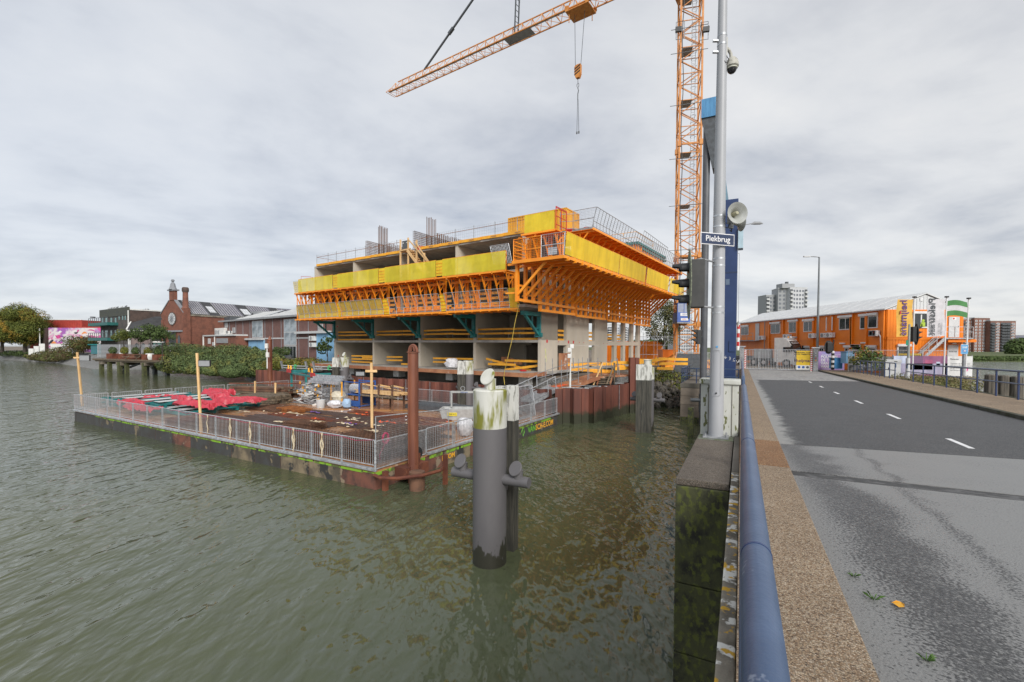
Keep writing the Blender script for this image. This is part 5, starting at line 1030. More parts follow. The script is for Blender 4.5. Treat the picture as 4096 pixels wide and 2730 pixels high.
T1 = timbers('dark square timber posts with white tops right behind the foreground steel pile', -.2, 12.45, BA, [(-.1, .0, .3, -.03), (.22, .0, .3, 0)], 4.5, 3.55)
MB().bbox(-.35, -.62, 3.72, .2, -.2, 4.05, .015).obj('bracket_box', WOODW, T1); MB().bbox(-.3, -.62, 1.7, .22, -.2, 1.95, .01).obj('bracket_box', PGREY, T1)
D4 = dolphin('grey side-bollard pile behind the three dark timbers right of the sheet piles', 8.95, 29.9, .42, 4.2, 3.4, BA, False, True, 2.05)
MB().lathe([(.25, 4.2), (.25, 4.62), (.29, 4.64), (.29, 4.67), (.22, 4.7), (.0, 4.7)], 24).obj('bollard_neck', CAPM, D4, True)
timbers('three dark square timber piles with white painted tops right of the sheet pile wall', 8.5, 29.2, R(-16), [(-.33, 0, .32, 0), (0, 0, .32, 0), (.33, 0, .32, 0)], 4.38, 3.38)
def backd(lab1, lab2, px0, px1, px2, pyt, pyw, Y, bol):
    a = aty(px0, 1500, Y).x; b_ = aty(px1, 1500, Y).x; c = aty(px2, 1500, Y).x; top = aty(px0, pyt, Y).z; zw = aty(px0, pyw, Y).z; r_ = .42; wdt = b_-a
    dolphin(lab1, c-r_, Y+.35, r_, top, zw, BA, bol, True, 2.2)
    timbers(lab2, (a+b_)/2, Y-.1, R(-10), [(-wdt/2+.16+.0, 0, .31, 0), (-wdt/2+.48, 0, .31, -.04)]+([(wdt/2-.15, .05, .3, .0)] if wdt > 1 else []), top, zw)
backd('steel mooring pile with white cap and bollard standing behind the scaffold parts heap', 'pair of flaking white timber posts beside the pile behind the scaffold parts heap', 1332, 1364, 1391, 1431, 1469, 44.6, True)
backd('steel mooring pile with white cap partly hidden by timbers under the rubble bag', 'flaking white timber posts with small orange sign in front of the floor edge', 1831, 1873, 1893, 1444, 1498, 35.6, False)
# ---------------- pontoon ----------------
PA = R(-30.2); PF = Fr((-5.23, 17.31), PA); DZ = .74; PO = PF.w(0, 0, 0); PL, PW = 30.4, 16.9
DECKM = mat('wet_rusty_deck', (.44, .22, .1), .22, (.32, .16, .08), .6, (.4, .6), c3=(.52, .4, .3), s3=1.4, t3=(.55, .7), spec=.6)
HD = [mat('hull_black', (.06, .062, .062), .6, (.05, .045, .04), 1.5, c3=(.2, .16, .1), s3=1.1, t3=(.6, .63), bump=.1), mat('hull_ochre', (.24, .19, .12), .75, (.09, .075, .055), 1.2, c3=(.035, .035, .033), s3=.9, t3=(.55, .6), bump=.1), mat('hull_rust', (.19, .075, .05), .75, (.05, .035, .03), 1.1, c3=(.25, .19, .13), s3=1.3, t3=(.58, .62), bump=.1)]
pon = thing('pontoon', 'long rusty work pontoon moored in front of the unfinished building', 'barge', PO, PA)
MB().box(-PL+.05, .06, -.5, -.05, PW-.05, DZ-.06).obj('hull', HD[0], pon)
rr = random.Random(8); x = 0; i = 0
while x > -PL+.1:
    x1 = max(-PL, x-2.0); m = HD[[2, 1, 1, 0, 1, 0, 0, 2, 0, 0, 0, 0, 0, 0, 0, 0][i % 16]]
    MB().bbox(x1+.03, 0, -.5, x-.03, .07, DZ-.1, .012).obj('hull_plate', m, pon); MB().box(x1-.02, .02, -.4, x1+.02, .065, DZ-.12).obj('joint', HD[2], pon) ; x = x1; i += 1
y = 0; i = 0
while y < PW-.1:
    y1 = min(PW, y+2.1); MB().bbox(-.07, y+.03, -.5, .0, y1-.03, DZ-.1, .012).obj('hull_plate', HD[[2, 2, 1, 2, 2, 0, 0, 0, 0][i % 9]], pon); y = y1; i += 1
MB().box(-PL, .0, DZ-.22, -PL+.05, PW, DZ-.1).obj('hull_plate', HD[0], pon); MB().box(-PL, 0, -.5, -PL+.06, PW, DZ-.1).obj('hull_plate', HD[0], pon)
b = MB(); x = 0
for i in range(24): L_ = rr.uniform(.4, 1.6); b.box(x-L_, -.02, DZ-.16+rr.uniform(0, .05), x, -.001, DZ-.06); x = max(x-L_-rr.uniform(.0, .2), -PL+1.7)
b.obj('lime_strip', LIME, pon); b = MB(); y = .0
for i in range(13):
    L_ = rr.uniform(.6, 1.6)
    if y+L_ < PW: b.box(.001, y, DZ-.2+rr.uniform(0, .06), .02, y+L_, DZ-.06)
    y += L_+rr.uniform(.0, .4)
b.obj('lime_strip', LIME, pon)
MB().box(-PL, 0, DZ-.06, 0, PW, DZ).obj('deck', DECKM, pon)
text('VAN', .5, LETG, pon, (.012, PW-4.0, .32), (R(90), 0, R(90)), bold=.012); text('SCH-E.COM', .5, COLT, pon, (.012, PW-2.15, .32), (R(90), 0, R(90)), bold=.012)
text('E.COM', .32, COLT, pon, (.012, 4.5, .36), (R(90), 0, R(90)), bold=.012, name='worn_lettering')
o = MB().path([(.012, PW-5.15+.2*math.cos(a), .34+.26*math.sin(a)) for a in [math.pi/2*i for i in range(5)]], .02, 4).obj('emblem', LETG, pon); text('S', .22, LETG, pon, (.014, PW-5.15, .34), (R(90), 0, R(90)), name='emblem_letter')
# toe beams
for nm, a_ in (('front', (-PL-.05, -.09, DZ+.0, .02, .09, DZ+.1)),): MB().bbox(*a_, .01).obj('toe_beam', GALV, pon)
MB().bbox(-.09, 3.0, DZ+.0, .09, PW+.05, DZ+.1, .01).obj('toe_beam', GALV, pon)
# crowd railing panels
rp = thing('railing_panel', 'x', 'railing', (0, 0, 0), 0); PWD = 1.86
MB().path([(0, 0, 1.09), (PWD, 0, 1.09)], .024, 6).obj('top_rail', GALV, rp, True); MB().path([(0, 0, .13), (PWD, 0, .13)], .02, 6).obj('bottom_rail', GALV, rp)
q1 = MB().box(-.024, -.02, .02, .024, .02, 1.09).obj('post', GALV, rp); inst(q1, loc=(PWD, 0, 0))
q1 = MB().box(-.008, -.008, .13, .008, .008, 1.07).obj('bar', GALV, rp); q1.location = (.12, 0, 0)
for i in range(1, 14): inst(q1, loc=(.12+i*(PWD-.24)/13, 0, 0))
MB().box(-.03, -.06, .55, .0, .02, .66).obj('clamp', GALVD, rp)
def rrow(A, ang, n, sx, labf, grp):
    for i in range(n):
        p_ = Vector(A)+Vector((math.cos(ang), math.sin(ang), 0))*sx*i
        dup(rp, p_, (0, 0, ang), labf(i), grp)
nF = 16; stF = PL/nF
rrow(PF.w(-PL+.02, 0, DZ+.09), PA, nF, stF, lambda i: 'galvanised railing panel on the long near edge of the pontoon, %s from the corner' % ORD[nF-1-i], 'railing panels along the near edge of the pontoon')
rrow(PF.w(-PL+.02, PW-.1, DZ+.02), PA, 12, stF, lambda i: 'galvanised railing panel on the back edge of the pontoon, %s from the left' % ORD[i], 'railing panels along the back edge of the pontoon')
rrow(PF.w(-PL, .05, DZ+.02), PA+R(90), 8, 2.1, lambda i: 'galvanised railing panel on the left end of the pontoon, %s from the front' % ORD[i], 'railing panels on the left end of the pontoon')
rrow(PF.w(0, 2.95, DZ+.09), PA+R(90), 7, 1.98, lambda i: 'galvanised railing panel on the right end of the pontoon, %s from the spud pile' % ORD[i], 'railing panels on the right end of the pontoon')
for o in [o for o in list(sc.collection.objects) if o.parent == rp]+[rp]: bpy.data.objects.remove(o)
# mesh panels at the near corner
q = thing('mesh_fence', 'fine mesh fence panel closing the near pontoon corner beside the rusty pile', 'fence', PF.w(0, 0, DZ+.02), PA+R(90))
MB().path([(0, 0, .05), (2.9, 0, .05), (2.9, 0, 1.12), (0, 0, 1.12), (0, 0, .05)], .022, 6).obj('frame', GALV, q, True); b = MB(); grid(b, (0, 0, .05), (2.9, 0, 0), (0, 0, 1.05), 58, 30, .005); b.obj('mesh_infill', GALV, q)
q = thing('mesh_fence', 'taller mesh fence panel standing inside the corner with the pink hose on it', 'fence', PF.w(-.35, .35, DZ+.02), PA+R(90))
MB().path([(0, 0, .05), (0, 0, 2.0), (4.6, 0, 1.75), (4.6, 0, .05)], .024, 6).obj('frame', GALV, q, True); b = MB(); grid(b, (0, 0, .05), (4.6, 0, 0), (0, 0, 1.72), 60, 22, .005); b.obj('mesh_infill', GALV, q)
q = thing('corner_post', 'galvanised corner post with spiral cable at the near pontoon corner', 'post', PF.w(0, 0, 0), PA); MB().tube((0, 0, DZ-.02), (0, 0, 1.9), .045, 10).obj('tube', GALV, q, True)
MB().path([(.06*math.cos(a), .06*math.sin(a), .9+a*.024) for a in [i*.6 for i in range(65)]], .008, 4).obj('spiral_cable', GALVD, q)
# pink hose
o = MB(); pts = []
for i in range(70): a = i*.55; pts.append((.0+.03*math.sin(i), .16*math.cos(a)+.02*math.sin(i*1.7), 2.35-.55+.22*math.sin(a)+.03*math.cos(i*.9)))
pts += [(.0, -.1, 1.5), (.02, -.35, 1.2), (0, -.3, .95)]
o = o.path(pts, .012, 5).obj('hose_coil', PINKR); o.location = PF.w(-.42, .95, 0); o.rotation_euler = (0, 0, PA); tag(o, 'coiled pink hose hanging on the mesh panel by the pontoon corner', 'hose')
o = MB().path([(-.1-i*.95, -.03, DZ+1.2-.05*abs(math.sin(i*1.1))-.08*(i % 2)) for i in range(18)], .008, 4).obj('pink_cord', PINKR); o.location = PO; o.rotation_euler = (0, 0, PA); tag(o, 'thin pink cord running along the top of the near railing', 'cord')
# spud collar
q = thing('spud_guide', 'rusty collar bracket holding the spud pile at the near pontoon corner', 'bracket', PO, PA)
MB().path([(.05, -.1, .62), (.5, -.25, .62), (1.15, -.05, .64), (1.75, .7, .66), (1.9, 1.55, .66), (1.65, 2.1, .66)], .07, 6).obj('collar_arm', RUST, q)
lx_, ly_ = PF.hz(1640, 1880, .6)
MB().box(.02, 1.0, .25, .6, 2.4, .68).obj('housing', RUST, q); MB().box(.25, .1, -.3, .42, .28, .75).obj('vertical_leg', RUST, q); MB().box(1.75, 1.9, -.3, 1.9, 2.05, 1.2).obj('vertical_leg', RUST, q)
MB().tube((.3, 1.9, 1.1), (.42, 1.86, 1.1), .28, 20).obj('winch_drum', BLACK, q); MB().box(.2, 1.75, .68, .5, 2.0, 1.1).obj('winch_stand', RUST, q); MB().tube((1.3, .9, -.3), (1.3, .9, .7), .3, 20).obj('sleeve', RUSTD, q)
# timber lamp posts with floodlights
def lamppost(lab, px, py, ptx, pty, w_=.09, fl=None, z0=DZ, cross=True, m=TIMBER):
    base = atz(px, py, z0); top = aty(ptx, pty, base.y); t_ = thing('timber_post', lab, 'post', base, 0); v_ = top-base
    MB().bar((0, 0, 0), tuple(v_), w_, w_*.7).obj('post', m, t_)
    if cross: MB().bar(tuple(v_*.9+Vector((-.28, -.05, 0))), tuple(v_*.9+Vector((.28, -.05, 0))), .05, .12).obj('cross_piece', m, t_)
    if fl:
        MB().bbox(*fl, .02).tf(Matrix.Translation(v_*.9)).obj('floodlight', BLACK, t_); f = fl
        MB().box(f[0]+.03, f[1]-.01, f[2]+.03, f[3]-.03, f[1]-.001, f[5]-.03).tf(Matrix.Translation(v_*.9)).obj('lens', GREYP, t_)
    return t_
lamppost('bare timber post with cross piece and floodlight by the near pontoon corner', 1489, 1778, 1486, 1452, .115, (-.75, -.1, -.25, -.3, .05, -.02))
lamppost('leaning thin timber post behind the middle of the near railing', 805, 1733, 788, 1413, .11, (.1, -.1, -.3, .75, .0, .05), cross=False)
lamppost('thin timber post with floodlight at the far left corner of the pontoon', 330, 1625, 309, 1410, .13, (.2, -.1, -.25, 1.0, .0, .2), cross=True)
# ---------------- things on the pontoon deck ----------------
def onp(x, y, z=0): return PF.w(x, y, DZ+z)
def wstr(name, lab, cat, pts, w_, m, seed=0, grp=None):                              # flat ribbon lying loosely
    rr = random.Random(seed); b = MB(); pts = [Vector(p) for p in pts]; vs = []
    for i, p_ in enumerate(pts):
        d = (pts[min(i+1, len(pts)-1)]-pts[max(i-1, 0)]); s_ = Vector((-d.y, d.x, 0)); s_ = s_.normalized()*w_/2 if s_.length > 0 else Vector((w_/2, 0, 0)); tw = Vector((0, 0, rr.uniform(-.02, .02)))
        vs += [p_-s_-tw, p_+s_+tw]
    n = len(pts); vs += [v_+Vector((0, 0, .008)) for v_ in vs]
    b.add(vs, [(2*i, 2*i+1, 2*i+3, 2*i+2)[::-1] for i in range(n-1)]+[(2*n+2*i, 2*n+2*i+1, 2*n+2*i+3, 2*n+2*i+2) for i in range(n-1)])
    o = b.obj(name, m); return tag(o, lab, cat, grp)
# teal frames under red tarps
stk = thing('form_stack', 'low stacks of teal steel form beams with pale boards left on the pontoon deck', 'stack', onp(-24.4, 5.2), PA+R(3)); rr = random.Random(4)
for gx in (-5.6, -1.0, 2.0):
    for lv in range(1 if gx > 0 else 2):
        z = .06+.34*lv
        for k in range(4): MB().box(gx-2.0, -2.6+k*1.6, z, gx+1.9, -2.42+k*1.6, z+.2).obj('form_beam', TEAL, stk)
        for k in range(3): MB().box(gx-1.9+k*1.85, -2.9, z+.2, gx-1.78+k*1.85, 2.5, z+.3).obj('cross_beam', TEAL, stk)
    for k in range(2): MB().box(gx-1.7+k*1.8, -2.4, z+.302, gx-.9+k*1.8, 1.9, z+.325).obj('pale_board', LGREY, stk)
from mathutils import noise
def tarp(lab, cx, cy, L, W, zb, H, seed, a=0):
    nx, ny = 44, 30; vs = []; so = Vector((seed*7.3, seed*3.1, 0))
    for j in range(ny+1):
        for i in range(nx+1):
            u = i/nx*2-1; v = j/ny*2-1; q_ = Vector((u*L/2, v*W/2, 0)); e_ = max(abs(u), abs(v)); rim = .16*noise.noise(q_*1.1+so)
            rd = 1-abs(noise.noise(Vector((q_.x*.9, q_.y*1.9, 0))+so))*2.2; rd2 = 1-abs(noise.noise(Vector((q_.x*2.6+q_.y, q_.y*3.4, 3))+so))*2
            z = zb+H*rd*.7+.13*rd2-max(0, e_+rim-.8)*zb*1.9
            k = 1+.22*noise.noise(q_*.9+so*2); vs.append((q_.x*k, q_.y*k+.1*noise.noise(q_*2.5+so), max(z, .05)))
    o = MB().add(vs, [(j*(nx+1)+i, j*(nx+1)+i+1, (j+1)*(nx+1)+i+1, (j+1)*(nx+1)+i) for j in range(ny) for i in range(nx)]).obj('tarpaulin', TARP)
    o.location = onp(cx, cy); o.rotation_euler = (0, 0, PA+a); return tag(o, lab, 'tarp', 'red tarpaulins on the form stacks')
tarp('red tarp draped over the right end of the form stacks, nearest the brown mats', -20.9, 6.3, 3.4, 1.8, .75, .16, 1, R(30))
tarp('crumpled red tarp across the near right of the form stacks', -21.4, 4.0, 4.0, 1.3, .7, .16, 2, R(6))
tarp('red tarp thrown over the middle of the form stacks', -24.4, 6.8, 2.8, 1.3, .82, .16, 3, R(-20))
tarp('red tarp heaped at the far back of the form stacks', -27.0, 8.0, 3.0, 1.3, .88, .2, 4, R(10))
tarp('narrow red tarp trailing between the teal beams', -25.4, 4.6, 2.4, .8, .8, .12, 8, R(-8))
tarp('red tarp hanging low behind the near railing at the left of the stacks', -27.4, 2.4, 3.6, 1.1, .55, .15, 6, R(-4))
tarp('small red tarp lump at the far left railing', -29.2, 4.6, 1.6, 2.2, .5, .25, 7, R(10))
tarp('red tarp hanging to the deck behind the near railing below the teal beams', -24.0, 1.7, 3.4, .8, .45, .15, 9, R(3))
# stacks of dark timber
q = thing('timber_stack', 'stack of dark rusty beams and sleepers behind the red tarps', 'timber stack', onp(-25.3, 11.2), PA+R(18)); rr = random.Random(6)
for lv in range(6):
    for k in range(6 if lv < 4 else 3): MB().box(-2.6+rr.uniform(-.3, .3)+(1.2 if lv < 3 else 0), -1.2+k*.42, lv*.2+.02, 2.4+rr.uniform(-.5, .5), -.84+k*.42, lv*.2+.19).obj('beam', RUSTD if (lv+k) % 3 else TIMBERW, q)
MB().bar((-3.4, -.5, 1.38), (3.2, .3, 1.45), .16, .1).obj('loose_beam', RUST, q); MB().box(-.2, -1.25, .2, -.08, -1.15, 1.7).obj('upright', TIMBER, q); MB().box(1.8, -1.25, .2, 1.92, -1.15, 1.6).obj('upright', TIMBER, q)
q = thing('sleeper_stack', 'low stack of weathered sleepers between the tarps and the spreader frame', 'timber stack', onp(-22.6, 9.4), PA+R(12))
for lv in range(4):
    for k in range(5): MB().box(-1.7+rr.uniform(-.15, .15), -1.0+k*.42, lv*.19+.02, 1.7+rr.uniform(-.2, .2), -.64+k*.42, lv*.19+.18).obj('sleeper', TIMBERW, q)
# spreader frame
q = thing('spreader_frame', 'teal steel spreader frame with red end plates and yellow lifting eyes', 'lifting frame', onp(-26.6, 14.4), PA+R(-20))
LF = 6.6
for x in (0, LF):
    for y in (0, 1.3): MB().box(x-.09, y-.09, 0, x+.09, y+.09, 2.1).obj('leg', TEAL, q)
    MB().box(x-.12, -.2, 2.1, x+.12, 1.5, 2.4).obj('end_beam', TEAL, q)
    MB().box(x+.13 if x else -.9, -.22, 2.15, x+1.3 if x else .5, -.16, 2.5).obj('red_plate', RED, q)
    for dx_ in (-.5, .4): MB().prism([(x+dx_-.14, -.2, 2.5), (x+dx_+.14, -.2, 2.5), (x+dx_, -.2, 2.85)], (0, .1, 0)).obj('lifting_eye', YELLOW, q)
MB().box(-.9, -.1, 2.05, LF+.2, .12, 2.2).obj('long_beam', TEAL, q); MB().box(-.5, 1.2, 2.05, LF+.2, 1.4, 2.2).obj('long_beam', TEAL, q)
MB().box(-.1, -.05, .1, 1.4, .05, .2).obj('foot_beam', TEAL, q)
# galvanised scaffold parts heap inside a basket
q = thing('scaffold_parts_heap', 'tangled heap of galvanised scaffold frames and couplers in the middle of the deck', 'scaffold parts', onp(-19.2, 11.9), PA); rr = random.Random(12)
for i in range(230):
    z = .05+1.75*rr.random()**1.2; sp_ = 1.9*(1-.28*z); c = Vector((rr.uniform(-sp_, sp_), rr.uniform(-.9, .9), z)); a = rr.choice((0, 0, .25, -.3, 1.3)); L_ = rr.uniform(.4, 1.5); d = Vector((math.cos(a), math.sin(a), rr.uniform(-.25, .25)))*L_/2
    w__ = rr.choice((.03, .05, .08)); MB().bar(c-d, c+d, w__, w__*rr.choice((1, 1.8))).obj('scaffold_piece', [GALV, WHITE, GALV, GALVD, LGREY][i % 5], q)
for i in range(34): c = Vector((rr.uniform(-1.8, 1.8), rr.uniform(-1., .2), rr.uniform(.2, 1.6))); MB().box(c.x, c.y, c.z, c.x+.08, c.y+.08, c.z+.2).obj('yellow_coupler', YELLOW, q)
for k in range(4): MB().box(-.2+k*.03, -.9+.2*k, 1.75+.14*k, 3.4, -.8+.2*k, 1.98+.14*k).obj('long_beam', GALV, q)
for i in range(8): MB().bar((-2.1+.33*i, -.9, .05), (-1.9+.33*i, -.9, .05), .16, .06).obj('base_plate', GALVD, q)
q = thing('mesh_basket', 'white wire mesh basket around the scaffold parts with yellow corner posts', 'basket', onp(-19.8, 12.3), PA)
b = MB(); grid(b, (-1.2, .9, 0), (3.2, 0, 0), (0, 0, 1.9), 22, 14, .02); grid(b, (2.2, -1.2, 0), (2.4, .3, 0), (0, 0, 1.5), 18, 12, .018); b.obj('mesh_side', GALV, q)
for x, y in ((2.9, -1.1), (4.0, -1.0), (3.2, .9)): MB().box(x, y, 0, x+.08, y+.08, 1.95).obj('yellow_post', YELLOW, q)
MB().bar((2.0, -1.2, 0), (2.0, -1.2, 2.3), .06).obj('grey_post', GALV, q)
q = thing('blue_crate', 'blue steel stillage with pale drum inside, beside the plank rack', 'crate', onp(-15.3, 12.6), PA)
for x in (-.95, .85):
    for y in (-.8, .8): MB().box(x, y, 0, x+.09, y+.09, 2.0).obj('corner_post', BLUES, q)
for z in (.08, .95, 1.9):
    MB().box(-.95, -.8, z, .94, -.74, z+.07).obj('rail', BLUES, q); MB().box(-.95, .83, z, .94, .89, z+.07).obj('rail', BLUES, q); MB().box(.86, -.8, z, .94, .89, z+.07).obj('rail', BLUES, q)
MB().box(-.9, -.75, .9, .9, .8, .95).obj('shelf', BLUES, q); MB().box(-.9, -.76, .1, .9, -.73, .5).obj('side_panel', BLUES, q); MB().box(-.9, .78, .1, .9, .81, 1.0).obj('side_panel', BLUES, q)
o = MB().tube((-.75, 0, 1.35), (.6, .1, 1.35), .38, 16).obj('hose_drum', mat('foil', (.55, .56, .58), .35, (.3, .31, .33), 12, stretch=(4, 1, 1)), None, True); o.location = onp(-15.3, 12.6); o.rotation_euler = (0, 0, PA); tag(o, 'silvery wrapped drum on the upper shelf of the blue stillage', 'drum')
lump('rubbish_bag', 'crumpled pale rubbish bag in front of the blue stillage, the topmost one', 'bag', onp(-16.2, 11.4, .35), (1.1, .8, .9), mat('bag_cream', (.6, .56, .45), .6, (.45, .4, .3), 4, bump=.6), 51)
lump('rubbish_bag', 'white rubbish bag lying on the deck by the grey bucket', 'bag', onp(-15.9, 10.8), (1.1, .8, .6), BAGW, 52)
lump('rubbish_bag', 'light blue rubbish bag beside the white one', 'bag', onp(-14.9, 11.1), (.7, .6, .75), mat('bag_blue', (.35, .5, .68), .6, bump=.5), 53)
o = MB().lathe([(.28, 0), (.34, .6), (.31, .6), (.26, .05), (0, .05)], 18).obj('bucket', LGREY, None, True); o.location = onp(-16.9, 10.3); tag(o, 'grey plastic tub left of the rubbish bags', 'bucket')
# rack of new planks
q = thing('plank_rack', 'brown timber trestle rack in front of the back railing', 'rack', onp(-12.9, 12.6), PA+R(0))
for x in (-1.6, .3, 1.7):
    for y in (-.6, .6): MB().box(x, y, 0, x+.12, y+.12, 1.9 if y < 0 else 1.7).obj('leg', RUSTD, q)
    MB().box(x, -.7, .98, x+.12, .8, 1.08).obj('bearer', TIMBERW, q); MB().bar((x+.06, -.6, 1.85), (x+.06, .7, 1.55), .06, .1).obj('brace', TIMBER, q)
MB().box(-1.8, -.65, .9, 2.1, -.55, 1.02).obj('side_rail', TIMBERW, q)
q = thing('plank_bundle', 'bundle of fresh yellow planks stored on the trestle rack', 'planks', onp(-12.9, 12.6, 1.1), PA)
for i in range(30): MB().box(-2.2+rr.uniform(-.2, .3), -.5+.16*(i % 7), .05*(i//7), 2.3+rr.uniform(-.3, .3), -.37+.16*(i % 7), .045+.05*(i//7)).obj('plank', TIMBER, q)
MB().bar((-2.0, -.3, .75), (1.8, .3, .3), .1, .04).obj('loose_plank', TIMBER, q)
# skip
sk = onp(-4.75, 11.6); q = thing('skip', 'small grey steel skip marked 3000 KG with lifting frame', 'skip', sk, PA+R(28)); SK = mat('skip_grey', (.42, .43, .42), .6, (.33, .33, .32), 3)
b = MB(); o_ = [(-.95, -.55, .0), (.95, -.55, 0), (.95, .6, 0), (-.95, .6, 0)]; t2 = [(-1.15, -.65, .72), (1.35, -.65, .72), (1.35, .7, .72), (-1.15, .7, .72)]; i2 = [(-1.05, -.58, .7), (1.25, -.58, .7), (1.25, .63, .7), (-1.05, .63, .7)]; i3 = [(x*.92, y*.9, .06) for x, y, z in o_]
vs = o_+t2+i2+i3; fs = [(3, 2, 1, 0)]+[(i, (i+1) % 4, 4+(i+1) % 4, 4+i) for i in range(4)]+[(4+i, 4+(i+1) % 4, 8+(i+1) % 4, 8+i) for i in range(4)]+[(8+i, 8+(i+1) % 4, 12+(i+1) % 4, 12+i) for i in range(4)]+[(12, 13, 14, 15)]
b.add(vs, fs).obj('tub', SK, q)
MB().box(-.62, -.635, .28, .0, -.605, .5).obj('yellow_plate', mat('plate_yellow', (.75, .6, .05), .6), q); text('3000 KG', .15, BLACK, q, (-.31, -.64, .39), (R(90-4), 0, 0))
MB().box(-.6, .5, .7, -.5, .6, 1.75).obj('frame_leg', SK, q); MB().box(1.1, .5, .2, 1.22, .62, 1.75).obj('frame_leg', SK, q); MB().box(-.6, .48, 1.65, 1.22, .62, 1.78).obj('frame_beam', SK, q)
for i in range(6): MB().prism([(1.08, .475, .6+.19*i), (1.24, .475, .68+.19*i), (1.24, .475, .77+.19*i), (1.08, .475, .69+.19*i)], (0, .02, 0)).obj('hazard_stripe', BLACK if i % 2 else YELLOW, q)
MB().path([(.2+.14*math.cos(a), .55, 1.95+.14*math.sin(a)) for a in [i*math.pi/6 for i in range(13)]], .02, 5).obj('ring', GALV, q); text('heijmans', .14, BLUES, q, (.3, .47, 1.71), (R(90), 0, 0))
lump('rubble_bag', 'white bulk bag behind the near right railing beside the skip', 'bag', onp(-1.1, 7.3), (.9, .9, 1.0), BAGW, 61)
# stacked rebar mesh mats
def matstack(lab, x, y, L, W, H, lay, a=0, m=RUSTD, grp='stacked rebar mats on the deck', step=.2):
    q = thing('rebar_mat_stack', lab, 'rebar mats', onp(x, y), PA+a); key = 'mat%.1f%.1f%.2f' % (L, W, step)
    for l in range(lay):
        z = .04+H*l/lay
        def f():
            b = MB()
            for i in range(int(L/step)+1): b.bar((-L/2+i*step, -W/2, .02), (-L/2+i*step, W/2, .02), .022)
            for j in range(int(W/step)+1): b.bar((-L/2, -W/2+j*step, 0), (L/2, -W/2+j*step, 0), .022)
            return b
        o = sp('rebar_mat', key, f, m, q, (0, 0, z)); o.location.x += (l % 3-1)*.03; o.location.y += (l % 2)*.03
    return q
matstack('deep stack of rebar mats in the near corner of the pontoon behind the mesh panel', -2.3, 2.9, 3.4, 4.4, .85, 9, step=.25)
matstack('wide stack of rusty mats behind the near railing with straps hanging over it', -7.2, 1.8, 5.8, 2.6, .5, 4, step=.25)
matstack('low stack of mats behind the near railing left of the wide one', -13.4, 1.9, 5.6, 2.4, .3, 3, step=.25)
matstack('brown mat layer in front of the red tarps near the railing', -17.3, 1.7, 2.0, 2.2, .4, 7, m=RUST)
matstack('flat layer of brown mats on the deck beyond the bundles of bars', -19.3, 8.2, 3.6, 2.6, .12, 2)
matstack('orange rusty grating mat leaning flat in the middle of the deck', -16.9, 8.1, 2.6, 1.3, .22, 4, R(-5), RUSTO, step=.1)
matstack('small stack of mats in the centre of the deck toward the near railing', -10.2, 4.3, 2.4, 1.2, .4, 7, R(4))
# bundles of long bars
for i, (x, y, L, n_, a_) in enumerate(((-12.6, 6.6, 8.5, 18, 3), (-13.3, 5.2, 8, 20, -2), (-7.6, 7.6, 9, 14, 2), (-6.8, 9.0, 8, 12, -3), (-15.5, 4.2, 6, 12, 5), (-6.0, 6.2, 5.5, 12, 0), (-19.8, 13.2, 3.4, 20, 20), (-10.5, 7.0, 10, 14, -1), (-12.0, 8.6, 9, 14, 1), (-9.0, 10.3, 7, 8, 2))):
    q = thing('rebar_bundle', ['long dark rebar bundle across the middle of the deck', 'thick rebar bundle just behind the mats at mid deck', 'rebar bundle on the wet open deck toward the skip', 'thin row of bars in front of the plank rack', 'short bundle of bars left of the rusty grating', 'short dark bars beside the near mesh panel', 'reddish bars piled behind the scaffold heap', 'long loose bars between the two main bundles', 'long loose bars beyond the rusty grating', 'few bars lying before the rubbish bags'][i], 'rebar', onp(x, y), PA+R(a_), 'rebar bundles on the deck')
    BARD = MT.get('bar_dark') or mat('bar_dark', (.065, .045, .042), .6, (.11, .07, .055), 3.)
    for k in range(n_):
        o = sp('rebar', 'rebar%d.b' % (i % 3), lambda: MB().bar((-L/2, 0, 0), (L/2, 0, 0), .05), BARD if i % 3 else RUST, q, (rr.uniform(-.3, .3), -.5+1.0*k/n_+rr.uniform(-.05, .05), .03+.04*(k % 2)), (0, 0, rr.uniform(-.02, .02)))
SL = ['the deck just right of the red tarps', 'the bars beside the rusty grating', 'the dark bars near the middle timber post', 'the bars in front of the rubbish bags', 'the thick bundle at mid deck', 'the upper mat stack, nearer the corner', 'the short bars beside the corner mesh fence', 'the deep corner mat stack, left side', 'the deep corner mat stack, in its middle', 'the left edge of the wide mat stack', 'the wet deck behind the rusty grating', 'the wet deck just left of the skip', 'the low mats behind the middle timber post', 'the corner mat stack nearest the spud pile', 'the deck in front of the plank rack', 'the bar ends behind the wide mat stack']
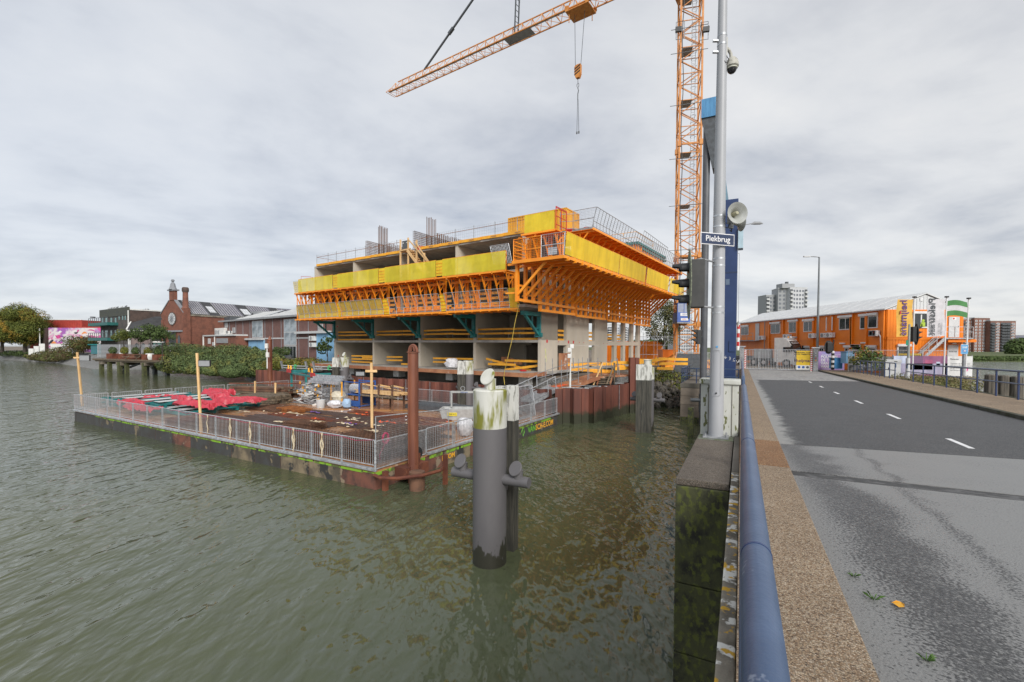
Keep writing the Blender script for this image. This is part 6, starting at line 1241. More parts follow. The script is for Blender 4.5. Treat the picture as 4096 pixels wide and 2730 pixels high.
for i, (x, y) in enumerate(((-17.8, 5.6), (-14.6, 6.9), (-11.7, 6.2), (-10.4, 7.6), (-8.9, 6.1), (-6.3, 4.4), (-5.2, 5.6), (-4.1, 3.4), (-3.3, 4.3), (-8.2, 4.0), (-13.3, 7.9), (-5.6, 7.8), (-12.0, 4.3), (-2.2, 2.3), (-9.8, 8.9), (-7.3, 5.4))):
    pts = []; a = rr.uniform(0, 6); z_ = .92 if (x > -4.2 and y < 4.6) else (.55 if y < 3.6 or (x > -11 and y < 5.6) else .14)
    for k in range(16): a += rr.uniform(-1.3, 1.3); pts.append(Vector((x+.09*k*math.cos(a*.5)-.4, y+.16*math.sin(a+k), 0)))
    P_w = [PF.w(p_.x, p_.y, DZ+z_+.03*rr.random()) for p_ in pts]
    m = [STRAP, STRAP, ORED, STRAP, PURPLE, STRAP][i % 6]; nm = {0: 'cream', 1: 'cream', 2: 'orange-red', 3: 'cream', 4: 'purple', 5: 'cream'}[i % 6]
    wstr('sling_strap', nm+' strap crumpled on '+SL[i], 'strap', P_w, .085, m, i, 'crumpled straps scattered over the deck')
for i, x in enumerate((-12.0, -9.9, -8.2, -4.9, -3.0)):
    pts = []
    q = thing('hanging_strap', 'cream sling strap hanging over the near railing, %s from the right' % ORD[4-i], 'strap', PF.w(x, -.04, 0), PA, 'sling straps hanging on the near railing')
    for j in range(4 if i else 2):
        o = MB(); pts = [(.05*j-.1+.05*math.sin(k*.9+j), -.03-.01*j, 1.93-k*(.085+.01*((i+j) % 3))) for k in range(11)]; vs = []
        for p_ in pts: vs += [(p_[0]-.022, p_[1], p_[2]), (p_[0]+.022, p_[1], p_[2])]
        vs += [(a_, b_+.008, c_) for a_, b_, c_ in vs]; n_ = len(pts); o.add(vs, [(2*k, 2*k+1, 2*k+3, 2*k+2) for k in range(n_-1)]+[(2*n_+2*k, 2*n_+2*k+2, 2*n_+2*k+3, 2*n_+2*k+1) for k in range(n_-1)]); o.obj('strap_loop', STRAP, q)
for i in range(36):
    x = rr.uniform(-20, -1); y = rr.uniform(5.5, 10.5); o = MB().bbox(-.08, -.05, 0, .08, .05, .05, .01).obj('scrap', [ORED, WHITEP, STRAP][i % 3]); o.location = onp(x, y, .06); o.rotation_euler = (0, 0, rr.uniform(0, 3)); tag(o, 'small %s scrap lying on the wet deck among the bars' % ['orange-red', 'white', 'cream'][i % 3], 'scrap', '%s scraps on the wet deck' % ['orange-red', 'white', 'cream'][i % 3])
for i, (a_, b_) in enumerate((((-20, 8.6), (-4, 10.4)), ((-10, 12.5), (-3.2, 7.5)), ((-16, 9.8), (-9.6, 12.9)))):
    o = MB().bar(tuple(onp(*a_, .02)), tuple(onp(*b_, .02)), .12, .03).obj('deck_timber', mat('wet_timber%d' % i, (.42, .2, .06), .4)); tag(o, ['long orange-brown timber lying straight across the wet deck', 'slanting timber on the wet deck beside the skip', 'slanting timber lying in front of the rubbish bags'][i], 'timber')
q = thing('pipe_stack', 'rows of thin steel pipes lying along the back railing right of the rack', 'pipes', onp(-7.2, 14.6), PA)
for k in range(16): MB().tube((-4, -.9+.22*(k % 8), .12+.2*(k//8)), (5.2, -.9+.22*(k % 8), .12+.2*(k//8)), .05, 6).obj('pipe', DGREY, q)
MB().box(-4, -1.15, .02, 5.2, -1.02, .32).obj('kerb_beam', DGREY, q)
# folded crowd barriers standing at the back right corner
q = thing('barrier_stack', 'leaning pack of grey wire fence panels at the back right corner of the pontoon', 'fence panels', onp(-1.0, 13.6), PA+R(90))
for k in range(5):
    MB().path([(-1.6+.1*k, .1*k, .05), (1.8+.1*k, .1*k, .05), (1.8+.1*k, .1*k+.3, 2.1), (-1.6+.1*k, .1*k+.3, 2.1), (-1.6+.1*k, .1*k, .05)], .024, 5).obj('panel_frame', GALV, q)
b = MB(); grid(b, (-1.6, 0, .05), (3.4, 0, 0), (0, .3, 2.0), 30, 20, .008); grid(b, (-1.4, .2, .05), (3.4, 0, 0), (0, .3, 2.0), 30, 20, .008); b.obj('mesh_infill', GALVD, q)
# gangway and ramp from the pontoon to the site
g0 = aty(2035, 1560, 30.3); g1 = aty(2225, 1555, 34.0); q = thing('gangway', 'grey metal gangway with tube handrails climbing from the pontoon to the plywood ramp', 'gangway', (0, 0, 0), 0)
def seg(px0, py0, Y0, px1, py1, Y1, r_, nm='handrail', m=GALV): return MB().tube(aty(px0, py0, Y0), aty(px1, py1, Y1), r_, 8).obj(nm, m, q)
seg(2036, 1556, 30, 2147, 1504, 32.5, .035); seg(2120, 1558, 31, 2221, 1507, 33.5, .035); seg(2085, 1556, 31, 2140, 1560, 32, .03)
for a_ in ((2083, 1545, 2083, 1560), (2115, 1520, 2117, 1556), (2147, 1504, 2148, 1552), (2190, 1524, 2193, 1570), (2220, 1507, 2226, 1565), (2100, 1545, 2102, 1560)): seg(a_[0], a_[1], 32.3, a_[2], a_[3], 32.3, .03, 'post')
MB().bar(aty(2120, 1620, 31.2), aty(2232, 1556, 33.4), .12, .28).obj('stringer', GALV, q); MB().bar(aty(2085, 1600, 31.4), aty(2200, 1545, 34.2), .12, .28).obj('stringer', GALV, q); MB().bar(aty(2104, 1608, 31.3), aty(2215, 1550, 33.8), .9, .05).obj('tread_deck', GALVD, q)
q = thing('plywood_ramp', 'brown plywood ramp with scaffold tube railings beside the building corner', 'ramp', (0, 0, 0), 0)
rp_ = [((2165, 1572), 32.9, (2395, 1497), 38.0), ((2215, 1575), 32.0, (2400, 1508), 36.4)]
A0, A1, B0, B1 = aty(2172, 1553, 34.6), aty(2385, 1488, 40.0), aty(2240, 1563, 32.6), aty(2400, 1507, 36.3)
for i in range(5):
    f0, f1 = i/5+.003, (i+1)/5-.003; v4 = [A0.lerp(A1, f0), A0.lerp(A1, f1), B0.lerp(B1, f1), B0.lerp(B1, f0)]
    MB().prism([tuple(v_) for v_ in v4][::-1], (0, 0, -.06)).obj('plywood_sheet', PLY, q)
MB().bar(B0-Vector((0, 0, .1)), B1-Vector((0, 0, .1)), .06, .28).obj('edge_board', PLY, q)
C1 = aty(2525, 1508, 38.5)
MB().prism([tuple(A1), tuple(B1), (C1.x, C1.y, B1.z), (C1.x-.5, C1.y+2.5, B1.z)], (0, 0, -.12)).obj('landing', PLY, q)
o = MB().bar(A0.lerp(B0, .3)+Vector((0, 0, .02)), A0.lerp(A1, .28).lerp(B0.lerp(B1, .28), .5)+Vector((0, 0, .02)), .6, .01).obj('orange_mat', ORED, q)
for (x_, y0, y1, Y) in ((97, 740, 1000, 34.5), (188, 735, 960, 35.5), (300, 755, 1080, 33.2), (372, 740, 1000, 34.2), (445, 730, 850, 37), (452, 730, 860, 36), (513, 740, 1130, 34.3), (565, 717, 905, 38), (630, 735, 1070, 35.2), (645, 727, 1000, 36), (758, 728, 960, 37)):
    MB().tube(aty(*Q(5, x_, y0), Y), aty(*Q(5, x_, y1), Y), .027, 6).obj('scaffold_post', GALVD, q)
for (a_, b_, c_, d_, Y0, Y1) in ((0, 925, 380, 800, 33.2, 35.5), (0, 985, 390, 880, 33.2, 35.5), (180, 1010, 640, 855, 33, 36), (420, 1075, 830, 1085, 33, 35), (370, 805, 800, 770, 36, 39), (380, 860, 780, 800, 36, 39), (100, 960, 640, 810, 34, 37)):
    MB().tube(aty(*Q(5, a_, b_), Y0), aty(*Q(5, c_, d_), Y1), .027, 6).obj('scaffold_rail', GALVD, q)
q = thing('wooden_steps', 'wooden steps with slanting handrails dropping from the ramp behind the sheet piles', 'steps', (0, 0, 0), 0)
def W5(x_, y_, Y): return aty(*Q(5, x_, y_), Y)
for a_ in ((700, 1070, 36, 815, 790, 36.3), (865, 1060, 36, 965, 810, 36.3)): MB().bar(W5(*a_[:3]), W5(*a_[3:]), .06, .1).obj('handrail', TIMBERW if a_[0] > 800 else TIMBER, q)
for a_ in ((745, 1070, 36, 800, 940, 37), (910, 1060, 36, 950, 945, 37)): MB().bar(W5(*a_[:3]), W5(*a_[3:]), .06, .22).obj('stringer', PLY, q)
for i in range(6): MB().bar(W5(760+9*i, 1052-22*i, 36.1+.15*i), W5(915+5*i, 1050-22*i, 36.1+.15*i), .24, .04).obj('tread', TIMBERW, q)
for x_, y0, y1 in ((800, 780, 960), (965, 790, 1050), (680, 1030, 1090), (845, 1040, 1085)): MB().bar(W5(x_, y0, 36.4), W5(x_, y1, 36.4), .1).obj('post', TIMBERW, q)
q = thing('plank_fence', 'orange plank fence with tube posts behind the ramp and steps', 'fence', (0, 0, 0), 0)
for a_ in ((380, 810, 38.5, 955, 805, 39.5), (420, 870, 38.5, 950, 900, 39.5), (400, 865, 38.8, 640, 880, 39), (950, 790, 38, 1165, 790, 38.5), (970, 865, 38, 1165, 855, 38.5), (980, 830, 38.2, 1100, 840, 38.4), (1275, 760, 40, 1480, 760, 42), (1280, 790, 40, 1600, 740, 43), (1480, 740, 43, 1885, 750, 44), (1475, 800, 43, 1885, 803, 44), (1500, 860, 42, 1700, 865, 43), (700, 895, 39, 960, 905, 39.6)):
    MB().bar(W5(*a_[:3]), W5(*a_[3:]), .05, .26).obj('plank', YELLOW, q)
for x_, y0, y1, Y in ((1010, 975, 740, 38), (1028, 980, 800, 38), (1060, 880, 730, 38.5), (930, 870, 750, 39), (998, 760, 730, 39), (870, 880, 790, 39), (1520, 880, 720, 43), (1450, 800, 740, 42.5)): MB().tube(W5(x_, y0, Y), W5(x_-8, y1, Y), .03, 6).obj('post', GALVD, q)
q = thing('sensor_mast', 'thin white mast with small weather instruments on the sheet pile corner', 'mast', W5(408, 1120, 33), 0); b0 = W5(408, 1120, 33)
def rel(x_, y_): return W5(x_, y_, 33)-b0
MB().tube((0, 0, 0), rel(412, 920), .07, 8).obj('lower_tube', WHITE, q); MB().tube(rel(412, 920), rel(422, 660), .05, 8).obj('upper_tube', WHITE, q); MB().tube(rel(422, 660), rel(430, 570), .03, 8).obj('tip', WHITE, q)
for x_, y_ in ((400, 630), (430, 585), (400, 705)): c = rel(x_, y_); MB().bbox(c.x-.14, c.y-.1, c.z-.15, c.x+.14, c.y+.1, c.z+.15, .03).obj('instrument', WHITE, q)
# small things by the left sheet piles
q = thing('sensor_mast', 'thin grey mast with white instruments beside the distant rusty pile', 'mast', aty(1069, 1475, 46), 0)
h_ = aty(1069, 1375, 46).z-aty(1069, 1475, 46).z; MB().tube((0, 0, 0), (0, 0, h_), .06, 8).obj('tube', WHITE, q); MB().bbox(-.2, -.1, h_-.5, .1, .1, h_, .03).obj('instrument', WHITE, q); MB().bbox(-.1, -.1, h_-1.4, .2, .1, h_-.9, .03).obj('instrument', WHITE, q)
for i, (px, py) in enumerate(((1180, 1473), (1315, 1478))):
    o_ = aty(px, py, 50-5*i); q = thing('scaffold_trailer', ['grey steel frame with tubes on the bank behind the teal spreader', 'second grey steel frame with tubes beside the distant white-capped pile'][i], 'steel frame', o_, R(-15))
    for x in (-1.6, 1.6): MB().bar((x, 0, -.1), (x-.25, 0, .75), .22, .12).obj('arm', GALVD, q)
    for z in (0, .25): MB().tube((-1.6, 0, z), (1.7, 0, z-.05), .06, 6).obj('tube', GALV, q)
    MB().path([(.1+.14*math.cos(a), -.08, .15+.22*math.sin(a)) for a in [k*.7 for k in range(9)]], .04, 5).obj('green_sling', mat('green_sling%d' % i, (.05, .6, .2), .6), q)
# ---------------- left bank ----------------
BR = brickmat('red_brick', (.25, .1, .065), (.15, .065, .045), (.75, .7, .65)); BRD = brickmat('dark_brick', (.11, .075, .062), (.06, .045, .04), (.8, .75, .7)); BRM = brickmat('maroon_brick', (.2, .105, .09), (.15, .08, .07), (.9, .85, .8))
SLATE = mat('slate', (.055, .057, .06), .8, (.035, .036, .04), 1.2, bump=.3, stretch=(1, 1, 6)); STON = mat('grey_trim', (.25, .26, .28), .7); SOLAR = mat('solar_panel', (.13, .125, .155), .2, (.11, .105, .13), .5, spec=.8)
def b5(x, y): return 300+x/4.48, 1150+y/4.48
def b6(x, y): return x/5.227, 1200+y/5.227
def b7(x, y): return 780+x/3.92, 1150+y/3.92
def win(f, root, zf, x0, y0, x1, y1, m=GLASS, fm=WHITEP, d=.06, yy=0, fr=.12, name='window', mull=0, trans=0):
    a = f.rc(*zf(x0, y0), *zf(x1, y1), yy); q = MB().box(a[0], yy-d, a[1], a[2], yy+.05, a[3]).obj(name, fm, root)
    n = mull+1; m2 = trans+1; W = (a[2]-a[0]-fr)/n; H = (a[3]-a[1]-fr)/m2; me = MB().box(0, 0, 0, W-fr, .02, H-fr).mesh('pane', m)
    for i in range(n):
        for j in range(m2): o = bpy.data.objects.new('pane', me); sc.collection.objects.link(o); o.parent = q; o.location = (a[0]+fr+W*i, yy-d-.012, a[1]+fr+H*j)
    return q
CH = Fr((-72.2, 100), R(-25.3)); ch = thing('brick_church_hall', 'red brick gabled hall with round window, tall chimney and long solar roof', 'hall', CH.w(0, 0), CH.a)
def P2(name, m, par, *bx):
    b = MB()
    for q in bx: b.box(*q)
    return b.obj(name, m, par)
ZR, ZE = 15.5, 12.0; Wc = 8.6; Lc_ = 62
MB().prism([(-Wc, 0, 2), (0, 0, 2), (0, 0, ZE+.3), (-Wc/2-1.1, 0, ZR+.3), (-Wc/2-1.1, 0, ZR+2.0), (-Wc/2+1.1, 0, ZR+2.0), (-Wc/2+1.1, 0, ZR+.3), (-Wc, 0, ZE+.3)][:3]+[(-Wc/2+1.1, 0, ZR-.3), (-Wc/2+1.1, 0, ZR+1.9), (-Wc/2-1.1, 0, ZR+1.9), (-Wc/2-1.1, 0, ZR-.3), (-Wc, 0, ZE+.3)], (0, .5, 0)).obj('gable_wall', BR, ch)
P2('side_wall', BR, ch, (-.4, .5, 2, 0, Lc_, ZE)); P2('side_wall', BR, ch, (-Wc, .5, 2, -Wc+.4, Lc_, ZE))
MB().prism([(.25, .3, ZE-.05), (-Wc/2, .3, ZR), (-Wc-.25, .3, ZE-.05), (-Wc/2, .3, ZR-.25)], (0, Lc_, 0)).obj('roof', SLATE, ch)
MB().bar((-Wc/2+1.1, .2, ZR-.2), (.1, .2, ZE+.4), .7, .18).obj('coping', STON, ch); MB().bar((-Wc/2-1.1, .2, ZR-.2), (-Wc-.1, .2, ZE+.4), .7, .18).obj('coping', STON, ch)
P2('pediment_cap', STON, ch, (-Wc/2-1.4, -.25, ZR+1.9, -Wc/2+1.4, .8, ZR+2.2)); MB().lathe([(.85, 0), (.7, .35), (.62, .5), (.45, 1.3), (.25, 1.6), (.15, 1.7), (.32, 1.85), (.36, 2.05), (.25, 2.25), (0, 2.3)], 8, (-Wc/2, .2, ZR+2.2)).obj('finial', STON, ch)
P2('brick_bands', BR, ch, (-Wc+.2, -.15, 2, -Wc+1.0, -.003, ZE-1), (-1.0, -.15, 2, 0.05, -.003, ZE-.2), (-Wc/2-.8, -.12, ZR-.2, -Wc/2+.8, -.004, ZR+1.2))
P2('chimney_base', BR, ch, (-1.0, -.1, 2, .35, 1.2, 13.4)); MB().path([(-.35, .6, 13.4), (-.35, .6, 13.7), (-.35, .6, 17.0)], [.75, .58, .5], 12).obj('chimney', BR, ch, True); MB().path([(-.35, .6, 16.9), (-.35, .6, 17.2), (-.35, .6, 17.8), (-.35, .6, 18.05)], [.52, .66, .66, .5], 12).obj('chimney_cap', BRD, ch, True)
P2('lintel', STON, ch, (-Wc+.3, -.35, 8.2, -.2, -.16, 8.55), (-5.6, -.35, 5.0, -2.9, -.16, 5.3))
b = MB(); b.tube((-4.3, -.1, 11.15), (-4.3, .1, 11.15), 1.5, 32); b.obj('window_surround', BRD, ch); o = MB().tube((-4.3, -.14, 11.15), (-4.3, -.1, 11.15), 1.3, 32).obj('round_window', LGREY, ch)
b = MB()
for k in range(6): a = math.pi*k/6; b.bar((-4.3-1.3*math.cos(a), -.17, 11.15-1.3*math.sin(a)), (-4.3+1.3*math.cos(a), -.17, 11.15+1.3*math.sin(a)), .08)
b.path([(-4.3+.6*math.cos(t_), -.17, 11.15+.6*math.sin(t_)) for t_ in [i*.4 for i in range(17)]], .05, 4); b.obj('window_bars', STON, ch)
P2('window', DARK, ch, (-5.5, -.05, 5.4, -3.0, -.02, 8.1)); b = MB(); grid(b, (-5.5, -.09, 5.4), (2.5, 0, 0), (0, 0, 2.7), 7, 7, .08); b.obj('window_grille', DGREY, ch)
P2('door', DARK, ch, (-5.1, -.05, 2.5, -3.3, -.02, 4.9)); b = MB(); grid(b, (-5.1, -.09, 2.5), (1.8, 0, 0), (0, 0, 1.7), 8, 1, .09); b.obj('gate', WHITE, ch)
for x in (-7.3, -1.6): MB().prism([(x-.45, -.18, 2.6), (x+.45, -.18, 2.6), (x+.45, -.18, 6.8), (x, -.18, 7.5), (x-.45, -.18, 6.8)], (0, .05, 0)).obj('arched_window', GLASS, ch)
def arch(c, r_, z0, x=.0, par=ch): 
    MB().path([(x+.03, c-r_*math.cos(a), z0+r_*math.sin(a)) for a in [math.pi*i/14 for i in range(15)]], .14, 4).obj('brick_arch', BRD, par)
arch(9, 3.2, 5.6); arch(17.5, 3.2, 5.6)
MB().box(.02, 1, 11.8, .2, Lc_, 12.1).obj('cornice', mat('cornice', (.4, .36, .28), .8, (.2, .17, .13), 2), ch)
# solar panels and skylights on the roof slope; slope coords: s along y, t down the slope
def rp3(y, f, lift=.12): return (-Wc/2+(Wc/2+.25)*f, y, ZR+lift-(ZR-ZE+.05)*f)
def roofquad(y0, y1, f0, f1, lift=.12, off=0):
    return [rp3(y0, f1, lift), rp3(y1, f1, lift), rp3(y1, f0, lift), rp3(y0, f0, lift)]
pan = 0
RF = Fr(CH.w(-Wc/2+.8, 0).xy, CH.a)
def ypx(px, py):                                                                    # photo pixel -> distance along the roof, by height of the slope
    best = None
    for i in range(200):
        f = i/200; P_0 = CH.w(-Wc/2+(Wc/2+.25)*f, 0); 
        fr = Fr(P_0.xy, CH.a); y, z = fr.hx(px, py, 0); e_ = abs(z-(ZR-(ZR-ZE+.05)*f))
        if best is None or e_ < best[0]: best = (e_, y, f)
    return best[1]
ys_ = [1.2]+[ypx(*b7(x, y)) for x, y in ((60, 230), (230, 235), (600, 262), (780, 280), (1120, 308), (1262, 322))]
for y0, y1, nc in ((1.8, ys_[1], 8), (ys_[2], ys_[3], 9), (ys_[4], ys_[5], 9), (ys_[6], min(Lc_-1, ys_[6]+14), 9)):
    for i in range(nc):
        for j in range(5):
            ya = y0+(y1-y0)*i/nc; yb = y0+(y1-y0)*(i+1)/nc
            MB().prism(roofquad(ya+.06, yb-.06, .06+.17*j, .225+.17*j), (0, 0, .04)).obj('solar_panel', SOLAR, ch)
    MB().prism(roofquad(y0, y1, .05, .91, .08), (0, 0, .02)).obj('panel_frame', WHITE, ch)
for y0, y1 in ((ys_[1], ys_[2]), (ys_[3], ys_[4]), (ys_[5], ys_[6])):
    q = MB().prism(roofquad(y0+.5, y1-.5, .35, .78, .06), (0, 0, .1)).obj('skylight', GREYP, ch)
    for i in range(3):
        for j in range(2):
            ya = y0+.6+(y1-y0-1.2)*i/3; yb = y0+.6+(y1-y0-1.2)*(i+1)/3-.1; MB().prism(roofquad(ya, yb, .37+.2*j, .55+.2*j, .17), (0, 0, .03)).obj('pane', mat('sky_pane%d%d%d' % (i, j, int(y0)), (.62, .64, .66), .2) if not MT.get('skp') else MT['skp'], q)
            MT.setdefault('skp', bpy.data.materials['sky_pane%d%d%d' % (i, j, int(y0))] if bpy.data.materials.get('sky_pane%d%d%d' % (i, j, int(y0))) else None)
# dark small house
SH = Fr(aty(520, 1390, 100.4).xy, R(23)); sh = thing('small_house', 'small dark roofed plastered house between the black building and the brick hall', 'house', SH.w(0, 0), SH.a); PLA = mat('plaster_pink', (.2, .15, .14), .9, (.14, .115, .11), .7)
x1_, _ = SH.hy(605, 1390); zt = SH.hy(525, 1322)[1]; _, zr_ = SH.hy(570, 1263, 3)
P2('wall', PLA, sh, (0, 0, 2, x1_, 8, zt)); MB().prism([(-.4, -.3, zt), (x1_+2.6, -.3, zt), (x1_+2.6, 4.5, zr_-.2), (-.4, 4.5, zr_-.2)], (0, .15, .15)).obj('roof', SLATE, sh)
MB().bar((-.45, -.35, zt+.1), (-.45, 4.5, zr_), .25, .3).obj('verge', WHITE, sh); MB().box(-.4, -.5, zt-.15, x1_+.2, -.3, zt+.05).obj('gutter', WHITE, sh)
for x in (.1, x1_): MB().tube((x, -.2, 2), (x, -.2, zt), .1, 6).obj('downpipe', WHITE, sh)
P2('side_part', SLATE, sh, (x1_+.1, 1, 5.8, x1_+2.6, 8, zr_-.6)); P2('glazed_porch', mat('porch_green', (.1, .22, .2), .3), sh, (x1_+.2, .6, 2, x1_+2.6, 8, 5.8)); P2('porch_gutter', WHITE, sh, (x1_+.1, .3, 5.8, x1_+2.8, .7, 6.1))
for i in range(5): MB().prism([(.9+1.2*i, -.05, 4.4), (1.5+1.2*i, -.05, 4.4), (1.5+1.2*i, -.05, 5.4), (1.2+1.2*i, -.05, 5.75), (.9+1.2*i, -.05, 5.4)], (0, .03, 0)).obj('arched_window', GLASS, sh)
# black three storey building with teal balconies
KB = Fr((-86, 102), R(-34)); kb = thing('black_building', 'black three-storey building with two green balconies on the left bank', 'building', KB.w(0, 0), KB.a); KBM = mat('black_wall', (.06, .055, .05), .85, (.1, .085, .08), .6); GREENB = mat('balcony_green', (.02, .13, .12), .5); TG = mat('teal_glass', (.1, .25, .24), .15)
xl = KB.hy(402, 1300)[0]; P2('wall', KBM, kb, (xl, 0, 2, 0, 14, 12.4)); P2('parapet', mat('parapet', (.05, .052, .05), .8, (.07, .075, .055), 2), kb, (xl-.1, -.15, 11.9, .1, .2, 13.8)); P2('side_wall', BRD, kb, (.003, .2, 2, .1, 16, 13.1)); P2('coping', WHITE, kb, (-.2, .2, 13.1, .25, 16, 13.35)); MB().tube((.15, -.1, 2), (.15, -.1, 13), .13, 6).obj('downpipe', WHITE, kb)
for z0, z1, yb_ in ((540, 650, 655), (765, 905, 912)):
    for a_ in ((483, 520), (540, 598), (637, 675), (715, 750)): win(KB, kb, b5, a_[0], z0, a_[1], z1, TG, DGREY, .05, fr=.15)
    for a_ in (783, 845, 893): win(KB, kb, b5, a_, z0-60 if z0 < 600 else z0+15, a_+25, z1-60 if z0 < 600 else z1-10, TG, DGREY, .04, fr=.1)
    xa, zb_ = KB.hy(*b5(460, yb_+25)); xb, _ = KB.hy(*b5(775, yb_+25)); P2('balcony', GREENB, kb, (xa-1.6, -2.0, zb_-.3, xb, 0, zb_+.35))
    b = MB(); grid(b, (xa-1.5, -1.9, zb_+.35), (xb-xa+1.4, 0, 0), (0, 0, 1.2), 9, 1, .09); b.obj('balcony_rail', DGREY, kb)
for x in (-13, -8, -5, -2): MB().tube((x, 4, 13.1), (x, 4, 13.7), .5, 8, .4).obj('roof_vent', GALVD, kb) if x > -6 else None
for i, x in enumerate((605, 655, 685, 708, 730, 758, 838, 912)):
    xx, _ = KB.hy(*b5(x, 370)); o = MB().path([(-.28, 0, .1), (-.1, 0, .2), (.12, 0, .22), (.25, 0, .38), (.34, 0, .36)], [.03, .12, .12, .07, .02], 6).obj('gull', [LGREY, DGREY][i % 2]); o.location = KB.w(xx, 0, 13.8-.02); tag(o, 'small %s gull perched on the parapet of the black building' % ['pale', 'dark'][i % 2], 'bird', '%s gulls on the black parapet' % ['pale', 'dark'][i % 2])
# mural wall and red hall
MW = Fr(aty(195, 1380, 141).xy, R(-1)); MZ = aty(200, 1312, 141).z; mw = thing('mural_wall', 'low warehouse with a purple, pink and white painted wall under the red hall', 'warehouse', MW.w(0, 0), MW.a)
xr, _ = MW.hy(410, 1350); MUR = mat('mural_base', (.6, .56, .56), .7, (.3, .1, .36), .14, (.46, .56), c3=(.55, .1, .3), s3=.33, t3=(.54, .58), stretch=(1, 1, 1.5))
P2('painted_wall', MUR, mw, (0, 0, 2, xr, 8, MZ)); MB().prism([(-.02, -1, 2), (-34, 24, 2), (-34, 26, 2), (-.02, 1, 2)][::-1], (0, 0, MZ-2.1)).obj('dark_wall', BRD, mw); MB().tube((-1.6, -1.1, 2), (-1.6, -1.1, MZ-.2), .14, 6).obj('downpipe', WHITE, mw)
rr = random.Random(19)
MC_ = [mat('m%d' % i, c, .7) for i, c in enumerate(((.2, .08, .35), (.55, .06, .25), (.7, .68, .7), (.7, .25, .08), (.03, .03, .04), (.62, .35, .5)))]
for i in range(46):                                                                 # flat painted sweeps
    c = Vector((rr.uniform(.6, xr-.6), -.02-.0015*i, rr.uniform(3.5, MZ-.6))); L = rr.uniform(.8, 3.0); a = rr.uniform(-.4, .7); W = rr.uniform(.15, .5); k = rr.uniform(-.5, .5); up = []; dn = []
    for j in range(9): t_ = j/8-.5; x = c.x+L*t_*math.cos(a); z = c.z+L*t_*math.sin(a)+k*(1-4*t_*t_); w_ = W*(1-abs(t_*2)**2)+.02; up.append((min(max(x, .05), xr-.05), c.y, min(z+w_, MZ-.05))); dn.append((min(max(x, .05), xr-.05), c.y, min(z-w_, MZ-.1)))
    MB().poly(dn+up[::-1]).obj('painted_sweep', MC_[rr.choice((0, 1, 2, 2, 3, 4, 5, 2))], mw) 
rh = thing('red_hall', 'long red corrugated hall rising behind the painted wall', 'hall', aty(160, 1380, 148), R(-3)); REDH = mat('red_cladding', (.36, .05, .035), .6, (.3, .04, .03), 1)
zt = aty(200, 1281, 148).z; rh.scale = (1.13, 1, 1); b = MB()
P2('walls', REDH, rh, (-3, 0, -2, 12.8, 20, zt-rh.location.z), (12.8, 0, -2, 19, 20, zt-rh.location.z-2.2)); 
for i in range(30): b.box(-3+.52*i, -.06, 4, -2.9+.52*i, -.002, zt-rh.location.z-.05)
b.obj('ribs', REDH, rh); P2('parapet', WHITE, rh, (-3, -.1, zt-rh.location.z, 12.8, .2, zt-rh.location.z+.18)); P2('dark_block', BRD, rh, (13, 3, 4, 19, 20, zt-rh.location.z-1)); P2('chimney', DGREY, rh, (12.6, 3, 9, 13.4, 4, zt-rh.location.z+1.3))
q = thing('white_container', 'white site container in front of the painted wall', 'container', aty(203, 1412, 136), 0); q.location.z = 3; P2('body', WHITE, q, (0, 0, 0, 6, 2.4, 2.3)); P2('upper_frame', LGREY, q, (-.05, -.05, 2.3, 6.05, 2.45, 2.45)); P2('door', DOORW, q, (3.2, -.04, .2, 5.6, -.003, 2.1))
q = thing('liquid_tank', 'white caged liquid tank on top of the white container', 'tank', (q.location.x+3.3, q.location.y+.3, 5.46), 0); P2('tank', WHITEP, q, (0.05, .05, 0, 1.35, 1.35, 1.3)); b = MB(); grid(b, (0, 0, 0), (1.4, 0, 0), (0, 0, 1.35), 6, 4, .05); b.obj('cage', GALVD, q)
for i in range(3): P2('white_panel', WHITE, None, (0, 0, 0, 1.75, .06, 2.3)).name = 'site_hoarding'; o = [o for o in sc.collection.objects if o.name.startswith('site_hoarding')][-1]; p_ = aty(114+21*i, 1410, 137); o.location = (p_.x, p_.y, 1.6+.75*i); tag(o, ['lowest of three stepped white panels on the left bank', 'middle of three stepped white panels on the left bank', 'highest of three stepped white panels on the left bank'][i], 'panel', 'stepped white panels')
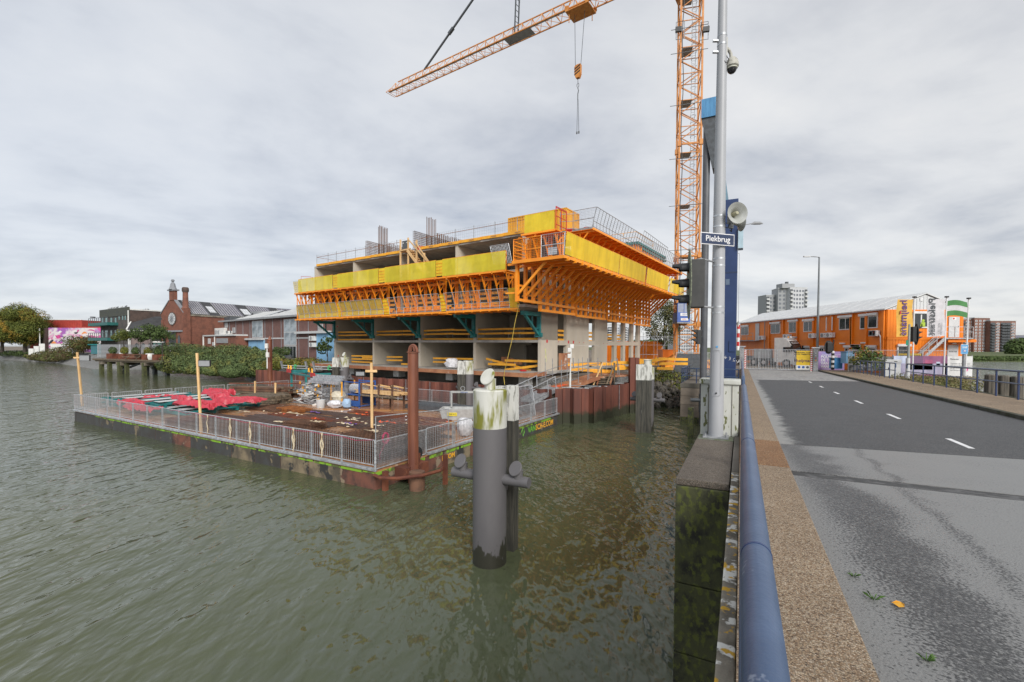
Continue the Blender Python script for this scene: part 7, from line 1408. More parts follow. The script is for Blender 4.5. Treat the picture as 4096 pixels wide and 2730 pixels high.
# ---- leaves
def leafblob(b, c, r, n, s, rr, flat=.5, shell=.55):
    for i in range(n):
        while True:
            v = Vector((rr.gauss(0, 1), rr.gauss(0, 1), rr.gauss(0, 1)))
            if v.length > .1: break
        v.normalize(); k = shell+(1-shell)*rr.random()**.5; p_ = Vector((c[0]+v.x*r[0]*k, c[1]+v.y*r[1]*k, c[2]+v.z*r[2]*k))
        n_ = (v+Vector((rr.uniform(-.7, .7), rr.uniform(-.7, .7), rr.uniform(-.2, .9)))).normalized(); a = n_.cross(Vector((rr.uniform(-1, 1), rr.uniform(-1, 1), rr.uniform(-1, 1)))).normalized(); u = n_.cross(a); ss = s*rr.uniform(.6, 1.4)
        b.add([p_-a*ss-u*ss*.2, p_-u*ss*.7, p_+a*ss, p_+u*ss*.7], [(0, 1, 2, 3)])
def tree(name, lab, base, H, W, n, s, m, seed, trunk=.25, zc=None, blobs=26, cat='tree', tr=True):
    rr = random.Random(seed); t_ = thing(name, lab, cat, base); b = MB(); cz = H*.58 if zc is None else zc; cb = MB()
    cents = []
    for i in range(blobs):
        v = Vector((rr.gauss(0, 1), rr.gauss(0, 1), rr.gauss(0, 1))).normalized()*rr.uniform(.35, 1)**.6; c = (v.x*W*.36, v.y*W*.36, cz+v.z*(H-cz)*.72*(1 if v.z > 0 else .75)); cents.append(c); f = rr.uniform(.16, .26)
        leafblob(b, c, (W*f, W*f, W*f*.8), n//blobs, s, rr)
    b.obj('crown', m, t_, kind=None)
    if tr:
        tb = MB(); tb.path([(0, 0, -.4), (.1, 0, H*.2), (0, .1, H*.55)], [trunk*1.2, trunk, trunk*.5], 8)
        for c in cents[::3]: tb.path([(0, 0, H*.22), (c[0]*.4, c[1]*.4, c[2]*.7), c], [trunk*.5, trunk*.3, trunk*.1], 5)
        tb.obj('trunk', BARK, t_, True)
    return t_
p_ = aty(112, 1392, 141); tree('autumn_tree', 'large round autumn tree with orange tips at the far left bank', (p_.x-1.0, p_.y, 2.9), 16.0, 14.4, 42000, .17, LEAFA, 3, .4, 8.0, 44)
p_ = aty(8, 1392, 146); tree('autumn_tree', 'second autumn tree cut off by the left edge of the photo', (p_.x, p_.y, 2.9), 15.2, 14, 20000, .2, LEAFA, 4, .4, 7.6, 34)
p_ = aty(332, 1400, 122); tree('shrub', 'round green-orange shrub in front of the painted wall', (p_.x, p_.y, 3), 5.2, 8.5, 7000, .14, leafmat('shrub_leaf', (.075, .1, .03), (.12, .08, .03), None, .8), 5, .1, 2.4, 16, 'shrub')
for i, (px, h, lab) in enumerate(((494, 5.2, 'small round-headed tree on the jetty terrace, leftmost'), (560, 5.2, 'small round-headed tree on the jetty terrace, middle one'), (602, 5.6, 'small round-headed tree on the jetty terrace, right of the middle one'), (648, 5.0, 'loose leafy young tree in front of the brick hall corner'))):
    p_ = aty(px, 1425, 86-3*i); tree('small_tree', lab, (p_.x, p_.y, 2.9), h*1.15, 4.2, 1500, .12, LEAFG if i else LEAFA, 20+i, .07, h*.82, 9)
def mass(name, lab, pts, n, s, m, seed, h, kind='stuff'):
    rr = random.Random(seed); b = MB()
    for px, py, Y, rw, rh_ in pts:
        c = aty(px, py, Y); leafblob(b, (c.x, c.y, c.z), (rw, rw*.8, rh_), n, s, rr, shell=.7)
    o = b.obj(name, m); o['kind'] = kind; o['label'] = lab; return o
mass('brambles', 'dense green bramble bushes covering the bank below the brick buildings', [(650, 1432, 84, 3.4, 2.4), (690, 1425, 84, 3.6, 2.6), (735, 1428, 84, 3.6, 2.6), (780, 1424, 83, 3.4, 2.2), (830, 1432, 82, 3.6, 2.0), (880, 1428, 80, 3.6, 2.1), (925, 1425, 78, 3.6, 2.2), (965, 1430, 75, 3.6, 2.0), (1005, 1436, 73, 3.2, 1.8), (1045, 1442, 71, 2.8, 1.7), (1085, 1448, 69, 2.4, 1.4), (700, 1452, 80, 3.2, 2.0), (760, 1456, 79, 3.2, 1.9), (820, 1456, 77, 3.0, 1.7), (880, 1460, 74, 3.0, 1.7), (940, 1462, 71, 3.0, 1.7), (1000, 1468, 68, 2.8, 1.6), (1050, 1470, 66, 2.4, 1.4), (790, 1475, 74, 2.2, 1.0), (860, 1482, 71, 2.2, .9), (930, 1488, 67, 2.0, .9)], 3400, .115, LEAFB, 9, 1)
mass('bank_plants', 'low brown and green plants on the sloping left bank', [(150, 1430, 134, 2.8, 1.0), (175, 1425, 132, 3.4, 1.4), (205, 1420, 130, 3.8, 1.7), (235, 1412, 128, 3.6, 1.7), (262, 1408, 125, 3.4, 1.6), (280, 1402, 123, 3, 1.3), (230, 1434, 124, 3, 1.0), (195, 1437, 128, 3, .8), (120, 1425, 138, 1.8, .6), (255, 1425, 122, 3, 1.1)], 1100, .14, leafmat('bank_leaf', (.08, .09, .035), (.13, .08, .045), (.1, .12, .03), 1.2), 10, 1)
mass('grass_slope', 'green grass slope under the autumn trees', [(10+26*i, 1412+(i % 2)*5, 153-2.5*i, 3.5, .9) for i in range(5)], 900, .12, LEAFG, 12, 1)
mass('bank_plants', 'yellow-green weeds on the bank before the sheet pile wall', [(1085+18*i, 1458-(i % 2)*6, 62-.8*i, 1.6, .7) for i in range(11)], 420, .1, LEAFY, 13, 1)
mass('bank_plants', 'yellow and green plants above the riprap right of the sheet piles', [(2520, 1545, 45, 1.4, 1.0), (2545, 1530, 46, 1.4, 1.1), (2580, 1510, 47, 1.8, 1.2), (2620, 1525, 46, 2, 1.4), (2660, 1520, 46.5, 2.2, 1.4), (2700, 1525, 47, 2, 1.4), (2635, 1560, 45, 2, 1.0), (2680, 1565, 45, 2.2, 1.0), (2720, 1560, 46, 1.8, 1.2), (2510, 1570, 43, 1, .6)], 1300, .085, leafmat('riprap_leaf', (.09, .12, .03), (.16, .15, .03), (.13, .1, .05), 1.5), 14, 1)
# riprap stones
rr = random.Random(31); rks = []
for k in range(4):
    b = MB(); n = 7; vs = []
    for j, ph in enumerate((-1.2, -.4, .4, 1.2)):
        for i in range(n): a = 2*math.pi*i/n; f = rr.uniform(.75, 1.15); vs.append((math.cos(a)*math.cos(ph)*f, math.sin(a)*math.cos(ph)*f, math.sin(ph)*.6*f))
    b.add(vs, [(j*n+i, j*n+(i+1) % n, (j+1)*n+(i+1) % n, (j+1)*n+i) for j in range(3) for i in range(n)]+[tuple(range(n))[::-1], tuple(range(3*n, 4*n))]); rks.append(b.mesh('stone', STONE))
rip = thing('riprap', 'dark riprap stones heaped at the waterline right of the sheet piles', 'stones', (0, 0, 0))
for i in range(290):
    px = rr.uniform(2490, 2740); f = rr.random(); P0_ = atz(px, 1640-(px-2490)*.05, .05); P1_ = P0_+Vector((.6, 3.6, 2.0)); p_ = P0_.lerp(P1_, f)
    o = bpy.data.objects.new('stone', rks[i % 4]); sc.collection.objects.link(o); o.parent = rip; s_ = rr.uniform(.14, .36); o.location = p_; o.rotation_euler = (rr.uniform(0, 3), rr.uniform(0, 3), rr.uniform(0, 6)); o.scale = (s_, s_*rr.uniform(.7, 1), s_*.8)
# palisade fences and shed
def palis(name, lab, p0, p1, z0, h, n, m=GALV):
    p0, p1 = Vector(p0), Vector(p1); d = p1-p0; t_ = thing(name, lab, 'fence', (p0.x, p0.y, z0), math.atan2(d.y, d.x)); L = d.length; q = MB().box(-.035, -.02, 0, .035, .02, h).obj('pale', m, t_); q.location = (.05, 0, 0)
    for i in range(1, n): inst(q, loc=(.05+(L-.1)*i/n, 0, 0))
    for z in (.35, h-.35): MB().box(0, .02, z, L, .06, z+.06).obj('rail', m, t_)
    for i in range(4): MB().box(L*i/3.02, .0, 0, L*i/3.02+.1, .1, h+.05).obj('post', m, t_)
f0, f1, f2 = aty(290, 1420, 122), aty(322, 1400, 128), aty(366, 1400, 122)
palis('palisade_fence', 'grey palisade fence stepping down the stone slope on the left', f0.xy, f1.xy, 2.6, 2.4, 22); palis('palisade_fence', 'grey palisade fence between the slope and the teal shed', f1.xy, f2.xy, 3.1, 2.3, 20)
g0_, g1_ = aty(390, 1425, 88), aty(650, 1425, 90); palis('palisade_fence', 'long pale palisade fence behind the jetty terrace planters', g0_.xy, g1_.xy, 2.9, 2.5, 70)
q = thing('teal_shed', 'low teal shed behind the palisade fence beside the black building', 'shed', aty(364, 1420, 119), R(-10)); q.location.z = 2.8; P2('wall', mat('shed_teal', (.05, .17, .2), .6), q, (0, 0, 0, 13, 3, 2.3)); P2('roof', TEAL, q, (-.6, -.3, 2.3, 13, 3, 2.6))
# jetty terrace
JT = Fr((-78.6, 85.5), R(-23)); jt = thing('jetty', 'old concrete jetty terrace on piles in front of the palisade fence', 'jetty', JT.w(0, 0), JT.a); JM = mat('jetty_concrete', (.2, .17, .13), .9, (.11, .095, .075), 1.2, bump=.3)
P2('deck', JM, jt, (0, 0, 2.2, 20, 7, 2.6)); 
for i in range(20): MB().box(i*1.0+.01, -.2, 2.62, i*1.0+.98, 7, 2.74).obj('deck_board', TIMBERW, jt)
P2('edge_beam', TIMBERW, jt, (-.3, -.25, 2.45, 20, -.1, 2.75)); P2('cross_beam', JM, jt, (1.5, -.1, 1.7, 2.7, 6, 2.2), (7, -.1, 1.6, 8.6, 6, 2.2), (14.5, -.1, 1.7, 15.7, 6, 2.2))
for x, y in ((1.8, .2), (2.6, 3), (4.0, .4), (8, 0), (9.0, .6), (10.5, 3), (15.2, .1), (17.5, 2.5), (13, 3)): MB().box(x-.28, y-.28, -1, x+.28, y+.28, 2.2).obj('pile', MOSS if y < 1 else DGREY, jt)
MB().bar((4.5, 1.5, .3), (11, 1.5, 1.9), .3).obj('brace', DGREY, jt)
for i, (x0, x1) in enumerate(((560, 725), (770, 925), (972, 1110), (1190, 1325), (1380, 1500))):
    p0 = aty(*b5(x0, 1255), 84.5-1.6*i); w_ = (x1-x0)/4.48/1816*83; q = thing('planter', 'rust-brown planter with clipped green bush on the jetty terrace, %s from the left' % ORD[i], 'planter', (p0.x, p0.y, 2.75), R(-20), 'planters on the jetty terrace')
    P2('box', RUST, q, (0, 0, 0, w_, 1.2, .95)); b = MB(); leafblob(b, (w_/2, .6, 1.5), (w_*.5, .6, .75), 700, .09, random.Random(i)); b.obj('bush', LEAFY if i % 2 else LEAFG, q)
for i, x in enumerate((865, 1340)):
    p0 = aty(*b5(x, 1262), 83.5-3.5*i); o = MB().lathe([(.55, 0), (.68, .4), (.68, .7), (.58, 1.1), (.5, 1.1), (0, 1.0)], 14).obj('barrel', WHITE, None, True); o.location = (p0.x, p0.y, 2.75); tag(o, 'pale half barrel planter on the jetty terrace, the %s one' % ['left', 'right'][i], 'barrel')
p0 = aty(*b5(1102, 1180), 82.5); o = MB().path([(0, 0, 0), (0, 0, 1.2), (0, 0, 1.5), (0, 0, 5), (0, 0, 5.3)], [.05, .05, .45, .12, .02], 10).obj('parasol', BLACK, None, True); o.location = (p0.x, p0.y, 2.75); o.scale = (.6, .6, .47); tag(o, 'closed black parasol standing among the planters', 'parasol')
p0 = aty(*b5(1040, 1262), 81.5); q = thing('picnic_table', 'dark wooden picnic table on the jetty terrace below the parasol', 'table', (p0.x-1.2, p0.y, 2.75), R(-20)); P2('top', TIMBERW, q, (0, 0, .75, 4, .9, .85)); P2('bench', TIMBERW, q, (0, -.7, .42, 4, -.4, .5)); 
for x in (.5, 3.5): MB().bar((x, -.6, 0), (x, .4, .8), .12).obj('leg', TIMBERW, q); MB().bar((x, 1.4, 0), (x, .4, .8), .12).obj('leg', TIMBERW, q)
# ---- brown brick hall with grey seamed roof
HB = Fr(aty(895, 1400, 101).xy, R(-38.7)); hb = thing('brick_hall', 'long brown brick hall with tall glass windows and light blue doors', 'hall', HB.w(0, 0), HB.a)
XR = HB.hy(1345, 1400)[0]; ZT = 10.4; P2('wall', BRM, hb, (0, 0, 2, XR, 12, ZT)); P2('eaves', GREYP, hb, (-1.2, -.7, ZT, XR+1, 12, ZT+.3))
for x in (545, 645, 755, 865, 1100, 1222, 1355, 1630, 1780, 1930): xx = HB.hy(*b7(x, 700))[0]; MB().box(xx-.06, -.07, 2, xx+.06, -.003, ZT).obj('pilaster', STON, hb)
zb_ = HB.hy(*b7(1250, 800))[1]; P2('white_band', LGREY, hb, (HB.hy(*b7(1100, 800))[0], -.06, zb_-.12, HB.hy(*b7(1900, 800))[0], -.004, zb_+.1))
win(HB, hb, b7, 895, 525, 1066, 790, GLASSB, LGREY, .05, mull=1); win(HB, hb, b7, 1395, 497, 1592, 910, GLASSB, LGREY, .05, mull=1, trans=1); win(HB, hb, b7, 1398, 915, 1592, 1125, GLASS, LGREY, .05, mull=3, fr=.14)
for a_ in ((855, 830, 1100, 1050), (1922, 720, 2185, 1160)): r4 = HB.rc(*b7(*a_[:2]), *b7(*a_[2:])); P2('blue_door', SKYBLUE, hb, (r4[0], -.2, r4[1], r4[2], -.01, r4[3])); P2('door_seam', GREYP, hb, ((r4[0]+r4[2])/2+.6, -.21, r4[1], (r4[0]+r4[2])/2+.66, -.2, r4[3]))
for a_ in ((640, 800, 1100, 828), (1615, 690, 2140, 725)): r4 = HB.rc(*b7(*a_[:2]), *b7(*a_[2:])); P2('canopy', LGREY, hb, (r4[0], -.7, r4[1], r4[2], -.01, r4[3]))
for a_ in ((480, 555, 520, 630), (597, 635, 635, 715), (1950, 580, 2012, 680)):
    r4 = HB.rc(*b7(*a_[:2]), *b7(*a_[2:])); q = P2('louvre', GREYP, hb, (r4[0], -.1, r4[1], r4[2], -.01, r4[3])); b = MB(); grid(b, (r4[0], -.13, r4[1]), (r4[2]-r4[0], 0, 0), (0, 0, r4[3]-r4[1]), 1, 9, .06); b.obj('blades', LGREY, q)
for i, a_ in enumerate(((1840, 765, 1915, 838), (1842, 870, 1915, 935))): r4 = HB.rc(*b7(*a_[:2]), *b7(*a_[2:])); P2('air_unit', WHITE, hb, (r4[0], -.6, r4[1], r4[2], -.05, r4[3])); MB().tube(((r4[0]+r4[2])/2-.2, -.62, (r4[1]+r4[3])/2), ((r4[0]+r4[2])/2-.2, -.6, (r4[1]+r4[3])/2), .35, 14).obj('fan_grille', GREYP, hb)
SEAM = mat('seam_roof', (.36, .38, .4), .45, (.3, .32, .34), .6); zr1 = ZT+2.0; xh = HB.hy(*b7(650, 510))[0]
for (xa, xb) in ((xh, xh+13.5), (xh+13.0, XR)):
    MB().add([(xa, -.4, ZT+.35), (xb, -.4, ZT+.35), (xb, 4, zr1), (xa+4, 4, zr1), (xa, 8, ZT+.35), (xb, 8, ZT+.35)], [(0, 1, 2, 3), (0, 3, 4), (3, 2, 5, 4)]).obj('roof', SEAM, hb)
    n = int((xb-xa)/1.0)
    for i in range(1, n): x = xa+i*1.0; f = min(1, (x-xa)/4); MB().bar((x, -.4, ZT+.38), (x, -.4+4.4*f, ZT+.38+(zr1-ZT-.35)*f), .07, .1).obj('roof_rib', LGREY, hb)
P2('roof_box', GREYP, hb, (xh-.5, 3, ZT+.3, xh+3, 6, ZT+2.2)); MB().tube((xh+.6, 2.97, ZT+1.4), (xh+.6, 2.9, ZT+1.4), .45, 14).obj('vent_ring', BLACK, hb)
AX = Fr(HB.w(0, 0).xy, HB.a); ax = thing('brick_annex', 'low flat-roofed brick annex with white pipes and cooling units on top', 'annex', HB.w(-9.5, -2.2), HB.a); ax2 = Fr(ax.location.xy, HB.a)
x0, z1 = ax2.hy(*b7(150, 772)); x1, z0 = ax2.hy(*b7(645, 772)); P2('wall', BR, ax, (x0, 0, 2, x1, 6, z1)); P2('roof_edge', LGREY, ax, (x0-.3, -.3, z1, x1, 6, z1+.3)); MB().tube((x0-.1, -.2, 2), (x0-.1, -.2, z1), .16, 8).obj('downpipe', WHITE, ax); xx = ax2.hy(*b7(318, 900))[0]; MB().tube((xx, -.1, 2), (xx, -.1, z1), .12, 8).obj('downpipe', WHITE, ax)
for a_, m_ in (((340, 800, 518, 875), GREYP), ((210, 802, 247, 888), LGREY), ((278, 862, 310, 915), LGREY), ((527, 918, 603, 1010), DGREY)): r4 = ax2.rc(*b7(*a_[:2]), *b7(*a_[2:])); P2('wall_panel', m_, ax, (r4[0], -.12, r4[1], r4[2], -.004, r4[3]))
r4 = ax2.rc(*b7(307, 640), *b7(450, 770), 1.5); P2('cooling_unit', WHITE, ax, (r4[0], 1.5, z1+.3, r4[2], 3, r4[3]))
for i in range(3): P2('unit_grille', GREYP, ax, (r4[0]+.2+i*.95, 1.46, z1+.5, r4[0]+.85+i*.95, 1.5, r4[3]-.5))
for a_ in ((475, 685, 530, 770), (535, 735, 587, 775)): r4 = ax2.rc(*b7(*a_[:2]), *b7(*a_[2:]), 1.5); P2('cooling_unit', WHITE, ax, (r4[0], 1.5, z1+.3, r4[2], 2.6, r4[3])); MB().tube(((r4[0]+r4[2])/2, 1.48, z1+.9), ((r4[0]+r4[2])/2, 1.5, z1+.9), .35, 12).obj('fan_grille', DGREY, ax)
P2('dark_cladding', DGREY, ax, (x0+2.9, 3, z1+.3, x0+6.2, 5, z1+4.4))
q = thing('terrace', 'small deck with planters and benches before the brown brick hall', 'terrace', HB.w(0, 0), HB.a); xa = HB.hy(*b7(940, 1130), -2)[0]; xb = HB.hy(*b7(1640, 1130), -2)[0]; P2('deck', LGREY, q, (xa, -3.4, 2.55, xb, -.1, 2.8))
for i, x in enumerate((920, 1255, 1385)):
    x_ = HB.hy(*b7(x, 1100), -2.5)[0]; t_ = thing('planter', ['round-headed plant in a grey pot on the small terrace', 'dark planter box with a bush nearest the distant rusty pile', 'wide dark planter with full bush before the tall glass doors'][i], 'planter', HB.w(x_, -2.6, 2.8), HB.a); w_ = (.8, 1.6, 3.0)[i]; P2('box', DGREY, t_, (-w_/2, 0, 0, w_/2, .8, .9)); b = MB(); leafblob(b, (0, .4, 1.6), (w_*.62, .6, .8), 700, .1, random.Random(40+i)); b.obj('bush', LEAFG, t_)
x_ = HB.hy(*b7(2120, 1100), -2.0)[0]; p_ = HB.w(x_, -2.5, 2.6); tree('young_tree', 'young spiky tree in front of the light blue door', p_, 5, 3, 500, .16, LEAFG, 61, .06, 2.6, 8)
# ---------------- site office ----------------
def b1(x, y): return 2900+x/3.92, 1250+y/3.92
def b2(x, y): return 3400+x/3.381, 1100+y/3.381
OF = Fr((37.9, 46), 0); of = thing('site_office', 'long two-storey orange site office of stacked units with white roof', 'office', OF.w(0, 0), 0)
ZE_ = OF.hx(3537, 1240)[1]; LW = 29.5; ZA = OF.hy(3703, 1176)[1]; WG = 7.7; ZM = OF.hy(*b2(800, 860))[1]
P2('wall', OFFICE, of, (0, 0, 2.6, WG, LW, ZE_))
for i in range(12): MB().box(-.05, i*LW/12+.02, ZM+.12, -.003, (i+1)*LW/12-.02, ZE_-.02).obj('wall_panel', OFFICE, of); MB().box(-.05, i*LW/12+.02, 3.0, -.003, (i+1)*LW/12-.02, ZM-.14).obj('wall_panel', OFFICE, of)
for px, py in (b1(710, 150), b1(925, 120), b1(1150, 110), b1(1405, 80), b1(1690, 60), b1(2000, 30), b2(45, 560), b2(240, 560), b2(470, 560)): y = OF.hx(px, py)[0]; MB().box(-.22, y-.14, 2.8, -.052, y+.14, ZE_).obj('corner_column', OFFICE, of)
P2('floor_band', OFFICE, of, (-.1, 0, ZM-.12, -.052, LW, ZM+.1), (0, -.1, ZM-.15, WG, -.052, ZM+.1))
for i in range(26): MB().box(i*WG/26+.01, -.05, ZM+.12, (i+1)*WG/26-.01, -.003-(i % 2)*.012, ZE_-.02).obj('gable_panel', OFFICE, of); MB().box(i*WG/26+.01, -.05, 3.0, (i+1)*WG/26-.01, -.003-(i % 2)*.012, ZM-.16).obj('gable_panel', OFFICE, of)
MB().prism([(-.02, .02, ZE_), (WG+.02, .02, ZE_), (WG/2, .02, ZA-.1)], (0, .15, 0)).obj('gable', ROOFW, of)
for i in range(22): x = .2+i*(WG-.4)/21; h = (ZA-ZE_-.2)*(1-abs(x-WG/2)/(WG/2)); MB().box(x-.015, -.01, ZE_, x+.015, .018, ZE_+max(h, .05)).obj('gable_rib', LGREY, of)
MB().prism([(-.35, -.12, ZE_-.05), (WG/2, -.12, ZA), (WG+.35, -.12, ZE_-.05), (WG+.35, -.12, ZE_+.08), (WG/2, -.12, ZA+.13), (-.35, -.12, ZE_+.08)], (0, LW+.6, 0)).obj('roof', ROOFW, of)
for i in range(15): MB().prism([(-.36, i*2+.3, ZE_+.085), (WG/2, i*2+.3, ZA+.135), (WG/2, i*2+.36, ZA+.135), (-.36, i*2+.36, ZE_+.085)], (0, 0, .03)).obj('roof_seam', ROOFW, of)
a = OF.rc(*b2(945, 315), *b2(985, 355)); MB().box(a[0], -.05, a[1], a[2], -.0, a[3]).obj('vent_window', WHITEP, of)
def winx(f, root, p0, p1, xx=-.05, mull=1, shut=True):
    y0, z1 = f.hx(*p0, xx); y1, z0 = f.hx(*p1, xx); z0b = f.hx(p0[0], p1[1], xx)[1]; z0 = (z0+z0b)/2; ya, yb = min(y0, y1), max(y0, y1)
    z0 = f.hx((p0[0]+p1[0])/2, p1[1], xx)[1]; z1 = f.hx((p0[0]+p1[0])/2, p0[1], xx)[1]
    q = MB().box(xx-.08, ya, z0, xx, yb, z1).obj('window', WHITEP, root); zt = z1-(.28 if shut else 0)
    if shut: MB().bbox(xx-.24, ya-.08, z1-.24, xx-.081, yb+.08, z1+.02, .02).obj('shutter_box', WHITEP, q)
    n = mull+1; W = (yb-ya-.12)/n
    for i in range(n): MB().box(xx-.1, ya+.12+W*i, z0+.1, xx-.082, ya+W*(i+1), zt-.08).obj('pane', GLASS, q)
    return q
for p in ((258, 205, 372, 358), (725, 155, 870, 335), (1010, 120, 1148, 320), (1240, 108, 1402, 305), (1800, 50, 2003, 275), (1888, 520, 1990, 620), (1484, 525, 1560, 620), (1265, 528, 1330, 600), (2005, 508, 2130, 600)): winx(OF, of, b1(p[0], p[1]), b1(p[2], p[3]))
for p in ((145, 532, 240, 735), (252, 518, 378, 722), (40, 945, 145, 1050), (245, 955, 365, 1060)): winx(OF, of, b2(p[0], p[1]), b2(p[2], p[3]), mull=0)
for p, m in (((845, 515, 1060, 720), 1), ((630, 955, 780, 1098), 0)):
    q = win(OF, of, b2, *p, GLASS, WHITEP, .1, -.05, .14, mull=m); a = OF.rc(*b2(p[0], p[1]), *b2(p[2], p[3])); MB().bbox(a[0]-.1, -.32, a[3]-.1, a[2]+.1, -.16, a[3]+.14, .02).obj('shutter_box', WHITEP, q)
a = OF.rc(*b2(930, 575), *b2(1005, 705)); b = MB(); b.box(a[0]+.1, -.2, a[1], a[2]-.1, -.175, a[3]-.5); b.box(a[0]+.02, -.2, a[1], a[0]+.22, -.176, a[3]-.7); b.tube(((a[0]+a[2])/2, -.2, a[3]-.35), ((a[0]+a[2])/2, -.17, a[3]-.35), .14, 12)
b.obj('hanging_safety_vest', mat('vest', (.4, .55, .06), .7), of)
for p in ((1325, 570, 1460, 845), (1310, 950, 1445, 1098)): a = OF.rc(*b2(p[0], p[1]), *b2(p[2], p[3])); MB().box(a[0], -.13, a[1], a[2], -.053, a[3]).obj('door', DOORW, of); MB().box(a[2]-.15, -.18, a[1]+1, a[2]-.1, -.131, a[1]+1.15).obj('door_handle', GALVD, of)
a = OF.rc(*b2(1345, 1025), *b2(1408, 1055)); text('PORTIER', .2, BLACK, of, ((a[0]+a[2])/2, -.14, (a[1]+a[3])/2), (R(90), 0, 0))
a = OF.rc(*b2(1365, 578), *b2(1420, 615)); MB().box(a[0], -.14, a[1], a[2], -.131, a[3]).obj('notice', WHITEP, of); MB().tube((a[0]+.15, -.15, a[3]-.12), (a[0]+.15, -.14, a[3]-.12), .09, 12).obj('red_disc', RED, of)
for p in ((1355, 920, 1410, 938),): a = OF.rc(*b2(p[0], p[1]), *b2(p[2], p[3])); MB().bbox(a[0], -.25, a[1], a[2], -.053, a[3], .02).obj('lamp', WHITEP, of)
y, z = OF.hx(*b1(515, 175)); y1, z1 = OF.hx(*b1(515, 440)); ya = OF.hx(*b1(488, 300))[0]; yb = OF.hx(*b1(545, 300))[0]; MB().box(-.13, min(ya, yb), z1, -.053, max(ya, yb), z).obj('door', DOORW, of)
MB().box(-1.3, min(ya, yb)-.5, z1-.12, -.06, max(ya, yb)+5.5, z1-.02).obj('landing', GALVD, of); b = MB(); grid(b, (-1.3, min(ya, yb)-.5, z1), (0, max(ya, yb)-min(ya, yb)+6, 0), (0, 0, 1.1), 4, 2, .045); b.obj('landing_rail', GALVD, of)
MB().bar((-1.0, max(ya, yb)+5.5, z1-.1), (-2.2, max(ya, yb)+8, 3.0), .08, .3).obj('stair_stringer', GALVD, of)
for p in ((903, 345, 1000, 403), (1305, 333, 1395, 405), (1490, 325, 1575, 398), (1575, 320, 1675, 395), (525, 370, 600, 430), (2245, 285, 2352, 370)): 
    y0, z1 = OF.hx(*b1(p[0], p[1]), -.5); y1, z0 = OF.hx(*b1(p[2], p[3]), -.5); z0 = OF.hx(*b1((p[0]+p[2])/2, p[3]), -.5)[1]; z1 = OF.hx(*b1((p[0]+p[2])/2, p[1]), -.5)[1]
    q = MB().bbox(-.5, min(y0, y1), z0, -.12, max(y0, y1), z1, .02).obj('air_conditioner', WHITEP, of); c = (min(y0, y1)*.35+max(y0, y1)*.65); r_ = (z1-z0)*.4; MB().tube((-.515, c, (z0+z1)/2), (-.5, c, (z0+z1)/2), r_, 16).obj('fan_grille', GREYP, q); MB().tube((-.525, min(y0, y1)+.18, z1-.2), (-.5, min(y0, y1)+.18, z1-.2), .05, 8).obj('red_badge', RED, q)
p = (245, 755, 358, 830); y0, _ = OF.hx(*b2(245, 790), -.5); y1, _ = OF.hx(*b2(358, 790), -.5); z0 = OF.hx(*b2(300, 830), -.5)[1]; z1 = OF.hx(*b2(300, 755), -.5)[1]; q = MB().bbox(-.5, min(y0, y1), z0, -.12, max(y0, y1), z1, .02).obj('air_conditioner', WHITEP, of); MB().tube((-.515, max(y0, y1)-.4, (z0+z1)/2), (-.5, max(y0, y1)-.4, (z0+z1)/2), (z1-z0)*.42, 16).obj('fan_grille', GREYP, q); MB().path([(-.3, min(y0, y1)-.05, z0+.2), (-.3, min(y0, y1)-.25, z0), (-.12, min(y0, y1)-.25, 3.6)], .05, 6).obj('pipe', WHITEP, q)
for px, py in ((b1(655, 150)), (b1(1630, 80)), (b1(1722, 70))): y, z = OF.hx(*(px, py)); MB().tube((-.3, y, 3.2 if px < 3100 else z-1.6), (-.3, y, z), .06, 6).obj('vent_pipe', WHITEP if px > 3100 else GREYP, of)
for (px, py) in (b1(1860, 488), b1(2195, 480)): y, z = OF.hx(px, py); MB().bbox(-.25, y-.35, z-.07, -.06, y+.35, z+.07, .02).obj('lamp', WHITEP, of)
# outdoor stair at the gable
st = thing('outdoor_stair', 'grey steel stair climbing to the upper white door on the gable side', 'stair', OF.w(0, 0), 0)
x0, z0 = OF.hy(*b2(915, 1098), -1.2); x1, z1 = OF.hy(*b2(1290, 850), -1.2); xe = OF.hy(*b2(1615, 850), -1.2)[0]
for yy in (-1.5, -.6): MB().bar((x0, yy, z0-.5), (x1-.3, yy, z1-.05), .06, .26).obj('stringer', GALV, st)
for i in range(11): f = i/11; MB().box(x0+(x1-x0)*f, -1.48, z0-.3+(z1-z0+.25)*f, x0+(x1-x0)*f+.26, -.62, z0-.26+(z1-z0+.25)*f).obj('tread', GALVD, st)
MB().box(x1-.4, -1.6, z1-.12, xe, -.1, z1-.02).obj('landing', GALV, st); MB().box(x1+.1, -1.4, z1-.45, xe+.5, -.1, z1-.16).obj('orange_beam', OFFICE, st)
for dz in (.55, 1.05): MB().bar((x0, -1.5, z0-.4+dz), (x1-.3, -1.5, z1+dz), .045).obj('handrail', GALV, st); MB().bar((x1-.3, -1.55, z1+dz), (xe, -1.55, z1+dz), .045).obj('handrail', GALV, st)
for f in (0, .33, .66, 1): MB().bar((x0+(x1-.3-x0)*f, -1.5, z0-.45+(z1-z0+.4)*f), (x0+(x1-.3-x0)*f, -1.5, z0+.65+(z1-z0+.4)*f), .05).obj('post', GALV, st); MB().bar((x1-.3+(xe-x1+.3)*f, -1.55, z1), (x1-.3+(xe-x1+.3)*f, -1.55, z1+1.05), .05).obj('post', GALV, st)
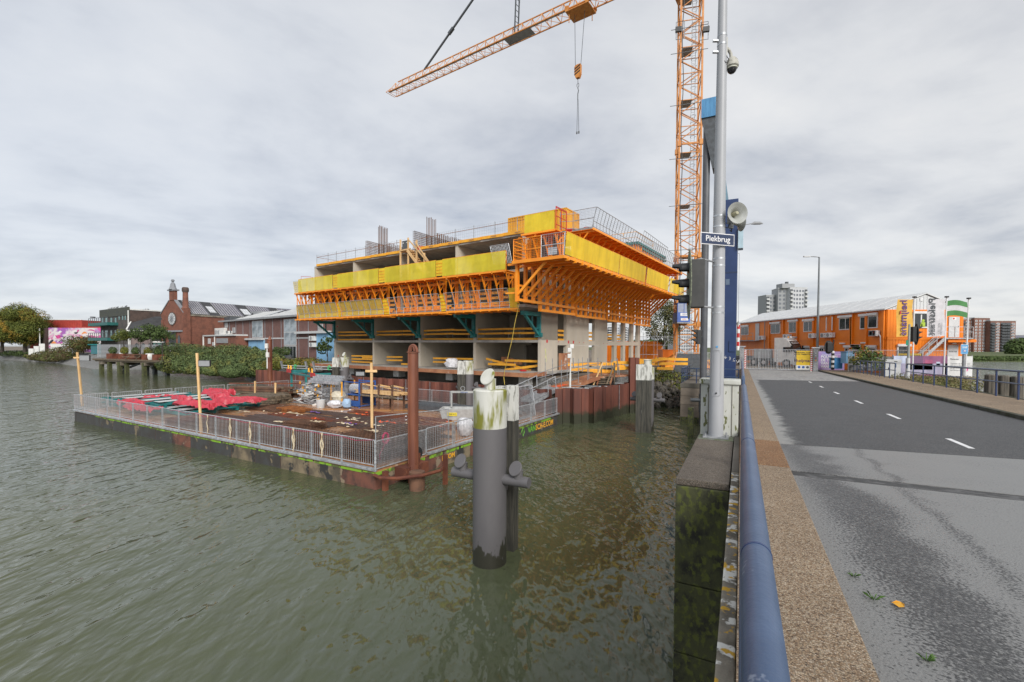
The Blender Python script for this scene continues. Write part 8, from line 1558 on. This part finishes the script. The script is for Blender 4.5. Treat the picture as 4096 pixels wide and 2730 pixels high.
# flags
def flag(name, lab, cols, px, pt, pb_, Y, xl_, xr_, yt_, yb_, lab2, wave=.12):
    b0 = aty(px[1], pb_, Y); t0 = aty(px[0], pt, Y); q = thing('flagpole', lab2, 'flagpole', b0, 0); MB().path([(0, 0, 0), tuple(t0-b0)], .055, 8).obj('pole', WHITEP, q); MB().tube(tuple(t0-b0), tuple(t0-b0+Vector((0, 0, .12))), .16, 10).obj('cap', BLACK, q)
    a0 = aty(xl_, yt_, Y); a1 = aty(xr_, yb_, Y); f_ = thing('flag', lab, 'flag', (a0.x, Y, a1.z), 0); W = a1.x-a0.x; H = a0.z-a1.z; nx, nz = 14, 10
    for ci, c in enumerate(cols):
        z0_, z1_ = H*ci/len(cols), H*(ci+1)/len(cols); vs = []
        for j in range(nz+1):
            for i in range(nx+1): u = i/nx; z = z0_+(z1_-z0_)*j/nz; vs.append((W*u+.04*math.sin(z*2), wave*.45*math.sin(u*5+z*1.2)*(1-u*.6), z-.0*u+(.12*math.sin(u*4) if len(cols) > 1 else (-.1*(1-u) if j == 0 else 0))))
        MB().add(vs, [(j*(nx+1)+i, j*(nx+1)+i+1, (j+1)*(nx+1)+i+1, (j+1)*(nx+1)+i) for j in range(nz) for i in range(nx)]).obj('cloth', c, f_)
    return f_, W, H
FY = mat('flag_yellow', (.72, .42, .08), .8); FW = mat('flag_white', (.62, .6, .62), .8); FG = mat('flag_green', (.08, .24, .08), .8)
f_, W, H = flag('flag', 'yellow banner flag with mirrored heijmans lettering', [FY], (3658, 3650), 1192, 1500, 41, 3589, 3649, 1199, 1345, 'white flagpole of the yellow banner flag')
FM = Matrix(((0, -1, 0), (0, 0, 1), (-1, 0, 0))).to_euler(); text('heijmans', .92, mat('flag_purple', (.12, .06, .22), .8), f_, (W*.38, -.09, H*.5), FM, bold=.01)
MB().box(W*.14, -.1, H*.6, W*.2, -.09, H*.68).obj('red_bar', RED, f_)
f_, W, H = flag('flag', 'white banner flag with mirrored Piekstraat lettering', [FW], (3787, 3775), 1191, 1500, 41, 3712, 3778, 1197, 1345, 'white flagpole of the Piekstraat banner flag')
text('Piekstraat', .84, DGREY, f_, (W*.22, -.09, H*.52), FM, bold=.008)
text('POST DE V.\nLORREINEN', .2, GREYP, f_, (W*.72, -.09, H*.2), FM)
flag('flag', 'green white green striped flag waving from the rightmost pole', [FG, FW, FG], (3875, 3862), 1197, 1500, 41, 3786, 3867, 1206, 1268, 'white flagpole of the green and white striped flag', .2)
# hoarding
hd_ = thing('hoarding', 'printed hoarding showing a purple interior and white text panel below the flags', 'hoarding', aty(3575, 1505, 42), 0); h0 = hd_.location.copy()
def hx_(px): return aty(px, 1450, 42).x-h0.x
zt = aty(3700, 1425, 42).z-h0.z; PR = [((3575, 3640), (.5, .55, .7)), ((3640, 3692), (.17, .09, .17)), ((3692, 3767), (.28, .1, .2)), ((3767, 3790), (.2, .08, .16)), ((3790, 3891), (.68, .68, .67))]
for i, ((xa, xb), c) in enumerate(PR): MB().box(hx_(xa), 0, -.1, hx_(xb)-.01, .06, zt).obj('panel', mat('hoard%d' % i, c, .6), hd_)
for (xa, xb, ya, yb, c) in ((3605, 3790, 1455, 1498, (.35, .33, .45)), (3640, 3700, 1455, 1480, (.05, .05, .08)), (3700, 3730, 1440, 1480, (.4, .1, .2)), (3745, 3760, 1448, 1462, (.45, .5, .62)), (3705, 3720, 1460, 1468, (.7, .2, .03)), (3770, 3790, 1452, 1500, (.12, .05, .1))):
    MB().box(hx_(xa), -.012, aty(3700, yb, 42).z-h0.z, hx_(xb), -.002, aty(3700, ya, 42).z-h0.z).obj('printed_shape', mat('pr%d%d' % (xa, ya), c, .6), hd_)
tx = hx_(3800); text('Piekstraat', .2, BLACK, hd_, (tx, -.01, zt-.28), (R(90), 0, 0), align='LEFT'); text('“Ontdek de Piekstraat:\n142 eigenzinnige loftwoningen\nop de mooiste plek\nvan Rotterdam”', .2, GREYP, hd_, (tx, -.01, zt-1.0), (R(90), 0, 0), align='LEFT')
MB().tube((hx_(3862), -.02, zt-1.2), (hx_(3862), -.01, zt-1.2), .25, 18).obj('pink_dot', mat('pinkdot', (.7, .08, .3), .6), hd_)
for x in (3575, 3692, 3790, 3891): MB().box(hx_(x)-.03, .06, -.2, hx_(x)+.03, .14, zt+.1).obj('post', GALVD, hd_)
# ---- gate across the road
GU = 56.5; GF = Fr(BF.w(0, GU).xy, BA); ZG = 2.99
gt = thing('site_gate', 'grey steel barred gate of four leaves closing the road before the truck', 'gate', (*BF.w(0, GU).xy, ZG), BA)
gx = [GF.hy(px, 1440)[0] for px in (2978, 3035, 3108, 3183, 3254)]
for i in range(4):
    a_, b_ = gx[i]+.03, gx[i+1]-.03; q = MB().path([(a_, 0, .12), (b_, 0, .12), (b_, 0, 2.25), (a_, 0, 2.25), (a_, 0, .12)], .045, 5).obj('gate_leaf', GALV, gt); n = int((b_-a_)/.14); bar = None
    for k in range(1, n):
        x = a_+(b_-a_)*k/n
        if bar is None: bar = MB().box(-.018, -.018, .12, .018, .018, 2.25).obj('bar', GALV, q); bar.location = (x, 0, 0)
        else: inst(bar, loc=(x, 0, 0))
BAN = mat('banner_yellow', (.75, .5, .03), .6); x0, x1 = gx[3]+.05, gx[4]-.0
MB().box(x0, -.08, .15, x1, -.06, 2.15).obj('banner', BAN, gt); MB().box(x0, -.084, .15, x1, -.081, .62).obj('banner_foot', WHITE, gt)
text('VERBODEN TOEGANG\nVOOR ONBEVOEGDEN', .19, BLACK, gt, ((x0+x1)/2, -.085, 1.86), (R(90), 0, 0), bold=.004); text('heijmans', .46, mat('ban_purple', (.08, .03, .1), .6), gt, ((x0+x1)/2, -.085, 1.1), (R(90), 0, 0), bold=.006)
for i in range(4): MB().tube((x0+.25+.38*i, -.095, .42), (x0+.25+.38*i, -.086, .42), .13, 14).obj('safety_symbol', BLUES if i < 2 else DGREY, gt)
def striped(lab, px, Y_, h, w_=.17):
    x = GF.hy(px, 1440, -.15)[0]; q = thing('striped_board', lab, 'board', GF.w(x, -.15, ZG), BA); MB().box(-w_/2, 0, 0, w_/2, .04, h).obj('board', WHITEP, q)
    for i in range(11): z = .05+i*h/11.3; MB().prism([(-w_/2, -.006, z+.06), (w_/2, -.006, z), (w_/2, -.006, z+.09), (-w_/2, -.006, z+.15)], (0, .004, 0)).obj('stripe', RED, q)
striped('red and white striped board at the left end of the gate', 2981, 0, 2.2); striped('red and white striped board at the right end of the yellow gate banner', 3246, 0, 2.3)
for px, h, lab in ((2967, 2.5, 'grey square gate post at the left end of the gate'), (3262, 2.4, 'broad grey gate post with buttons at the right end of the gate')):
    x = GF.hy(px, 1440, -.1)[0]; q = thing('gate_post', lab, 'post', GF.w(x, -.1, ZG), BA); MB().bbox(-.22, -.15, 0, .22, .25, h, .02).obj('post', GALVD, q); MB().bbox(-.35, -.25, h, .35, .35, h+.12, .02).obj('cap', GALV, q)
    for k in range(4): MB().tube((0, -.16, h-.5-.25*k), (0, -.15, h-.5-.25*k), .06, 10).obj('button', [WHITEP, WHITEP, RED, YELLOW][k], q) if px > 3000 else None
# ---- truck
tb = aty(3190, 1487, 58); tk = thing('truck', 'white heavy truck with roof light bar standing behind the gate', 'truck', (tb.x, tb.y, 2.95), R(34)); TW = mat('truck_white', (.62, .62, .61), .3); 
# local: x to the truck's left side seen at right, -y forward
MB().prism([(-1.25, -.05, .55), (-1.25, -.2, 1.3), (-1.25, .0, 1.9), (-1.25, .25, 2.75), (-1.25, .8, 3.55), (-1.25, 1.3, 3.75), (-1.25, 2.3, 3.75), (-1.25, 2.3, .6)], (2.5, 0, 0)).obj('cab', TW, tk)
MB().prism([(-1.15, -.02, 1.92), (1.15, -.02, 1.92), (1.1, .24, 2.72), (-1.1, .24, 2.72)], (0, -.09, 0)).obj('windscreen', GLASS, tk); MB().prism([(-1.12, .25, 2.78), (1.12, .25, 2.78), (1.05, .6, 3.3), (-1.05, .6, 3.3)], (0, -.08, .0)).obj('black_fascia', BLACK, tk)
MB().box(-1.27, .3, 1.9, -1.255, 1.2, 2.55).obj('side_window', GLASS, tk); MB().box(-.62, -.28, .75, .62, -.2, 1.75).obj('grille', BLACK, tk); b = MB(); grid(b, (-.6, -.3, .8), (1.2, 0, 0), (0, 0, .9), 6, 7, .02); b.obj('grille_bars', GREYP, tk)
MB().bbox(-1.27, -.32, .25, 1.27, .05, .72, .05).obj('bumper', TW, tk); MB().box(-1.28, -.1, .4, -1.25, 1.0, 1.0).obj('step', LGREY, tk)
for s_ in (-1, 1): MB().prism([(s_*.72, -.3, .8), (s_*1.2, -.25, .8), (s_*1.25, -.2, 1.25), (s_*1.05, -.26, 1.3)], (0, -.03, 0)).obj('headlight', GLASSB, tk); MB().bbox(s_*1.5-.12, -.1, 2.0, s_*1.5+.12, .15, 2.75, .04).obj('mirror', BLACK, tk)
for i in range(5): MB().tube((-.7+.35*i, .5, 3.78), (-.7+.35*i, .62, 3.8), .13, 14).obj('roof_lamp', GLASSB if i else WHITEP, tk)
MB().tube((-1.0, .6, 3.72), (1.0, .6, 3.72), .04).obj('light_bar', GALVD, tk); MB().tube((-1.1, .7, 3.7), (-1.1, .7, 3.9), .08).obj('beacon', ORANGE, tk); MB().tube((1.1, .7, 3.7), (1.1, .7, 3.85), .08).obj('beacon', ORANGE, tk)
b = MB().path([(-1.05+.15*i, .12, 2.5-.06*(i % 2)) for i in range(15)], .03, 4).obj('fringe', LGREY, tk)
text('HOLTERMAN', .27, WHITEP, tk, (0, .33, 3.05), (R(57), 0, 0), bold=.004); text('HOLTERMAN', .22, DGREY, tk, (0, -.12, 1.83), (R(90), 0, 0))
for s_ in (-1, 1): MB().box(s_*.85-.1, .36, 2.8, s_*.85+.1, .4, 3.15).obj('painted_figure', WHITEP, tk)
MB().box(-1.1, 2.35, .7, 1.1, 9.5, 1.05).obj('chassis', DGREY, tk); MB().box(-1.25, 3.0, 1.05, -.2, 5.0, 2.3).obj('grey_load', GREYP, tk); MB().box(-1.2, 6.2, .9, 1.2, 9.5, 1.3).obj('bed', DGREY, tk)
for y in (.75, 3.6, 4.9, 8.2):
    for s_ in (-1, 1): q = MB().tube((s_*1.22-.14, y, .5), (s_*1.22+.14, y, .5), .5, 22).obj('wheel', BLACK, tk, True); MB().tube((s_*1.22-.16, y, .5), (s_*1.22+.16, y, .5), .26, 14).obj('rim', GALV, q)
# ---- posts, signals, signs at the far side
def pst(name, lab, cat, px, pb_, pt, Y, r_, m, pxt=None, r2=None):
    b0 = aty(px, pb_, Y); t0 = aty(pxt or px, pt, Y); q = thing(name, lab, cat, b0, 0); MB().path([(0, 0, 0), tuple(t0-b0)], [r_, r2 or r_], 12).obj('post', m, q, True); return q, b0, t0-b0
def ringpost(lab, px, pb_, pt, Y, r_, n, pxt=None):
    b0 = aty(px, pb_, Y); t0 = aty(pxt or px, pt, Y); q = thing('road_barrier', lab, 'barrier', b0, 0); v = t0-b0
    for i in range(n): MB().tube(tuple(v*(i/n)), tuple(v*((i+1)/n-.002)), r_, 10).obj('band', [WHITEP, RED][i % 2], q, True)
ringpost('raised red and white barrier arm beside the far lamp post', 3348, 1436, 1254, 54, .16, 12, 3351); ringpost('raised red and white barrier arm beside the small horn at the blue tower', 2951, 1402, 1300, 46, .14, 6, 2954)
q, b0, v = pst('lamp_post', 'tall grey lamp post with single arm rising in front of the orange office', 'lamp post', 3268, 1470, 1030, 55, .16, mat('lamp_grey', (.19, .21, .22), .5), 3277, .08); MB().path([tuple(v), (v.x-.3, 0, v.z+.05), (v.x-1.4, 0, v.z+.1)], .06, 8).obj('arm', GALVD, q); MB().bbox(v.x-1.9, -.12, v.z+.0, v.x-1.1, .12, v.z+.16, .05).obj('lantern', LGREY, q)
q, b0, v = pst('lamp_post', 'lamp post hidden behind the blue tower with its grey lantern showing beside the horn', 'lamp post', 2935, 1440, 905, 40, .1, GALVD); MB().path([tuple(v), (.6, 0, v.z+.1), (1.6, 0, v.z+.25)], .04, 6).obj('arm', GALVD, q); MB().path([(1.3, 0, v.z+.18), (1.6, 0, v.z+.26), (2.1, 0, v.z+.26), (2.35, 0, v.z+.22)], [.04, .14, .13, .03], 10).obj('lantern', GREYP, q, True)
# checkered post with signal back
b0 = aty(3330, 1480, 46); q = thing('signal_post', 'black signal seen from behind on a black and white checkered post', 'signal', b0, 0); zt = aty(3333, 1360, 46).z-b0.z
for i in range(8): MB().box(-.1, -.1, .24*i, .1, .1, .24*i+.235).obj('band', [BLACK, WHITEP][i % 2], q)
MB().tube((0, 0, 1.9), (.05, 0, zt), .06, 8).obj('upper_tube', BLACK, q); c = aty(3315, 1390, 45.6)-b0; pl = [(c.x+.43*math.cos(a), c.y, c.z+.68*math.sin(a)) for a in [i*math.pi/14 for i in range(28)]]; MB().prism(pl, (0, .04, 0)).obj('backplate', BLACK, q); MB().bbox(c.x-.24, c.y-.2, c.z-.5, c.x+.24, c.y-.01, c.z+.5, .05).obj('housing', BLACK, q); MB().bar(tuple(c+Vector((.2, 0, .45))), (.05, 0, c.z+.45), .05).obj('bracket', BLACK, q)
# purple banner, blue boxes
pb0 = aty(3273, 1482, 48.6); q = thing('purple_banner', 'lilac banner with white words BOUWEN DE TOEKOMST VAN VANDAAG behind the checkered post', 'banner', pb0, 0)
xe = aty(3378, 1440, 48.6).x-pb0.x; zt = aty(3300, 1407, 48.6).z-pb0.z; MB().box(0, 0, 0, xe, .05, zt).obj('panel', mat('lilac', (.42, .24, .5), .6, (.3, .28, .55), .35, (.4, .6)), q)
for i, s_ in enumerate(('BOUWEN', 'DE TOEKOMST', 'VAN', 'VANDAAG')): text(s_, .4, WHITEP, q, (.25, -.01, zt-.58-.35*i), (R(90), 0, 0), bold=.014, align='LEFT')
MB().box(.35, -.01, zt-.33, xe-.3, -.004, zt-.3).obj('line', WHITEP, q); MB().box(.35, -.01, .12, 1.6, -.004, .15).obj('line', WHITEP, q)
for i, (px0, px1, pt, pb_) in enumerate(((3338, 3370, 1435, 1476), (3385, 3418, 1410, 1455))): b0 = aty(px0, pb_, 46.5-i); o = thing('blue_box', ['light blue box beside the checkered post', 'light blue box by the wire fence behind the railing'][i], 'box', b0, 0); e_ = aty(px1, pt, 46.5-i)-b0; P2('body', SKYBLUE if i else mat('box_blue', (.08, .3, .6), .6), o, (0, 0, 0, e_.x, .8, e_.z)); P2('lid', LBLUE, o, (-.05, -.05, e_.z, e_.x+.05, .85, e_.z+.08))
# grey cabinet
cb = BF.w(9.55, 38.9, zr(39)+.12); q = thing('grey_cabinet', 'light grey locked cabinet standing in the gap of the right railing', 'cabinet', aty(3541, 1509, 41.5), R(-12)); CG = mat('cab_grey', (.48, .49, .49), .5); wd = (3596-3541)/1816*41.5/math.cos(R(12))*.94; hh = (1510-1440)/1816*41.5
P2('body', CG, q, (0, 0, 0, wd, .7, hh-.32)); MB().bbox(-.04, -.05, hh-.3, wd+.04, .75, hh, .03).obj('lid', CG, q); P2('handle', BLACK, q, (.22, -.03, hh-.95, .3, -.002, hh-.72)); P2('lid_handle', BLACK, q, (wd*.55, -.07, hh-.2, wd*.75, -.052, hh-.14))
# signal pole on the right
q, b0, v = pst('signal_pole', 'grey signal pole with dark traffic light seen from the side on the right', 'traffic light', 3630, 1514, 1298, 36, .1, mat('sig_pole', (.33, .35, .33), .5), 3638, .07); MB().tube((0, 0, 0), (0, 0, 1.6), .14, 12).obj('sleeve', LGREY, q, True)
c = aty(3664, 1338, 36)-b0; MB().bbox(c.x-.35, -.15, c.z-.6, c.x-.02, .15, c.z+.6, .03).obj('housing', BLACK, q); pl = [(c.x, .3*math.cos(a)*.9, c.z+.85*math.sin(a)) for a in [i*math.pi/12 for i in range(24)]]; MB().prism([(x+.12*y, y, z) for x, y, z in pl], (.04, 0, 0)).obj('backplate', BLACK, q)
for k in (-.4, 0, .4): MB().prism([(c.x+.04, -.13, c.z+k-.02), (c.x+.04, -.13, c.z+k+.24), (c.x+.46, -.13, c.z+k+.2)], (0, .26, 0)).obj('visor', BLACK, q)
s0 = aty(3628, 1372, 35.9)-b0; MB().box(s0.x-.09, -.12, s0.z-.2, s0.x+.09, -.1, s0.z+.2).obj('green_sign', mat('green_sign', (.02, .25, .15), .5), q); MB().bar((0, 0, c.z-.5), tuple(c+Vector((-.2, 0, -.5))), .05).obj('bracket', BLACK, q)
# VHF 20 sign
b0 = aty(3853, 1505, 38); q = thing('channel_sign', 'light blue VHF 20 sign on a grey post before the hoarding', 'sign', b0, 0); zt = aty(3858, 1398, 38).z-b0.z; MB().tube((0, 0, 0), (0, 0, zt), .11, 12).obj('post', GALVD, q, True)
c = aty(3858, 1398, 37.8)-b0; MB().bbox(c.x-.3, -.2, c.z-.4, c.x+.3, -.17, c.z+.4, .01).obj('plate_border', WHITEP, q); MB().box(c.x-.28, -.21, c.z-.38, c.x+.28, -.2, c.z+.38).obj('plate', mat('vhf_blue', (.12, .38, .68), .5), q)
text('VHF', .24, WHITEP, q, (c.x, -.215, c.z+.14), (R(90), 0, 0), bold=.004); P2('number_field', BLUES, q, (c.x-.14, -.214, c.z-.25, c.x+.14, -.211, c.z-.02)); text('20', .22, WHITEP, q, (c.x, -.218, c.z-.135), (R(90), 0, 0), bold=.006)
# timber dolphin at the right
b0 = BF.w(10.95, 29.2, 0); q = thing('timber_dolphin', 'cluster of broad weathered timber piles beyond the right railing', 'mooring post', b0, BA); GT = mat('grey_timber', (.15, .13, .105), .9, (.06, .055, .045), 2.5, (.4, .62), stretch=(5, 5, .35), bump=.5)
for i, (x, y) in enumerate(((-.45, 0), (0, .1), (.42, .0), (-.2, .4), (.25, .45))): MB().path([(x, y, -1), (x, y, 3), (x, y, 4.28-.03*i), (x, y, 4.32-.03*i)], [.24, .24, .22, .17], 10).obj('timber', GT, q, True)
# gauge: horn near blue tower
horn('loudspeaker', 'small white horn loudspeaker on the right edge of the blue tower', aty(2953, 1296, 36.5), R(-40), 1.05)
# site fence and bush behind the right railing
b0 = aty(3392, 1492, 44); q = thing('wire_fence', 'grey wire fence panels with banners behind the bush', 'fence', b0, R(-6)); b = MB()
for i in range(4): MB().path([(2.2*i+.02, 0, 0), (2.2*i+.02, 0, 2.2), (2.2*i+2.15, 0, 2.2), (2.2*i+2.15, 0, 0)], .035, 5).obj('panel_frame', GALV, q)
grid(b, (0, 0, .1), (8.7, 0, 0), (0, 0, 2.0), 60, 12, .012); b.obj('mesh_infill', GALVD, q)
P2('dark_banner', mat('dark_ban', (.05, .06, .08), .6), q, (4.3, .05, -.3, 6.6, .09, 1.5)); text('INGERAL\nBOUWHAL', .3, WHITEP, q, (5.5, .04, .8), (R(90), 0, 0)); P2('yellow_banner', BAN, q, (4.4, .05, 1.5, 6.6, .09, 1.9)); text('VERBODEN TOEGANG', .18, BLACK, q, (5.5, .04, 1.7), (R(90), 0, 0)); P2('orange_strip', COLT, q, (1.5, .03, 1.95, 3.1, .07, 2.15)); P2('photo_banner', mat('photo_ban', (.3, .3, .3), .6, (.08, .09, .08), 2., (.45, .55)), q, (0, .05, .2, 4.2, .09, 1.6)); text('TEGEN BOUW', .16, BLACK, q, (2.3, .02, 2.05), (R(90), 0, 0))
p_ = aty(3465, 1505, 42); tree('shrub', 'tall loose green shrub with yellow tips behind the right railing', (p_.x, p_.y, 2.6), 3.3, 3.0, 1000, .09, leafmat('shrub_r', (.08, .12, .03), (.05, .08, .02), (.25, .2, .03), 1.5), 71, .05, 1.7, 14, 'shrub')
p_ = BF.w(12.3, 23.5, 1.9); tree('young_tree', 'sparse yellow-green sapling at the right edge beyond the railing', p_, 2.6, 1.6, 260, .07, LEAFY, 72, .03, 1.8, 7)
mass('bank_plants', 'dry yellow-green grass and weeds behind the right railing', [(3620+26*i, 1512+4*(i % 3)+i*2, 38-.8*i, 1.3, .45) for i in range(11)]+[(3700+30*i, 1530+8*i, 31-.6*i, 1.0, .3) for i in range(7)], 420, .05, leafmat('dry_grass', (.14, .14, .05), (.2, .16, .07), (.08, .1, .03), 3), 16, 1)
# ---- site bits seen between the columns
container('site_container', 'orange corrugated container behind the slender columns', aty(2425, 1445, 76), R(-14), 9, 2.5, 3.4, OFFICE, 26); bpy.data.objects[[o.name for o in sc.collection.objects if o.name.startswith('site_container')][-1]].location.z = 2.9
o = thing('orange_box', 'plain orange site box beside the foot of the crane', 'box', aty(2651, 1445, 58), 0); o.location.z = 3; P2('body', OFFICE, o, (0, 0, 0, 1.9, 2, 2.0)); P2('top', OFFICE, o, (-.05, -.05, 2.0, 1.95, 2.05, 2.1))
q = thing('scaffold_tower', 'grey tube scaffold tower standing beyond the last slender column', 'scaffold', aty(2540, 1440, 66), 0); q.location.z = 3; b = MB()
for x in range(7):
    for y in (0, 1.5): MB().tube((x*1.6, y, 0), (x*1.6, y, 4.6-(.7 if x > 4 else 0)), .03, 5).obj('standard', GALVD, q)
for z in (1.3, 2.7, 3.9): MB().bar((-.3, 0, z), (10, 0, z), .035).obj('ledger', GALVD, q); MB().bar((-.3, 1.5, z), (10, 1.5, z), .035).obj('ledger', GALVD, q)
for i in range(3): MB().bar((3.2*i, 0, 1.2), (3.2*i+1.6, 0, 3.6), .05).obj('brace', GALVD, q)
q = thing('leaning_fences', 'pack of dark mesh fence panels leaning by the pier railing', 'fence panels', aty(2690, 1500, 46), R(-8)); q.location.z = 2.9
for k in range(5): MB().path([(.0+.16*k, .1*k, 0), (.35+.16*k, .1*k, 2.0), (3.2+.16*k, .1*k, 2.0), (3.2+.16*k, .1*k, 0)], .035, 5).obj('panel_frame', GALV, q)
MB().prism([(.1, .02, .05), (3.1, .02, .05), (3.1, .02, 1.9), (.42, .02, 1.9)], (0, .02, 0)).obj('mesh_infill', DGREY, q)
for i, (px, py, Y, L) in enumerate(((2600, 1462, 58, 9), (2640, 1450, 60, 7))): o = MB().box(0, 0, 0, L, .12, .35).obj('orange_beam', YELLOW); o.location = aty(px, py, Y); tag(o, ['long orange barrier beam across the crane foot', 'shorter orange barrier beam behind the long one'][i], 'beam')
# tree beside the crane
p_ = aty(2655, 1440, 70); tree('poplar', 'tall narrow poplar with yellowing leaves left of the crane mast', (p_.x, p_.y, 2.9), 12.0, 6.6, 5200, .12, leafmat('poplar_leaf', (.09, .1, .035), (.06, .07, .03), (.15, .12, .04), .9), 81, .18, 6.4, 30)
# ---- far buildings
def tower(name, lab, px0, px1, pyt, Y, cat, m, wm, rows, cols, a=0, z0=-2, base=2.0, dep=14, win_=(.55, .5), bal=()):
    p0 = aty(px0, pyt, Y); p1 = aty(px1, pyt, Y); W = (p1.x-p0.x)/math.cos(a); H = p0.z; q = thing(name, lab, cat, (p0.x, p0.y, 0), a); P2('wall', m, q, (0, 0, z0, W, dep, H)); P2('roof_edge', LGREY, q, (-.2, -.2, H, W+.2, dep, H+.5)); cw, rh_ = W/cols, (H-base-1)/rows
    me = MB().box(0, 0, 0, cw*win_[0], .12, rh_*win_[1]).mesh('window', wm); bm_ = MB().box(0, -1.2, 0, cw*.94, 0, rh_*.42).mesh('balcony', LGREY if m is not BRT else DGREY); dm = MB().box(0, 0, 0, cw*.94, .1, rh_*.9).mesh('recess', DGREY)
    fm = MB().box(-.25, 0, -.25, cw*win_[0]+.25, .08, rh_*win_[1]+.25).mesh('window_frame', WHITEP)
    for r__ in range(rows):
        for c in range(cols):
            x = c*cw; z = base+r__*rh_
            for nm, me_, dx_, dy_, dz in ((('recess', dm, cw*.03, -.14, .1), ('balcony', bm_, cw*.03, -.15, 0)) if c in bal else (('window', me, cw*(1-win_[0])/2, -.17, rh_*.3),)+((('window_frame', fm, cw*(1-win_[0])/2, -.1, rh_*.3),) if m is BRT else ())):
                o = bpy.data.objects.new(nm, me_); sc.collection.objects.link(o); o.parent = q; o.location = (x+dx_, dy_, z+dz)
    return q, W, H
BRT = mat('flat_brick', (.22, .105, .075), .85, (.17, .085, .065), .2); FARW = mat('far_grey', (.34, .35, .36), .7); FARL = mat('far_white', (.55, .56, .58), .7); GLF = mat('far_glass', (.16, .175, .2), .3)
tower('apartment_tower', 'grey stepped apartment tower, its lower left wing behind the white office roof', 3065, 3128, 1182, 420, 'tower block', FARW, GLF, 14, 5, 0, bal=(0, 3))
tower('apartment_tower', 'tall middle part of the grey apartment tower with rooftop box', 3113, 3172, 1155, 415, 'tower block', FARW, GLF, 15, 4, R(-8)); q, W, H = tower('apartment_tower', 'right wing of the grey apartment tower with balconies at its right edge', 3160, 3235, 1152, 410, 'tower block', FARL, GLF, 15, 6, R(6), bal=(0, 5)); P2('rooftop_box', FARW, q, (-6, 2, H, 6, 10, H+4)); MB().box(-.5, 4, H+4, 1.5, 6, H+6).obj('chimney', DGREY, q)
tower('brick_apartments', 'brown brick apartment block across the river, left part with grey balconies', 3842, 3900, 1278, 330, 'apartments', BRT, GLF, 11, 3, 0, base=1, bal=(0,)); tower('brick_apartments', 'tall middle part of the brown brick apartments across the river', 3898, 3965, 1273, 328, 'apartments', BRT, GLF, 11, 4, R(4), base=1, win_=(.35, .4), bal=(3,)); tower('brick_apartments', 'right part of the brown brick apartments with white framed windows at its end', 3962, 4058, 1285, 325, 'apartments', BRT, GLF, 11, 5, R(-3), base=1, win_=(.45, .4), bal=(0, 2, 3))
q, W, H = tower('office_block', 'grey purple office block at the right edge across the river', 4058, 4130, 1342, 360, 'office', mat('purple_grey', (.2, .2, .26), .6), GLF, 4, 8, 0, base=2)
tower('apartment_slab', 'white apartment slab glimpsed between the slender columns, left one', 2424, 2478, 1300, 190, 'apartments', FARL, GLF, 11, 7, 0, bal=(1, 2, 4)); tower('apartment_slab', 'white apartment slab glimpsed between the last slender columns, right one', 2492, 2530, 1300, 200, 'apartments', FARL, GLF, 11, 5, 0, bal=(1, 3)); tower('apartment_slab', 'white apartment block seen through the crane foot', 2716, 2800, 1285, 200, 'apartments', FARL, GLF, 10, 9, 0, bal=()); tower('apartment_slab', 'slim pale apartment tower left of the poplar', 2622, 2640, 1335, 330, 'apartments', FARL, GLF, 12, 3, 0)
tower('low_flats', 'low grey flats with balconies behind the scaffold tower', 2560, 2655, 1372, 170, 'flats', FARW, GLF, 3, 12, 0, bal=(2, 5, 8, 11))
mass('far_trees', 'distant low line of green trees behind the site', [(2540+30*i, 1385+4*(i % 2), 230, 6, 3.5) for i in range(7)], 500, .6, LEAFG, 17, 1); mass('far_trees', 'trees along the far river bank at the right edge', [(4062+14*i, 1395-(i % 3)*3, 230, 5, 5) for i in range(6)], 700, .5, LEAFG, 18, 1); mass('far_bank_plants', 'reed and grass strip along the far river bank', [(3880+20*i, 1436, 182, 3.2, 1.1) for i in range(14)], 350, .35, LEAFG, 19, 1)
